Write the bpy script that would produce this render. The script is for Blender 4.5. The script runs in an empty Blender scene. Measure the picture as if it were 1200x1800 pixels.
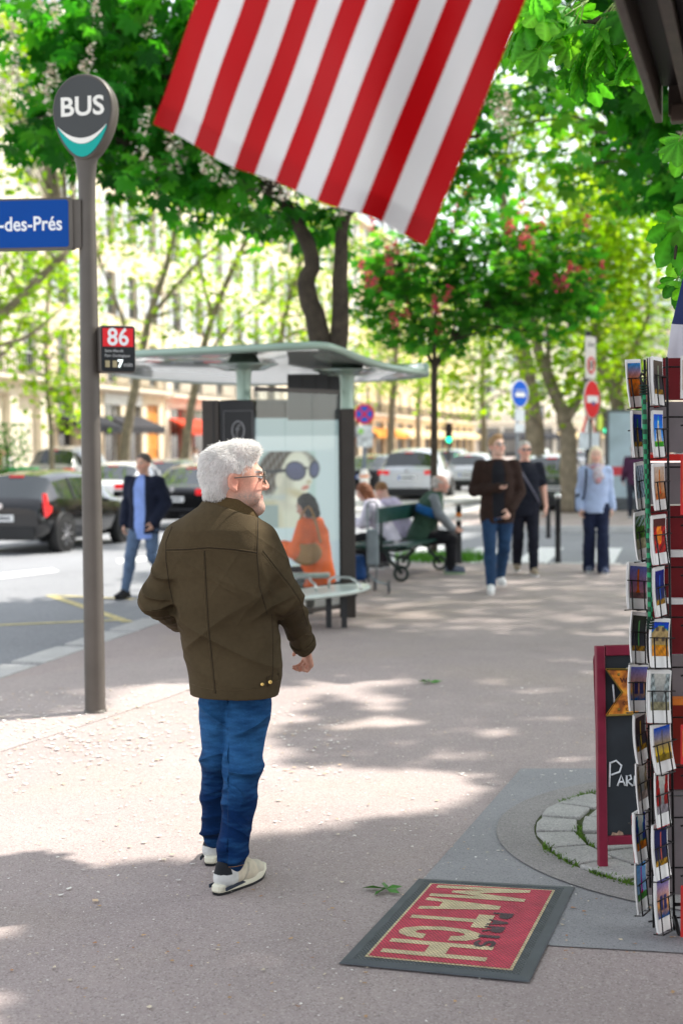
import bpy, math, random
import numpy as np
from mathutils import Vector, Matrix
from mathutils.bvhtree import BVHTree

random.seed(7); RNG = np.random.default_rng(7)
scene = bpy.context.scene
COL = scene.collection
PI = math.pi

# ------------------------------------------------------------------ camera
F_PX, CX, CY = 2500.0, 600.0, 900.0
CAM = Vector((0, 0, 1.7))
PITCH = math.atan(117 / 2500.0)
ROLL = 0.008
_f = Vector((0, math.cos(PITCH), -math.sin(PITCH)))
_u = Vector((0, math.sin(PITCH), math.cos(PITCH)))
_r = Vector((1, 0, 0))
UPV = _u * math.cos(ROLL) + _r * math.sin(ROLL)
RTV = _r * math.cos(ROLL) - _u * math.sin(ROLL)

def ray(px, py):
    return _f * F_PX + RTV * (px - CX) - UPV * (py - CY)

def at(px, py, Y):
    d = ray(px, py)
    return CAM + d * (Y / d.y)

def ground(px, py, z=0.0):
    d = ray(px, py)
    return CAM + d * ((z - CAM.z) / d.z)

cam_data = bpy.data.cameras.new("camera")
cam = bpy.data.objects.new("camera", cam_data)
COL.objects.link(cam)
cam.matrix_world = Matrix(((RTV.x, UPV.x, -_f.x, CAM.x), (RTV.y, UPV.y, -_f.y, CAM.y), (RTV.z, UPV.z, -_f.z, CAM.z), (0, 0, 0, 1)))
cam_data.sensor_fit = 'VERTICAL'
cam_data.sensor_height = 36.0
cam_data.sensor_width = 24.0
cam_data.lens = 50.0
cam_data.clip_start = 0.1
cam_data.clip_end = 2000
cam_data.dof.use_dof = True
cam_data.dof.focus_distance = 5.45
cam_data.dof.aperture_fstop = 2.4
scene.camera = cam

# ------------------------------------------------------------------ light
SUN_EL = math.radians(52)
SUN_AZ = math.atan2(0.93, 0.38)            # clockwise from +Y
SUN = Vector((math.sin(SUN_AZ) * math.cos(SUN_EL), math.cos(SUN_AZ) * math.cos(SUN_EL), math.sin(SUN_EL)))
w = bpy.data.worlds.new("World"); scene.world = w; w.use_nodes = True
nt = w.node_tree; nt.nodes.clear()
sky = nt.nodes.new('ShaderNodeTexSky'); sky.sky_type = 'NISHITA'; sky.sun_disc = False
sky.sun_elevation = SUN_EL; sky.sun_rotation = SUN_AZ
sky.air_density = 1.0; sky.dust_density = 1.0; sky.ozone_density = 1.0
hs = nt.nodes.new('ShaderNodeHueSaturation'); hs.inputs['Saturation'].default_value = 0.28
bg = nt.nodes.new('ShaderNodeBackground'); bg.inputs['Strength'].default_value = 0.225
wo = nt.nodes.new('ShaderNodeOutputWorld')
nt.links.new(sky.outputs[0], hs.inputs['Color']); nt.links.new(hs.outputs[0], bg.inputs['Color']); nt.links.new(bg.outputs[0], wo.inputs['Surface'])
sl = bpy.data.lights.new("sun", 'SUN'); sl.energy = 4.1; sl.angle = math.radians(0.7); sl.color = (1.0, 0.95, 0.87)
so = bpy.data.objects.new("sun", sl); COL.objects.link(so); so.location = (10, 5, 30)
so.rotation_euler = SUN.to_track_quat('Z', 'Y').to_euler()

scene.view_settings.view_transform = 'Standard'
scene.view_settings.look = 'None'
scene.view_settings.exposure = 0
scene.render.engine = 'CYCLES'
scene.cycles.use_denoising = True
scene.cycles.film_exposure = 1.86
scene.cycles.max_bounces = 8
scene.cycles.transparent_max_bounces = 12
scene.cycles.sample_clamp_indirect = 6
scene.cycles.caustics_reflective = False
scene.cycles.caustics_refractive = False

# ------------------------------------------------------------------ materials
MATS = {}
def mat(name, col, rough=0.6, metal=0.0, var=0.12, vscale=6.0, bump=0.0, bscale=80.0, attr=False, emit=0.0,
        coat=0.0, spec=0.3, var2=0.0, v2scale=40.0, sheen=0.0, fold=0.0):
    if name in MATS: return MATS[name]
    m = bpy.data.materials.new(name); m.use_nodes = True
    n = m.node_tree; b = n.nodes['Principled BSDF']; L = n.links
    tc = n.nodes.new('ShaderNodeTexCoord')
    if attr:
        a = n.nodes.new('ShaderNodeAttribute'); a.attribute_name = 'Col'; src = a.outputs['Color']
    else:
        r = n.nodes.new('ShaderNodeRGB'); r.outputs[0].default_value = (*col, 1); src = r.outputs[0]
    for v, s in ((var, vscale), (var2, v2scale)):
        if v <= 0: continue
        t = n.nodes.new('ShaderNodeTexNoise'); t.inputs['Scale'].default_value = s; t.inputs['Detail'].default_value = 5
        L.new(tc.outputs['Object'], t.inputs['Vector'])
        mr = n.nodes.new('ShaderNodeMapRange'); mr.inputs[1].default_value = 0.3; mr.inputs[2].default_value = 0.7
        mr.inputs[3].default_value = 1 - v; mr.inputs[4].default_value = 1 + v
        L.new(t.outputs[0], mr.inputs[0])
        mx = n.nodes.new('ShaderNodeVectorMath'); mx.operation = 'SCALE'
        L.new(src, mx.inputs[0]); L.new(mr.outputs[0], mx.inputs['Scale']); src = mx.outputs[0]
    L.new(src, b.inputs['Base Color'])
    b.inputs['Roughness'].default_value = rough
    b.inputs['Metallic'].default_value = metal
    b.inputs['Specular IOR Level'].default_value = spec
    b.inputs['Coat Weight'].default_value = coat
    b.inputs['Sheen Weight'].default_value = sheen
    if emit > 0:
        L.new(src, b.inputs['Emission Color']); b.inputs['Emission Strength'].default_value = emit
    if bump > 0:
        t = n.nodes.new('ShaderNodeTexNoise'); t.inputs['Scale'].default_value = bscale; t.inputs['Detail'].default_value = 6
        L.new(tc.outputs['Object'], t.inputs['Vector'])
        bp = n.nodes.new('ShaderNodeBump'); bp.inputs['Strength'].default_value = bump; bp.inputs['Distance'].default_value = 0.01
        L.new(t.outputs[0], bp.inputs['Height']); L.new(bp.outputs[0], b.inputs['Normal'])
        if fold > 0:     # creases stored on the mesh
            fa = n.nodes.new('ShaderNodeAttribute'); fa.attribute_name = 'Fold'
            b2 = n.nodes.new('ShaderNodeBump'); b2.inputs['Strength'].default_value = 1.0; b2.inputs['Distance'].default_value = fold
            L.new(fa.outputs['Fac'], b2.inputs['Height']); L.new(b2.outputs[0], bp.inputs['Normal'])
    MATS[name] = m
    return m

def leaf_mat(name, trans=0.5, tcol=(1.2, 1.35, 0.28), rough=0.42):
    if name in MATS: return MATS[name]
    m = bpy.data.materials.new(name); m.use_nodes = True
    n = m.node_tree; L = n.links; b = n.nodes['Principled BSDF']; out = n.nodes['Material Output']
    a = n.nodes.new('ShaderNodeAttribute'); a.attribute_name = 'Col'
    L.new(a.outputs['Color'], b.inputs['Base Color']); b.inputs['Roughness'].default_value = rough
    b.inputs['Specular IOR Level'].default_value = 0.10
    mu = n.nodes.new('ShaderNodeVectorMath'); mu.operation = 'MULTIPLY'; mu.inputs[1].default_value = tcol
    L.new(a.outputs['Color'], mu.inputs[0])
    t = n.nodes.new('ShaderNodeBsdfTranslucent'); L.new(mu.outputs[0], t.inputs['Color'])
    mx = n.nodes.new('ShaderNodeMixShader'); mx.inputs[0].default_value = trans
    L.new(b.outputs[0], mx.inputs[1]); L.new(t.outputs[0], mx.inputs[2]); L.new(mx.outputs[0], out.inputs['Surface'])
    MATS[name] = m
    return m

def glass_mat(name, tint=(0.9, 0.96, 0.94), refl=0.1, rough=0.02):
    if name in MATS: return MATS[name]
    m = bpy.data.materials.new(name); m.use_nodes = True
    n = m.node_tree; L = n.links; n.nodes.remove(n.nodes['Principled BSDF']); out = n.nodes['Material Output']
    t = n.nodes.new('ShaderNodeBsdfTransparent'); t.inputs[0].default_value = (*tint, 1)
    g = n.nodes.new('ShaderNodeBsdfGlossy'); g.inputs['Roughness'].default_value = rough
    fr = n.nodes.new('ShaderNodeLayerWeight'); pw = n.nodes.new('ShaderNodeMath'); pw.operation = 'POWER'; pw.inputs[1].default_value = 5
    L.new(fr.outputs['Facing'], pw.inputs[0])
    ad = n.nodes.new('ShaderNodeMath'); ad.operation = 'MULTIPLY_ADD'; ad.inputs[1].default_value = .8; ad.inputs[2].default_value = refl
    L.new(pw.outputs[0], ad.inputs[0])
    mx = n.nodes.new('ShaderNodeMixShader')
    L.new(ad.outputs[0], mx.inputs[0]); L.new(t.outputs[0], mx.inputs[1]); L.new(g.outputs[0], mx.inputs[2]); L.new(mx.outputs[0], out.inputs['Surface'])
    MATS[name] = m
    return m

# ------------------------------------------------------------------ objects
ROOT = {}
def thing(name, label, cat, loc=(0, 0, 0), rz=0.0, group=None):
    o = bpy.data.objects.new(name, None); COL.objects.link(o)
    o.empty_display_size = 0.1
    o.location = loc; o.rotation_euler = (0, 0, rz)
    o['label'] = label; o['category'] = cat
    if group: o['group'] = group
    ROOT[o] = o
    return o

def tag(o, label, cat, group=None):
    o['label'] = label; o['category'] = cat
    if group: o['group'] = group
    return o

def link_mesh(name, me, m, parent=None):
    o = bpy.data.objects.new(name, me); COL.objects.link(o)
    if m is not None: me.materials.append(m)
    if parent is not None:
        o.parent = parent; ROOT[o] = ROOT.get(parent, parent)
    return o

def np_mesh(name, V, Fs, m, parent=None, smooth=True, col=None, fold=None):
    """V (n,3); Fs: array (k,3) or (k,4), or a list of such arrays."""
    if not isinstance(Fs, (list, tuple)): Fs = [Fs]
    me = bpy.data.meshes.new(name)
    V = np.asarray(V, dtype=np.float32)
    me.vertices.add(len(V)); me.vertices.foreach_set('co', V.ravel())
    li = np.concatenate([np.asarray(f, dtype=np.int32).ravel() for f in Fs])
    tot = np.concatenate([np.full(len(f), np.asarray(f).shape[1], dtype=np.int32) for f in Fs])
    st = np.concatenate([[0], np.cumsum(tot)[:-1]]).astype(np.int32)
    me.loops.add(len(li)); me.loops.foreach_set('vertex_index', li)
    me.polygons.add(len(tot)); me.polygons.foreach_set('loop_start', st); me.polygons.foreach_set('loop_total', tot)
    me.update(calc_edges=True); me.validate()
    if smooth: me.polygons.foreach_set('use_smooth', np.ones(len(me.polygons), dtype=bool))
    if col is not None:
        a = me.color_attributes.new('Col', 'FLOAT_COLOR', 'POINT')
        c = np.ones((len(V), 4), dtype=np.float32); c[:, :3] = col
        a.data.foreach_set('color', c.ravel())
    if fold is not None:
        a = me.attributes.new('Fold', 'FLOAT', 'POINT'); a.data.foreach_set('value', np.asarray(fold, dtype=np.float32))
    return link_mesh(name, me, m, parent)

class MB:
    def __init__(s, m=None):
        s.v = []; s.f = []; s.m = m or Matrix.Identity(4); s.sm = []
    def _add(s, vs, fs, smooth=False):
        b = len(s.v)
        s.v += [tuple(s.m @ Vector(p)) for p in vs]
        s.f += [tuple(b + i for i in f) for f in fs]
        s.sm += [smooth] * len(fs)
        return s
    def box(s, c, d, rot=None, taper=1.0):
        hx, hy, hz = d[0] / 2, d[1] / 2, d[2] / 2
        vs = [(-hx, -hy, -hz), (hx, -hy, -hz), (hx, hy, -hz), (-hx, hy, -hz)]
        vs += [(-hx * taper, -hy * taper, hz), (hx * taper, -hy * taper, hz), (hx * taper, hy * taper, hz), (-hx * taper, hy * taper, hz)]
        R = rot.to_matrix() if hasattr(rot, 'to_matrix') else (rot if rot is not None else Matrix.Identity(3))
        vs = [R @ Vector(p) + Vector(c) for p in vs]
        return s._add(vs, [(0, 3, 2, 1), (4, 5, 6, 7), (0, 1, 5, 4), (1, 2, 6, 5), (2, 3, 7, 6), (3, 0, 4, 7)])
    def bar(s, a, b, wx, wz):
        a = Vector(a); b = Vector(b); d = b - a
        return s.box((a + b) / 2, (wx, wz, d.length), d.to_track_quat('Z', 'Y').to_matrix())
    def tube(s, pts, r, n=8, cap=True, closed=False):
        pts = [Vector(p) for p in pts]
        rs = r if isinstance(r, (list, tuple)) else [r] * len(pts)
        vs = []; fs = []
        N = len(pts); up = None
        for i, p in enumerate(pts):
            if closed: t = pts[(i + 1) % N] - pts[i - 1]
            else: t = pts[min(i + 1, N - 1)] - pts[max(i - 1, 0)]
            t.normalize()
            if up is None:
                up = Vector((0, 0, 1)) if abs(t.z) < 0.9 else Vector((1, 0, 0))
            x = up.cross(t)
            if x.length < 1e-4: x = Vector((1, 0, 0)).cross(t)
            x.normalize(); y = t.cross(x); up = y
            # keep frame: use y as next reference
            up = t.cross(x) if False else (x.cross(t) * -1)
            for k in range(n):
                a = 2 * PI * k / n
                vs.append(p + (x * math.cos(a) + y * math.sin(a)) * rs[i])
        M_ = N if closed else N - 1
        for i in range(M_):
            j = (i + 1) % N
            for k in range(n):
                fs.append((i * n + k, i * n + (k + 1) % n, j * n + (k + 1) % n, j * n + k))
        s._add(vs, fs, True)
        if cap and not closed:
            b = len(s.v) - len(vs)
            s.f.append(tuple(b + k for k in range(n))[::-1]); s.sm.append(False)
            s.f.append(tuple(b + (N - 1) * n + k for k in range(n))); s.sm.append(False)
        return s
    def cyl(s, c, r, h, n=20, axis='z', r2=None):
        d = {'x': Vector((1, 0, 0)), 'y': Vector((0, 1, 0)), 'z': Vector((0, 0, 1))}[axis] if isinstance(axis, str) else Vector(axis).normalized()
        c = Vector(c)
        return s.tube([c - d * h / 2, c + d * h / 2], [r, r if r2 is None else r2], n)
    def lathe(s, prof, c=(0, 0, 0), n=20, R=None):
        vs = []; fs = []
        R = R or Matrix.Identity(3)
        for (r, z) in prof:
            for k in range(n):
                a = 2 * PI * k / n
                vs.append(R @ Vector((r * math.cos(a), r * math.sin(a), z)) + Vector(c))
        for i in range(len(prof) - 1):
            for k in range(n):
                fs.append((i * n + k, i * n + (k + 1) % n, (i + 1) * n + (k + 1) % n, (i + 1) * n + k))
        return s._add(vs, fs, True)
    def prism(s, poly, origin, ux, uy, depth):
        """polygon in the plane (ux, uy), extruded along ux x uy by depth"""
        o = Vector(origin); ux = Vector(ux); uy = Vector(uy); nz = ux.cross(uy).normalized()
        n = len(poly)
        a = [o + ux * p[0] + uy * p[1] for p in poly]
        if depth == 0:
            return s._add(a, [tuple(range(n))])
        b = [p + nz * depth for p in a]
        fs = [tuple(range(n))[::-1], tuple(range(n, 2 * n))]
        fs += [(i, (i + 1) % n, n + (i + 1) % n, n + i) for i in range(n)]
        return s._add(a + b, fs)
    def quad(s, a, b, c, d):
        return s._add([a, b, c, d], [(0, 1, 2, 3)])
    def build(s, name, m, parent=None, world=False, bevel=0.0, smooth=None, seg=2):
        off = Vector((0, 0, 0))
        if world and parent is not None: off = ROOT.get(parent, parent).location.copy()
        me = bpy.data.meshes.new(name)
        me.from_pydata([Vector(p) - off for p in s.v], [], s.f)
        me.update()
        me.polygons.foreach_set('use_smooth', [bool(x) if smooth is None else smooth for x in s.sm])
        o = link_mesh(name, me, m, parent)
        if bevel > 0:
            md = o.modifiers.new('b', 'BEVEL'); md.width = bevel; md.segments = seg; md.limit_method = 'ANGLE'; md.angle_limit = math.radians(40)
        return o

def struct(o):
    o['kind'] = 'structure'; return o

def text_mesh(txt, size, m, name, parent, mat4, bold=0.0, extrude=0.001, align='CENTER', sx=1.0, spacing=1.0):
    c = bpy.data.curves.new('t', 'FONT'); c.body = txt; c.size = size; c.offset = bold; c.extrude = extrude
    c.align_x = align; c.align_y = 'CENTER'; c.space_character = spacing; c.resolution_u = 4
    t = bpy.data.objects.new('t', c); COL.objects.link(t)
    bpy.context.view_layer.update()
    dg = bpy.context.evaluated_depsgraph_get()
    me = bpy.data.meshes.new_from_object(t.evaluated_get(dg))
    bpy.data.objects.remove(t); bpy.data.curves.remove(c)
    me.name = name
    me.transform(mat4 @ Matrix.Diagonal((sx, 1, 1, 1)))
    me.materials.clear()
    return link_mesh(name, me, m, parent)

def frame(o, x, y):
    """4x4 with columns x, y, x cross y at origin o"""
    x = Vector(x).normalized(); y = Vector(y); z = x.cross(y).normalized(); y = z.cross(x)
    return Matrix(((x.x, y.x, z.x, o[0]), (x.y, y.y, z.y, o[1]), (x.z, y.z, z.z, o[2]), (0, 0, 0, 1)))

def rounded_rect(w, h, r, n=5):
    p = []
    for cx, cy, a0 in ((w / 2 - r, h / 2 - r, 0), (-w / 2 + r, h / 2 - r, 90), (-w / 2 + r, -h / 2 + r, 180), (w / 2 - r, -h / 2 + r, 270)):
        for k in range(n + 1):
            a = math.radians(a0 + 90 * k / n); p.append((cx + r * math.cos(a), cy + r * math.sin(a)))
    return p

def ellipse(rx, ry, n=28, a0=0, a1=360):
    return [(rx * math.cos(math.radians(a0 + (a1 - a0) * k / n)), ry * math.sin(math.radians(a0 + (a1 - a0) * k / n))) for k in range(n)]

# value noise made of sines (numpy)
def snoise(P, scale, seed=0, octs=3):
    r = np.random.default_rng(seed); out = 0; amp = 1.0; tot = 0
    for o in range(octs):
        for _ in range(3):
            d = r.normal(size=3); d /= np.linalg.norm(d); ph = r.uniform(0, 6.28)
            out = out + amp * np.sin((P[0] * d[0] + P[1] * d[1] + P[2] * d[2]) * scale * (2 ** o) * r.uniform(.8, 1.25) + ph)
            tot += amp
        amp *= 0.55
    return out / tot * 1.7

# ------------------------------------------------------------------ SDF modelling
def v3(p): return np.array(p, dtype=np.float32)

class SDF:
    def __init__(s, lo, hi, res):
        s.lo = v3(lo); s.res = res
        s.n = np.ceil((v3(hi) - s.lo) / res).astype(int) + 1
        s.D = np.full(s.n, 0.2, dtype=np.float32)
        s.ax = [s.lo[i] + np.arange(s.n[i], dtype=np.float32) * res for i in range(3)]
    def sub(s, lo, hi):
        i0 = np.clip(np.floor((v3(lo) - s.lo) / s.res).astype(int), 0, s.n); i1 = np.clip(np.ceil((v3(hi) - s.lo) / s.res).astype(int) + 1, 0, s.n)
        sl = tuple(slice(a, b) for a, b in zip(i0, i1))
        P = (s.ax[0][sl[0]][:, None, None], s.ax[1][sl[1]][None, :, None], s.ax[2][sl[2]][None, None, :])
        return sl, P
    def _comb(s, fn, lo, hi, k, op):
        pad = max(k, 0.0) + 3 * s.res
        sl, P = s.sub(v3(lo) - pad, v3(hi) + pad)
        if any(x.stop <= x.start for x in sl): return
        d = fn(P); a = s.D[sl]
        if op == '-':
            d = -d
            if k > 0:
                h = np.maximum(k - np.abs(a - d), 0) / k; r = np.maximum(a, d) + h * h * k * .25
            else: r = np.maximum(a, d)
        else:
            if k > 0:
                h = np.maximum(k - np.abs(a - d), 0) / k; r = np.minimum(a, d) - h * h * k * .25
            else: r = np.minimum(a, d)
        s.D[sl] = r
    def cone(s, a, b, ra, rb, k=0.02, op='+'):
        a = v3(a); b = v3(b); r = max(ra, rb); ba = b - a; L = float(ba @ ba) + 1e-9
        def fn(P):
            x, y, z = P[0] - a[0], P[1] - a[1], P[2] - a[2]
            t = np.clip((x * ba[0] + y * ba[1] + z * ba[2]) / L, 0, 1)
            return np.sqrt((x - t * ba[0]) ** 2 + (y - t * ba[1]) ** 2 + (z - t * ba[2]) ** 2) - (ra + (rb - ra) * t)
        s._comb(fn, np.minimum(a, b) - r, np.maximum(a, b) + r, k, op)
    def chain(s, pts, rs, k=0.02):
        for i in range(len(pts) - 1): s.cone(pts[i], pts[i + 1], rs[i], rs[i + 1], k)
    def ell(s, c, r, R=None, k=0.02, op='+'):
        c = v3(c); r = v3(r); R = np.eye(3) if R is None else np.array(R, dtype=np.float32)   # columns are axes
        m = float(max(r))
        def fn(P):
            x, y, z = P[0] - c[0], P[1] - c[1], P[2] - c[2]
            q = [(x * R[0, i] + y * R[1, i] + z * R[2, i]) / r[i] for i in range(3)]
            k0 = np.sqrt(q[0] ** 2 + q[1] ** 2 + q[2] ** 2)
            k1 = np.sqrt((q[0] / r[0]) ** 2 + (q[1] / r[1]) ** 2 + (q[2] / r[2]) ** 2)
            return k0 * (k0 - 1) / np.maximum(k1, 1e-6)
        s._comb(fn, c - m, c + m, k, op)
    def loft(s, o, R, rings, k=0.03, op='+', sq=2.0):
        """rings: (z, rx, ry[, cx, cy]) in the frame R at o"""
        o = v3(o); R = np.array(R, dtype=np.float32); rg = np.array([(list(q) + [0, 0])[:5] for q in rings], dtype=np.float32)
        zz = rg[:, 0]; mx = float(max(rg[:, 1].max(), rg[:, 2].max())) + float(np.abs(rg[:, 3:]).max())
        ends = [o + R[:, 2] * zz.min(), o + R[:, 2] * zz.max()]
        def fn(P):
            x, y, z = P[0] - o[0], P[1] - o[1], P[2] - o[2]
            lx, ly, lz = [x * R[0, i] + y * R[1, i] + z * R[2, i] for i in range(3)]
            rx = np.interp(lz, zz, rg[:, 1]); ry = np.interp(lz, zz, rg[:, 2]); cx = np.interp(lz, zz, rg[:, 3]); cy = np.interp(lz, zz, rg[:, 4])
            q = (np.abs((lx - cx) / rx) ** sq + np.abs((ly - cy) / ry) ** sq) ** (1 / sq)
            d = (q - 1) * np.minimum(rx, ry)
            return np.maximum(d, np.maximum(lz - zz.max(), zz.min() - lz)).astype(np.float32)
        s._comb(fn, np.minimum(*ends) - mx, np.maximum(*ends) + mx, k, op)
    def disp(s, fn, band=0.03):
        ii = np.nonzero(np.abs(s.D) < band)
        P = (s.ax[0][ii[0]], s.ax[1][ii[1]], s.ax[2][ii[2]])
        s.D[ii] += fn(P).astype(np.float32)
    def halfspace(s, p, n):
        """cut away everything on the +n side of p"""
        p = v3(p); n = v3(n); n = n / np.linalg.norm(n)
        d = (s.ax[0][:, None, None] - p[0]) * n[0] + (s.ax[1][None, :, None] - p[1]) * n[1] + (s.ax[2][None, None, :] - p[2]) * n[2]
        s.D = np.maximum(s.D, d)
    def polygonize(s, smooth=1):
        D = s.D
        for ax_ in range(3):   # close at the borders
            sl = [slice(None)] * 3; sl[ax_] = 0; D[tuple(sl)] = np.maximum(D[tuple(sl)], 1e-3); sl[ax_] = -1; D[tuple(sl)] = np.maximum(D[tuple(sl)], 1e-3)
        ins = D < 0
        n = np.array(D.shape) - 1
        cnt = np.zeros(n, dtype=np.int8)
        cs = [(i, j, k) for i in (0, 1) for j in (0, 1) for k in (0, 1)]
        sub = lambda A, c: A[c[0]:c[0] + n[0], c[1]:c[1] + n[1], c[2]:c[2] + n[2]]
        for c in cs: cnt += sub(ins, c)
        mask = (cnt > 0) & (cnt < 8)
        I = np.nonzero(mask); nv = len(I[0])
        idx = np.full(n, -1, dtype=np.int32); idx[I] = np.arange(nv)
        acc = np.zeros((nv, 3), dtype=np.float32); num = np.zeros(nv, dtype=np.float32)
        val = {c: D[I[0] + c[0], I[1] + c[1], I[2] + c[2]] for c in cs}
        for c in cs:
            for a in range(3):
                if c[a] == 0:
                    e = list(c); e[a] = 1; e = tuple(e)
                    v0, v1 = val[c], val[e]; m = (v0 < 0) != (v1 < 0)
                    t = np.where(m, v0 / np.where(m, v0 - v1, 1), 0)
                    p = np.zeros((nv, 3), dtype=np.float32)
                    for q in range(3): p[:, q] = c[q]
                    p[:, a] += t
                    acc += p * m[:, None]; num += m
        V = s.lo + (np.stack(I, 1) + acc / np.maximum(num, 1)[:, None]) * s.res
        Q = []
        for a in range(3):
            b, c = (a + 1) % 3, (a + 2) % 3
            sl0 = [slice(1, n[0]), slice(1, n[1]), slice(1, n[2])]; sl0[a] = slice(0, n[a])
            sl1 = list(sl0); sl1[a] = slice(1, n[a] + 1)
            i0 = ins[tuple(sl0)]; i1 = ins[tuple(sl1)]
            for flip, m in ((False, i0 & ~i1), (True, ~i0 & i1)):
                J = np.nonzero(m)
                if len(J[0]) == 0: continue
                base = [J[0] + sl0[0].start, J[1] + sl0[1].start, J[2] + sl0[2].start]
                def cell(db, dc):
                    q = [base[0].copy(), base[1].copy(), base[2].copy()]; q[b] -= db; q[c] -= dc
                    return idx[q[0], q[1], q[2]]
                quad = np.stack([cell(1, 1), cell(0, 1), cell(0, 0), cell(1, 0)], 1)
                Q.append(quad[:, ::-1] if flip else quad)
        Q = np.concatenate(Q) if Q else np.zeros((0, 4), int)
        Q = Q[(Q >= 0).all(1)]
        for _ in range(smooth):
            E = np.concatenate([Q[:, [0, 1]], Q[:, [1, 2]], Q[:, [2, 3]], Q[:, [3, 0]]])
            S = np.zeros_like(V); cn = np.zeros(nv, dtype=np.float32)
            for q in range(3): S[:, q] = np.bincount(E[:, 0], V[E[:, 1], q], nv) + np.bincount(E[:, 1], V[E[:, 0], q], nv)
            cn = np.bincount(E[:, 0], minlength=nv) + np.bincount(E[:, 1], minlength=nv)
            V = V * .5 + .5 * S / np.maximum(cn, 1)[:, None]
        return V.astype(np.float32), Q

def crease(P, R, sc, seed, sharp=5):
    """sharp irregular crease lines; R: three scales along x, y, z"""
    n = snoise((P[0] * R[0], P[1] * R[1], P[2] * R[2]), sc, seed, 2)
    return (1 - np.clip(np.abs(n), 0, 1)) ** sharp
# ------------------------------------------------------------------ people
def rotz(a):
    c, s_ = math.cos(a), math.sin(a); return np.array([[c, -s_, 0], [s_, c, 0], [0, 0, 1]], dtype=np.float32)
def rotx(a):
    c, s_ = math.cos(a), math.sin(a); return np.array([[1, 0, 0], [0, c, -s_], [0, s_, c]], dtype=np.float32)
def roty(a):
    c, s_ = math.cos(a), math.sin(a); return np.array([[c, 0, s_], [0, 1, 0], [-s_, 0, c]], dtype=np.float32)

def joints(H=1.75, **kw):
    """standing, facing -Y; keys: pel, neck, head, sh/el/wr/hip/kn/an + L or R (L is +x).  Values in metres for a 1.75 m body."""
    J = dict(pel=(0, 0, .93), neck=(0, .012, 1.475), head=(0, -.012, 1.63),
             shR=(-.178, .01, 1.415), shL=(.178, .01, 1.415), elR=(-.235, .035, 1.13), elL=(.235, .035, 1.13),
             wrR=(-.245, -.04, .885), wrL=(.245, -.04, .885), hipR=(-.09, 0, .9), hipL=(.09, 0, .9),
             knR=(-.095, -.015, .49), knL=(.095, -.015, .49), anR=(-.095, .02, .085), anL=(.095, .02, .085),
             hdR=(0, -.25, -1), hdL=(0, -.25, -1), pnR=(1, .2, 0), pnL=(-1, .2, 0), ftR=(-.12, -1, 0), ftL=(.12, -1, 0),
             hyaw=0.0, hpitch=0.0, hroll=0.0, tyaw=0.0, curlR=.5, curlL=.5, hs=1.0)
    J.update(kw)
    k = H / 1.75
    for q in J:
        if isinstance(J[q], tuple): J[q] = v3(J[q]) * (k if q[:2] not in ('hd', 'pn', 'ft') else 1)
    J['k'] = k
    return J

def torso_frame(J):
    z = J['neck'] - J['pel']; L = float(np.linalg.norm(z)); z = z / L
    x = J['shL'] - J['shR']; x = x - z * (x @ z); x = x / np.linalg.norm(x)
    y = np.cross(z, x)
    return np.stack([x, y, z], 1), L

def torso_rings(L, add=0.0, wide=1.0, deep=1.0, lo=-.13, belly=0.0):
    q = [(-.24, .155, .108), (-.02, .172, .122), (.12, .158, .112), (.27, .165, .12), (.40, .186, .122), (.47, .178, .1), (.52, .12, .08), (.56, .06, .055)]
    k = L / .545
    r = [(z * k, rx * wide * k + add, ry * deep * k + add, 0, -belly * math.exp(-((z - .12) / .14) ** 2)) for z, rx, ry in q]
    z0 = lo * k
    return [(z0, np.interp(z0, [a[0] for a in r], [a[1] for a in r]), np.interp(z0, [a[0] for a in r], [a[2] for a in r]), 0, 0)] + [a for a in r if a[0] > z0 + .01]

def hand(S, wr, d, pn, side, k, curl, res):
    """wr wrist, d hand direction, pn palm normal, side: +1/-1 thumb side"""
    d = v3(d); d /= np.linalg.norm(d); pn = v3(pn); pn = pn - d * (pn @ d); pn /= np.linalg.norm(pn)
    t = np.cross(d, pn) * side
    rr = max(.0085 * k, res * .95)
    for o in (-.028, -.009, .010, .028):
        S.cone(wr + t * o * .6 * k, wr + d * .085 * k + t * o * k, .016 * k, .0125 * k, .012)
    for i, (o, ln) in enumerate(((.031, .070), (.0105, .080), (-.0105, .075), (-.031, .058))):
        p = wr + d * .088 * k + t * o * k; dd = d.copy(); cu = curl * (1 + .22 * i)
        seg = (.45, .32, .25)
        for j in range(3):
            a = cu * (.75, 1.1, .8)[j]
            nd = dd * math.cos(a) + pn * math.sin(a); pn2 = pn * math.cos(a) - dd * math.sin(a)
            q = p + nd * ln * seg[j] * k * 1.05
            S.cone(p, q, rr * (1.06 - .08 * j), rr * (.98 - .08 * j), .003)
            p = q; dd = nd
            pn_l = pn2
            if j == 0: pn_s = pn
            pn = pn_l
        pn = pn_s
    b = wr + d * .025 * k + t * .024 * k
    m = b + (d * .55 + t * .75 + pn * .3) * .045 * k
    e = m + (d * .9 + t * .25 + pn * .45) * .042 * k
    S.cone(b, m, .014 * k, .0115 * k, .012); S.cone(m, e, .0105 * k, .0085 * k, .003)

def head_frame(J):
    R = rotz(J['hyaw']) @ rotx(J['hpitch']) @ roty(J['hroll'])
    return R, J['head'], J['k'] * J['hs']

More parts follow.
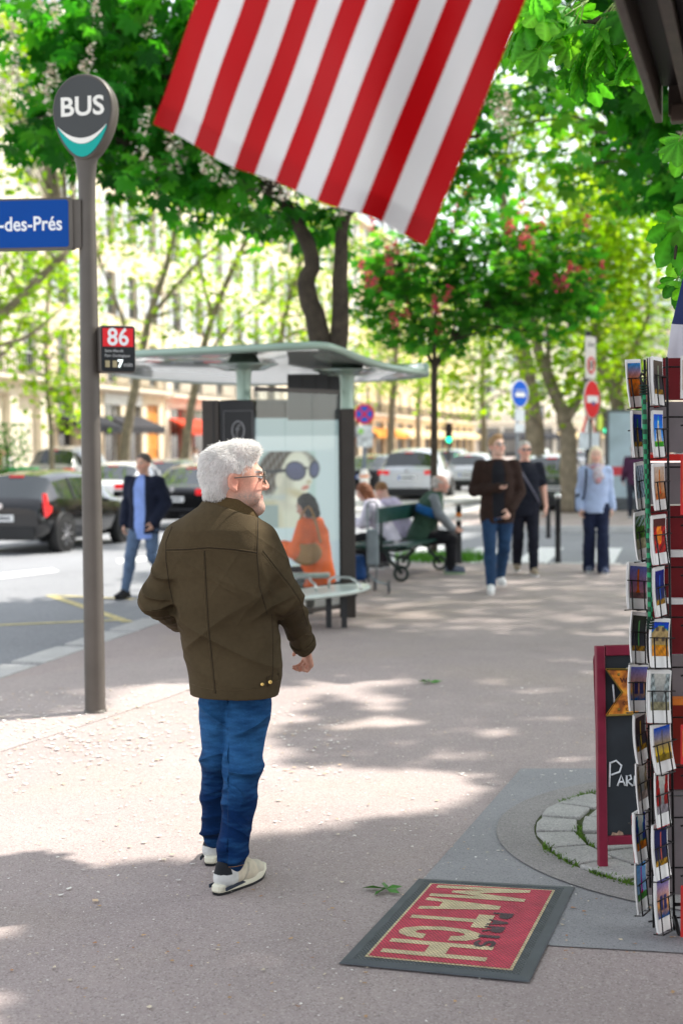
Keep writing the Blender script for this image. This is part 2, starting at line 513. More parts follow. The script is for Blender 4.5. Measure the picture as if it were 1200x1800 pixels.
def add_head(S, J, fine=False):
    R, c, k = head_frame(J)
    p = lambda x, y, z: c + R @ v3((x * k, y * k, z * k))
    def E(x, y, z, rx, ry, rz, kk=.02, op='+'): S.ell(p(x, y, z), (rx * k, ry * k, rz * k), R, kk, op)
    E(0, .018, .032, .075, .096, .086)
    E(0, -.035, -.02, .060, .060, .085, .03)
    S.cone(p(0, -.015, -.062), p(0, -.064, -.1), .05 * k, .024 * k, .03)
    E(.034, -.058, -.032, .022, .022, .02, .02); E(-.034, -.058, -.032, .022, .022, .02, .02)
    E(0, -.083, .024, .048, .014, .011, .014)
    S.cone(p(0, -.09, .008), p(0, -.106, -.032), .0085 * k, .0135 * k, .01)
    E(.012, -.1, -.037, .009, .01, .008, .006); E(-.012, -.1, -.037, .009, .01, .008, .006)
    E(.031, -.094, .002, .015, .012, .011, .008, '-'); E(-.031, -.094, .002, .015, .012, .011, .008, '-')
    E(.031, -.082, .002, .0125, .0125, .0115, .002); E(-.031, -.082, .002, .0125, .0125, .0115, .002)
    E(0, -.086, -.063, .023, .010, .006, .006); E(0, -.085, -.073, .02, .010, .0065, .006)
    E(0, -.1035, -.068, .02, .006, .0016, .003, '-')
    for s_ in (1, -1):
        Re = R @ rotz(s_ * -.35)
        S.ell(p(s_ * .077, .015, -.008), (.009 * k, .02 * k, .032 * k), Re, .006)
        S.ell(p(s_ * .084, .011, -.006), (.006 * k, .011 * k, .02 * k), Re, .004, '-')
        E(s_ * .074, .008, -.036, .008, .009, .01, .005)
    S.cone(J['neck'] - v3((0, 0, .03)), p(0, .022, -.05), .056 * k, .053 * k, .025)

def skin_cols(V, J, base=(.62, .36, .26), lips=(.5, .2, .17), brow=(.2, .13, .09), stubble=None, seed=1):
    R, c, k = head_frame(J)
    q = (V - c) @ R / k
    col = np.tile(np.array(base, dtype=np.float32), (len(V), 1))
    n = snoise((V[:, 0], V[:, 1], V[:, 2]), 60, seed)
    col *= (1 + .06 * n)[:, None]
    def blend(w, cc):
        nonlocal col
        w = np.clip(w, 0, 1)[:, None]; col = col * (1 - w) + np.array(cc, dtype=np.float32) * w
    g = lambda x, y, z, r: np.exp(-(((q[:, 0] - x) ** 2 + (q[:, 1] - y) ** 2 + (q[:, 2] - z) ** 2) / r ** 2))
    near = (np.abs(q[:, 2]) < .2) & (np.abs(q[:, 0]) < .12)
    red = np.array(base) * np.array((1.12, .72, .68))
    blend(.7 * (g(.05, -.07, -.03, .03) + g(-.05, -.07, -.03, .03) + g(0, -.115, -.035, .02)) * near, red)
    blend(.6 * (g(.08, .01, -.01, .035) + g(-.08, .01, -.01, .035)) * near, red)
    if stubble is not None:
        wz = np.clip((-.035 - q[:, 2]) / .02, 0, 1) * np.clip((.03 - q[:, 1]) / .03, 0, 1) * np.clip((q[:, 2] + .15) / .03, 0, 1) * near
        wz = np.maximum(wz, np.clip(1 - np.abs(q[:, 2] + .052) / .007, 0, 1) * (np.abs(q[:, 0]) < .03) * (q[:, 1] < -.07) * near)
        sp = np.random.default_rng(3).uniform(.3, 1.05, len(V))
        blend(wz * .85 * sp, stubble)
    lipw = np.clip(1 - np.abs(q[:, 2] + .067) / .0105, 0, 1) * (np.abs(q[:, 0]) < .023) * (q[:, 1] < -.085) * near
    blend(lipw * 1.4, lips)
    for s_ in (1, -1):
        dx, dz = q[:, 0] - s_ * .031, q[:, 2] - .002
        e = ((dx / .0125) ** 2 + (dz / .0058) ** 2 < 1) & (q[:, 1] < -.06) & near
        blend(e * 1.0, (.75, .74, .72))
        e2 = (dx ** 2 + dz ** 2 < .0056 ** 2) & (q[:, 1] < -.06) & near
        blend(e2 * 1.0, (.06, .05, .04))
        lid = (((dx / .0145) ** 2 + (dz / .0078) ** 2 < 1) & ~e) & (q[:, 1] < -.06) & near
        blend(lid * .6, np.array(base) * .45)
        b = (np.abs(dx) < .02) & (np.abs(dz - .022 + dx * s_ * .12) < .0045) & (q[:, 1] < -.06) & near
        blend(b * .85, brow)
    return col

def body_bounds(J, pad=.2):
    pts = np.array([J[q] for q in J if isinstance(J[q], np.ndarray) and q[:2] not in ('hd', 'pn', 'ft')])
    lo = pts.min(0) - pad; hi = pts.max(0) + pad; lo[2] = pts[:, 2].min() - .12; hi[2] = J['head'][2] + .2
    return lo, hi

def limbs(S, J, add, arms=None, legs=None, kk=.03):
    k = J['k']
    for s_ in 'RL':
        if arms is not None:
            r = [(.058 + add) * k, (.045 + add) * k, (.036 + add) * k, (.028 + add) * k]
            sh, el, wr = J['sh' + s_], J['el' + s_], J['wr' + s_]
            if arms == 'short':
                S.cone(sh, sh + (el - sh) * .7, r[0], r[0] * .98, kk)
            else:
                S.cone(sh, el, r[0], r[1], kk); S.cone(el, wr, r[1], r[3] if arms == 'body' else r[2], .02)
        if legs is not None:
            hp, kn, an = J['hip' + s_], J['kn' + s_], J['an' + s_]
            S.cone(hp, kn, (.088 + add) * k, (.056 + add) * k, kk); mid = kn + (an - kn) * .3
            yb = np.cross(v3((1, 0, 0)), an - kn); yb = yb / (np.linalg.norm(yb) + 1e-6) * .012
            S.cone(kn, mid + yb, (.056 + add) * k, (.056 + add) * k, .02); S.cone(mid + yb, an, (.056 + add) * k, (.036 + add * 1.3) * k, .02)

def body_mesh(J, res, parent, wide=1.0, seed=1, **skin):
    lo, hi = body_bounds(J)
    S = SDF(lo, hi, res); R, L = torso_frame(J)
    S.loft(J['pel'], R, torso_rings(L, 0, wide, 1, -.1), 0)
    limbs(S, J, 0, 'body', 'body')
    for s_ in 'RL':
        hand(S, J['wr' + s_], J['hd' + s_], J['pn' + s_], 1 if s_ == 'R' else -1, J['k'], J['curl' + s_], res)
        f = J['ft' + s_]; S.cone(J['an' + s_], J['an' + s_] + f / np.linalg.norm(f) * .1 - v3((0, 0, .04)), .034, .028, .02)
    add_head(S, J)
    V, Q = S.polygonize(1)
    return np_mesh('body', V, Q, mat('skin', (1, 1, 1), .5, attr=True, var=.05, spec=.4), parent, True, skin_cols(V, J, seed=seed, **skin))

def fold(amp, seed, zs=(70, 16)):
    def fn(P):
        a = snoise((P[0] * .5, P[1] * .5, P[2]), zs[0], seed, 2); b = snoise(P, zs[1], seed + 5, 2)
        return amp * (a * np.clip(.5 + b, 0, 1.2) + .5 * b)
    return fn

def cloth(name, col, parent, V, Q, bump=.25, bscale=260, var=.12, rough=.85, key=None):
    return np_mesh(name, V, Q, mat('cloth_' + (key or name) + '_%02x%02x%02x' % tuple(int(255 * min(1, c)) for c in col), col, rough, var=var, vscale=9, bump=bump, bscale=bscale, spec=.25, sheen=.0), parent)

def top_mesh(J, name, col, parent, res, sleeves='long', add=.014, lo=-.13, wide=1.0, deep=1.0, open_=None, seed=3, neckcut=.02, famp=.006, belly=0.0):
    l, h = body_bounds(J, .25)
    R, L = torso_frame(J)
    l = l.copy(); l[2] = min(J['pel'][2] + lo * 1.3 - .12, J['wrR'][2] - .1, J['wrL'][2] - .1)
    h = h.copy(); h[2] = J['neck'][2] + .1
    S = SDF(l, h, res)
    S.loft(J['pel'], R, torso_rings(L, add, wide, deep, lo, belly), 0)
    if sleeves: limbs(S, J, add, sleeves, None)
    top = J['neck'] + R[:, 2] * .035
    if name in ('jacket', 'vest', 'shirt', 'cardigan', 'sweater') and not open_:
        S.cone(J['neck'] - R[:, 2] * .03, J['neck'] + R[:, 2] * .04, .066 + add, .058 + add * .6, .02)
    S.disp(fold(famp, seed))
    S.halfspace(J['neck'] + R[:, 2] * (-.005 if open_ else .05 if name in ('jacket', 'vest', 'cardigan') else neckcut), R[:, 2] + .35 * R[:, 1] * -1 * -1)
    if open_:   # open front: a wedge cut out in front
        wdt, dep = open_
        c = J['pel'] + R[:, 2] * L * .45 - R[:, 1] * (.13 * J['k'] + add)
        S.ell(c, (wdt, dep, .62), R, .01, '-')
    V, Q = S.polygonize(1)
    return cloth(name, col, parent, V, Q)

def legs_mesh(J, name, col, parent, res, add=.016, seed=9, famp=.006, flare=0.0, hem=.05, var=.25):
    l, h = body_bounds(J, .22); h = h.copy(); h[2] = J['pel'][2] + .28
    S = SDF(l, h, res); R, L = torso_frame(J); k = J['k']
    if J['pel'][2] > .7:
        S.loft(J['pel'], np.eye(3), [(-.12, .165 * k, .116 * k), (0, .170 * k, .122 * k), (.07, .155 * k, .11 * k)], 0)
    else:
        S.ell(J['pel'], (.175 * k, .14 * k, .12 * k), R, .02)
    limbs(S, J, add, None, 'legs')
    if flare:
        for s_ in 'RL': S.cone(J['kn' + s_], J['an' + s_] - v3((0, 0, .02)), (.056 + add) * k, (.06 + flare) * k, .03)
    S.disp(fold(famp, seed, (60, 22)))
    for s_ in 'RL':
        an, kn = J['an' + s_], J['kn' + s_]; d = (an - kn) / np.linalg.norm(an - kn)
        S.cone(an + d * .0, an + d * .14, .0, .0, 0)  # keeps the hem closed
    V, Q = S.polygonize(1)
    return cloth(name, col, parent, V, Q, var=var)

def shoe_meshes(J, parent, upper=(.75, .74, .7), sole=(.8, .8, .78), res=.007, k=1.0):
    for s_ in 'RL':
        f = J['ft' + s_] / np.linalg.norm(J['ft' + s_]); an = J['an' + s_]
        sd = np.cross(f, v3((0, 0, 1))); sd /= np.linalg.norm(sd); up = np.cross(sd, f)
        R = np.stack([sd, f, up], 1)
        heel = an - f * .045 - up * .045; toe = an + f * .16 - up * .052
        lo = np.minimum(heel, toe) - .12; hi = np.maximum(heel, toe) + .14
        S = SDF(lo, hi, res)
        S.cone(heel, heel + f * .06, .036, .038, 0); S.cone(heel + f * .05, toe, .038, .036, .02)
        S.cone(an - f * .01, heel + f * .02, .046, .04, .02); S.cone(an + f * .02 - up * .005, toe - f * .05, .04, .034, .03)
        S.halfspace(heel - up * .012, -up)
        V, Q = S.polygonize(1)
        o = cloth('shoe', upper, parent, V, Q, bump=.1, rough=.6)
        T = SDF(lo, hi, res)
        T.loft(heel + f * .09 - up * .03, np.stack([sd, f, up], 1), [(-.014, .041, .14), (.014, .043, .142)], 0, sq=2.6)
        V, Q = T.polygonize(0)
        cloth('sole', sole, o, V, Q, bump=0, rough=.5)

def hair_mesh(J, col, parent, res=.007, style='short', seed=4, amp=.004):
    R, c, k = head_frame(J)
    p = lambda x, y, z: c + R @ v3((x * k, y * k, z * k))
    lo = c - .26; hi = c + .22
    S = SDF(lo, hi, res)
    S.ell(p(0, .024, .042), (.083 * k, .1 * k, .088 * k), R, 0)
    if style == 'bald': S.ell(p(0, .06, -.02), (.08 * k, .062 * k, .05 * k), R, .01)
    if style in ('bob', 'long'):
        S.ell(p(0, .04, -.02), (.09 * k, .085 * k, .1 * k), R, .02)
        for s_ in (1, -1):
            S.cone(p(s_ * .07, 0, .02), p(s_ * .075, .02, -.11 if style == 'bob' else -.17), .028 * k, .03 * k, .03)
        S.cone(p(0, .07, .0), p(0, .08, -.12 if style == 'bob' else -.2), .06 * k, .05 * k, .03)
    if style == 'quiff': S.ell(p(0, -.03, .105), (.06 * k, .055 * k, .03 * k), R, .02)
    # face opening
    S.ell(p(0, -.11, -.02), ((.07 if style in ('bob', 'long') else .09) * k, .08 * k, .085 * k), R, .008, '-')
    if style not in ('bob', 'long'):
        S.ell(p(0, -.075, -.1), (.12 * k, .11 * k, .085 * k), R, .008, '-')
        S.ell(p(0, .07, -.115), (.1 * k, .1 * k, .05 * k), R, .008, '-')
    if style == 'bald':
        S.ell(p(0, -.02, .095), (.1 * k, .105 * k, .075 * k), R, .006, '-')
    S.disp(lambda P: amp * snoise(P, 90, seed, 3))
    V, Q = S.polygonize(1)
    return np_mesh('hair', V, Q, mat('hair_%02x%02x%02x' % tuple(int(255 * q) for q in col), col, .6, var=.35, vscale=50, bump=.5, bscale=200), parent)

def glasses(J, parent, dark=False, frame_col=(.05, .045, .04), lens=(.09, .05, .06)):
    R, c, k = head_frame(J)
    p = lambda x, y, z: Vector(c + R @ v3((x * k, y * k, z * k)))
    b = MB(); L = MB()
    for s_ in (1, -1):
        ring = [p(s_ * (.033 + .025 * math.cos(a)), -.104 + .006 * abs(math.cos(a)) , .0 + .021 * math.sin(a)) for a in [2 * PI * i / 14 for i in range(14)]]
        b.tube(ring, .0022 * k, 6, closed=True)
        L._add(ring, [tuple(range(14))])
        b.tube([p(s_ * .058, -.097, .006), p(s_ * .076, -.06, .008), p(s_ * .081, .01, .006)], .002 * k, 6)
    b.tube([p(-.009, -.106, .004), p(0, -.109, .007), p(.009, -.106, .004)], .002 * k, 6)
    g = b.build('glasses', mat('spectacle_frame', frame_col, .3), parent)
    L.build('lens', mat('dark_lens', lens, .15, spec=.8) if dark else glass_mat('clear_lens', (.8, .82, .84), .12), g)
    return g

def person(label, base, rz, J, group=None, res=.008, skin={}, hair=None, top=None, inner=None, pants=None, shoes=None, shades=None, wide=1.0):
    t = thing('person', label, 'person', base, rz, group)
    body_mesh(J, res, t, wide, **skin)
    if hair: hair_mesh(J, parent=t, res=res, **hair)
    if inner: top_mesh(J, parent=t, res=res + .001, wide=wide, **inner)
    if top: top_mesh(J, parent=t, res=res + .001, wide=wide, **top)
    if pants: legs_mesh(J, parent=t, res=res + .001, **pants)
    if shoes: shoe_meshes(J, t, res=res, **shoes)
    if shades is not None: glasses(J, t, **shades)
    return t
# ------------------------------------------------------------------ the man in the foreground (back to us, face turned right)
def main_man():
    sc = 457.0
    base = Vector((ground(400, 1545).x, 5.45, 0))
    t = thing('person', 'white-haired man in an olive brown jacket, jeans and cream trainers, back turned, nearest the camera', 'person', base)
    def q(px, py, dy=0.0):
        p = at(px, py, base.y + dy) - base
        return (p.x, p.y, p.z)
    J = joints(1.75)
    J['k'] = 1.0
    S_ = lambda key, val: J.__setitem__(key, v3(val))
    # he faces away from the camera (+Y): his left is image left (-x)
    S_('pel', q(412, 1150, .02)); S_('neck', q(398, 893, .0)); S_('head', q(413, 842, -.005))
    S_('shL', q(318, 950, .0)); S_('shR', q(457, 950, .03))
    S_('elL', q(278, 1055, .03)); S_('wrL', q(322, 1098, .27)); S_('hdL', (.6, .75, -.1)); S_('pnL', (.6, -.4, -.4))
    S_('elR', q(502, 1056, .02)); S_('wrR', q(535, 1136, .2)); S_('hdR', (.10, .42, -.55)); S_('pnR', (-.5, .25, -.85))
    S_('hipL', q(378, 1165, .03)); S_('hipR', q(448, 1165, .02))
    S_('knL', q(380, 1330, .14)); S_('knR', q(428, 1345, .03))
    S_('anL', q(378, 1478, .33)); S_('anR', q(404, 1520, -.06))
    S_('ftL', (.18, 1, -.02)); S_('ftR', (.55, .83, -.02))
    J['hyaw'] = PI / 2 + .17; J['hpitch'] = -.04; J['hs'] = 1.10; J['curlR'] = .75; J['curlL'] = .8; J['hroll'] = 0
    res = .0045
    # ---- body
    lo, hi = body_bounds(J, .18)
    S = SDF(lo, hi, res)
    x = v3((1, .12, 0)); x /= np.linalg.norm(x); z = J['neck'] - J['pel']; L = np.linalg.norm(z); z = z / L
    x = x - z * (x @ z); x /= np.linalg.norm(x); y = np.cross(z, x); R = np.stack([x, y, z], 1)
    S.loft(J['pel'], R, [r_ for r_ in torso_rings(L, -.01, .98, 1, -.08) if r_[0] < .40 * L / .545], 0)
    limbs(S, J, -.012, 'body', 'body')
    hand(S, J['wrR'], J['hdR'], J['pnR'], 1, .98, .75, res); hand(S, J['wrL'], J['hdL'], J['pnL'], -1, .98, .8, res)
    add_head(S, J)
    Rh, c, k = head_frame(J)
    hp = lambda a, b, d: c + Rh @ v3((a * k, b * k, d * k))
    # heavier jaw, cheeks and laughter lines
    for s_ in (1, -1):
        S.ell(hp(s_ * .045, -.05, -.062), (.026, .036, .034), Rh, .02)
        S.cone(hp(s_ * .03, -.098, -.036), hp(s_ * .044, -.078, -.078), .004, .004, .006, '-')
        for zz in (.004, -.004, -.013): S.cone(hp(s_ * .052, -.076, zz), hp(s_ * .068, -.05, zz * 1.6 + .002), .0022, .0016, .004, '-')
    S.ell(hp(0, -.074, -.104), (.027, .024, .022), Rh, .02); S.cone(hp(0, -.02, -.078), hp(0, -.068, -.104), .04, .024, .03)
    V, Q = S.polygonize(1)
    np_mesh('body', V, Q, mat('skin_weathered', (1, 1, 1), .5, attr=True, var=.08, vscale=50, var2=.08, v2scale=260, bump=.12, bscale=260, spec=.3), t, True,
            skin_cols(V, J, base=(.66, .355, .255), brow=(.45, .4, .36), lips=(.55, .25, .2), stubble=(.33, .26, .22)))
    # ---- jacket
    l = lo.copy(); l[2] = q(400, 1235)[2] - .03; h = hi.copy(); h[2] = J['neck'][2] + .1; l[0] -= .06; h[0] += .06
    S = SDF(l, h, res)
    rows = [(1221, 335, 489), (1190, 331, 494), (1150, 322, 494), (1100, 313, 490), (1050, 304, 488), (1000, 296, 484), (960, 294, 479), (930, 303, 467), (905, 328, 450), (890, 350, 440), (872, 364, 432)]
    rings = []
    for py, xa, xb in rows:
        a, b = q(xa, py), q(xb, py); cx = (a[0] + b[0]) / 2; rx = (b[0] - a[0]) / 2
        dep = np.interp(py, [872, 900, 940, 1050, 1150, 1221], [.075, .105, .135, .155, .152, .15])
        rings.append((a[2], rx, dep, cx, np.interp(py, [872, 930, 1060, 1221], [.0, -.005, .035, .03])))
    rings.sort()
    S.loft((0, 0, 0), np.eye(3), rings, 0, sq=2.25)
    # sleeves
    for s_, bulge in (('L', .004), ('R', .0)):
        sh, el, wr = J['sh' + s_], J['el' + s_], J['wr' + s_]
        S.cone(sh, el, .071, .062 + bulge, .035)
        cuff = el + (wr - el) * .93
        S.cone(el, cuff, .062 + bulge, .046, .02)
    el = J['elR']; wr = J['wrR']; ax_r = (wr - el) / np.linalg.norm(wr - el)
    def folds(P):
        d = .004 * snoise(P, 13, 21, 2)
        for s_ in 'RL':          # sleeve creases bunch at the elbow
            el, wr, sh = J['el' + s_], J['wr' + s_], J['sh' + s_]
            r2 = ((P[0] - el[0]) ** 2 + (P[1] - el[1]) ** 2 + (P[2] - el[2]) ** 2)
            a = (wr - sh) / np.linalg.norm(wr - sh)
            s1 = (P[0] - el[0]) * a[0] + (P[1] - el[1]) * a[1] + (P[2] - el[2]) * a[2]
            Q3 = (s1, (P[0] - .3 * P[2]) * .35, P[1] * .35)
            d = d - .016 * np.exp(-r2 / .13 ** 2) * (crease(Q3, (1, 1, 1), 34, 31, 2.2) - .4)
            r3 = ((P[0] - wr[0]) ** 2 + (P[1] - wr[1]) ** 2 + (P[2] - wr[2]) ** 2)
            d = d - .013 * np.exp(-r3 / .10 ** 2) * (crease(Q3, (1, 1, 1), 42, 36, 2.2) - .4)
            r4 = ((P[0] - sh[0]) ** 2 + (P[1] - sh[1]) ** 2 + (P[2] - sh[2] + .16) ** 2)
            d = d - .011 * np.exp(-r4 / .13 ** 2) * (crease((P[0] * .9 + P[2] * (.55 if s_ == 'R' else -.55), P[1] * .4, P[2] * .2), (1, 1, 1), 21, 39, 4) - .2)
        # long diagonal drags across the small of the back, soft vertical hang below
        zc = np.exp(-((P[2] - 1.02) / .2) ** 2)
        d = d - .008 * zc * (crease((P[0] * .55 + P[2] * .85, P[1] * .3, P[0] * .3 - P[2] * .2), (1, 1, 1), 17, 43, 3) - .3)
        d = d - .005 * zc * (crease((P[0] * -.3 + P[2] * .8, P[1] * .3, P[0] * .5), (1, 1, 1), 19, 58, 4) - .25)
        d = d - .010 * np.exp(-((P[2] - .84) / .15) ** 2) * (crease((P[0], P[1] * .6, P[2] * .18), (1, 1, 1), 12, 51, 3) - .3)
        return d
    S.disp(folds, .035)
    S.halfspace(hp(0, .03, -.085) + v3((0, 0, -.01)), v3((.35, .0, 1)))
    V, Q = S.polygonize(1)
    jm = mat('olive_canvas', (.074, .054, .029), .85, fold=.02, var=.14, vscale=4, var2=.07, v2scale=60, bump=.3, bscale=330, spec=.1)
    dark = mat('olive_canvas_dark', (.05, .034, .016), .85, var=.2, vscale=14, bump=.3, bscale=330, spec=.2)
    seam = mat('olive_seam', (.11, .078, .042), .85, var=.2, vscale=40, spec=.2)
    groove = mat('olive_seam_shadow', (.022, .015, .008), .9, var=.1)
    def cfold(PP, f):       # fine sharp creases for the shading
        return np.clip(-f(PP), -.02, .02) / .02
    VP = (V[:, 0], V[:, 1], V[:, 2])
    fine = .5 * crease((V[:, 0] * .6 + V[:, 2] * .8, V[:, 1] * .4, V[:, 0] * .3), (1, 1, 1), 34, 71, 6) + .4 * crease((V[:, 0] * -.7 + V[:, 2] * .6, V[:, 1] * .4, V[:, 0] * .3), (1, 1, 1), 29, 72, 7) + .25 * snoise(VP, 55, 73, 2)
    msk = np.clip(.35 + .8 * snoise(VP, 8, 74, 2), .1, 1)
    jk = np_mesh('jacket', V, Q, jm, t, fold=cfold(VP, folds) * 1.6 + fine * msk * .55)
    bvh = BVHTree.FromPolygons([Vector(p) for p in V], [tuple(f) for f in Q])
    camL = CAM - base
    def hit(px, py, lift=.0012):
        d = (at(px, py, base.y) - CAM).normalized()
        loc, nrm, i, dist = bvh.ray_cast(camL, d)
        if loc is None: return None
        return loc - d * lift
    def seam_line(name, pts, m, r=.0011, n=26, lift=.0008, dash=False):
        b = MB(); run = []
        P = []
        for (x0, y0), (x1, y1) in zip(pts, pts[1:]):
            for i in range(n): P.append((x0 + (x1 - x0) * i / n, y0 + (y1 - y0) * i / n))
        P.append(pts[-1])
        last = None
        for p in P:
            w_ = hit(*p, lift)
            if w_ is None or (last is not None and (w_ - last).length > .03):
                if len(run) > 1: b.tube(run, r, 5)
                run = [] if w_ is None else [w_]
            else: run.append(w_)
            last = w_
        if dash:
            for i in range(0, len(run) - 1, 2): b.tube(run[i:i + 2], r, 5)
        elif len(run) > 1: b.tube(run, r, 5)
        if b.v: b.build(name, m, jk)
    yoke = [(292, 967), (330, 966), (366, 963), (410, 966), (452, 972)]
    seam_line('seam', yoke, groove, .0014, 14); seam_line('stitching', [(a, b + 3) for a, b in yoke], seam, .0009, 14); seam_line('stitching', [(a, b - 2) for a, b in yoke], seam, .0010, 14)
    cb = [(360, 968), (362, 1020), (366, 1090), (372, 1150), (379, 1219)]
    seam_line('seam', cb, groove, .0014, 20); seam_line('stitching', [(a - 3, b) for a, b in cb], seam, .0009, 20)
    arm = [(453, 912), (453, 940), (452, 975), (456, 1030), (470, 1080)]
    seam_line('seam', arm, groove, .0015, 16); seam_line('stitching', [(a - 3, b) for a, b in arm[:3]], seam, .0009, 16)
    seam_line('seam', [(303, 925), (292, 952), (292, 985), (298, 1030), (305, 1062)], groove, .0013, 14)
    seam_line('seam', [(462, 968), (487, 1000), (512, 1032), (527, 1055), (541, 1100)], groove, .0012, 16)
    seam_line('stitching', [(460, 971), (485, 1003), (510, 1035), (525, 1058)], seam, .0008, 16)
    seam_line('stitching', [(488, 1093), (505, 1086), (520, 1078), (529, 1068)], seam, .001, 16)
    seam_line('stitching', [(254, 1072), (270, 1075), (290, 1072)], seam, .001, 16)
    seam_line('stitching', [(333, 1201), (352, 1208), (380, 1213), (420, 1213), (460, 1207), (492, 1196)], seam, .0009, 16)
    seam_line('seam', [(478, 1080), (480, 1130), (480, 1175), (478, 1200)], groove, .0011, 16)
    # hem tab and brass buttons
    def patch(name, poly, m, lift, parent_):
        pts = [hit(x_, y_, lift) for x_, y_ in poly]
        if any(p is None for p in pts): return None
        b = MB(); b._add(pts, [tuple(range(len(pts)))])
        o = b.build(name, m, parent_); md = o.modifiers.new('s', 'SOLIDIFY'); md.thickness = .002; md.offset = 0
        return o
    patch('tab', [(469, 1190), (490, 1183), (492, 1198), (470, 1207)], dark, .004, jk)
    for bx, by, rr in ((461, 1203, .0065), (475, 1199, .0075), (331, 1189, .006)):
        p = hit(bx, by, .007)
        if p is None: continue
        d = (p - camL).normalized()
        b = MB(); Rm = (-d).to_track_quat('Z', 'Y').to_matrix()
        b.lathe([(0.0001, .003), (rr * .45, .0026), (rr * .5, .0014), (rr * .8, .003), (rr, .002), (rr, -.004)], p, 16, Rm)
        b.build('button', mat('brass', (.75, .5, .16), .28, 1.0, var=.1), jk)
    # elbow patches (darker fabric), laid on the sleeve
    def surf_patch(name, poly, m, n=9, lift=.0022):
        P = []; F_ = []
        idx = {}
        (x0, y0), (x1, y1), (x2, y2), (x3, y3) = poly
        for i in range(n + 1):
            for j in range(n + 1):
                u, v_ = i / n, j / n
                px = (x0 * (1 - u) + x1 * u) * (1 - v_) + (x3 * (1 - u) + x2 * u) * v_
                py = (y0 * (1 - u) + y1 * u) * (1 - v_) + (y3 * (1 - u) + y2 * u) * v_
                w_ = hit(px, py, lift)
                if w_ is not None: idx[i, j] = len(P); P.append(w_)
        for i in range(n):
            for j in range(n):
                ks = [(i, j), (i + 1, j), (i + 1, j + 1), (i, j + 1)]
                if all(k_ in idx for k_ in ks):
                    pts = [P[idx[k_]] for k_ in ks]
                    if max((pts[a] - pts[b]).length for a in range(4) for b in range(a)) < .05: F_.append(tuple(idx[k_] for k_ in ks))
        if F_:
            b = MB(); b._add(P, F_, True); b.build(name, m, jk)
    surf_patch('elbow_patch', [(487, 1095), (529, 1070), (548, 1108), (510, 1130)], dark)
    surf_patch('elbow_patch', [(252, 1074), (296, 1074), (304, 1098), (268, 1096)], dark)
    # cuff
    b = MB(); a0 = el + (wr - el) * .86; a1 = el + (wr - el) * .99
    qd = Vector(a1 - a0).to_track_quat('Z', 'Y').to_matrix(); Lc = float(np.linalg.norm(a1 - a0))
    b.lathe([(.030, 0), (.051, .0), (.053, .006), (.052, Lc * .5), (.050, Lc - .003), (.046, Lc), (.034, Lc - .002), (.03, Lc - .01)], a0, 28, qd)
    o = b.build('cuff', jm, jk); 
    # collar: a folded band around the neck
    V2 = []; F2 = []
    n = 40
    nk = v3(q(401, 888, .0))
    prof = [(.064, .004), (.070, .028), (.074, .034), (.080, .030), (.094, -.012), (.100, -.026), (.096, -.029), (.086, -.014)]
    for i in range(n + 1):
        a = math.radians(-62 + 304 * i / n) + PI  # open towards the front right
        front = .5 - .5 * math.cos((i / n) * 2 * PI)       # 0 at the ends, 1 at the back
        for r, zz in prof:
            rr = r * (1.0 + .06 * (1 - front))
            dirx, diry = math.sin(a) * 1.0, -math.cos(a)
            V2.append((nk[0] + rr * (-dirx) * 1.06 + .01, nk[1] + rr * (-diry) * .96 + .006, nk[2] + zz * (.72 + .3 * front) + .006 * front - .028 * (rr * (-dirx) / .1)))
    m_ = len(prof)
    for i in range(n):
        for j in range(m_ - 1): F2.append((i * m_ + j, (i + 1) * m_ + j, (i + 1) * m_ + j + 1, i * m_ + j + 1))
    b = MB(); b._add(V2, F2, True)
    o = b.build('collar', mat('collar_cord', (.095, .063, .028), .9, var=.12, vscale=9, bump=.5, bscale=180, spec=.1), jk)
    md = o.modifiers.new('s', 'SOLIDIFY'); md.thickness = .004; md.offset = 0
    md = o.modifiers.new('u', 'SUBSURF'); md.levels = 1; md.render_levels = 1
    # ---- jeans
    l = lo.copy(); h = hi.copy(); h[2] = J['pel'][2] + .02
    S = SDF(l, h, res)
    S.loft((0, 0, 0), np.eye(3), [(q(0, 1212)[2], .142, .115, q(416, 1230)[0], .03), (q(0, 1180)[2], .142, .12, q(415, 1180)[0], .035), (q(0, 1130)[2], .14, .115, q(414, 1130)[0], .035)], 0)
    def leg(pts, rs): S.chain([v3(q(*p)) for p in pts], rs, .016)
    leg([(389, 1150, .04), (388, 1190, .04), (383, 1260, .07), (381, 1330, .13), (379, 1400, .19), (376, 1455, .24), (376, 1472, .25)], [.08, .080, .075, .063, .058, .049, .047])
    leg([(440, 1150, .04), (440, 1190, .04), (436, 1260, .03), (428, 1345, .03), (421, 1410, -.005), (410, 1480, -.045), (405, 1512, -.055)], [.084, .086, .083, .070, .064, .056, .054])
    kL, kR = q(380, 1330, .13), q(426, 1350, .03)
    def jf(P):
        d = .002 * snoise(P, 18, 3, 2)
        z_ = P[2]; sgn = np.where(P[0] > q(403, 1400)[0] + 0 * P[2], 1.0, -1.0)
        for kz, sp, am, sc_, tl in ((.47, .13, .013, 30, .35), (.12, .085, .016, 34, .2), (.66, .10, .010, 20, -.5), (.30, .1, .008, 20, .4)):
            wgt = np.exp(-((z_ - kz) / sp) ** 2)
            d = d - wgt * am * (crease((z_ + P[0] * tl * sgn, P[0] * .22 + sgn * 3, P[1] * .25), (1, 1, 1), sc_, int(kz * 100), 3) - .3)
        return d
    S.disp(jf, .035)
    for (a, bb, m0) in ((q(374, 1455, .24), q(375, 1472, .25), 0), (q(408, 1480, -.045), q(404, 1516, -.057), 0)): pass
    S.halfspace((0, 0, q(400, 1533, -.05)[2]), (0, 0, -1))
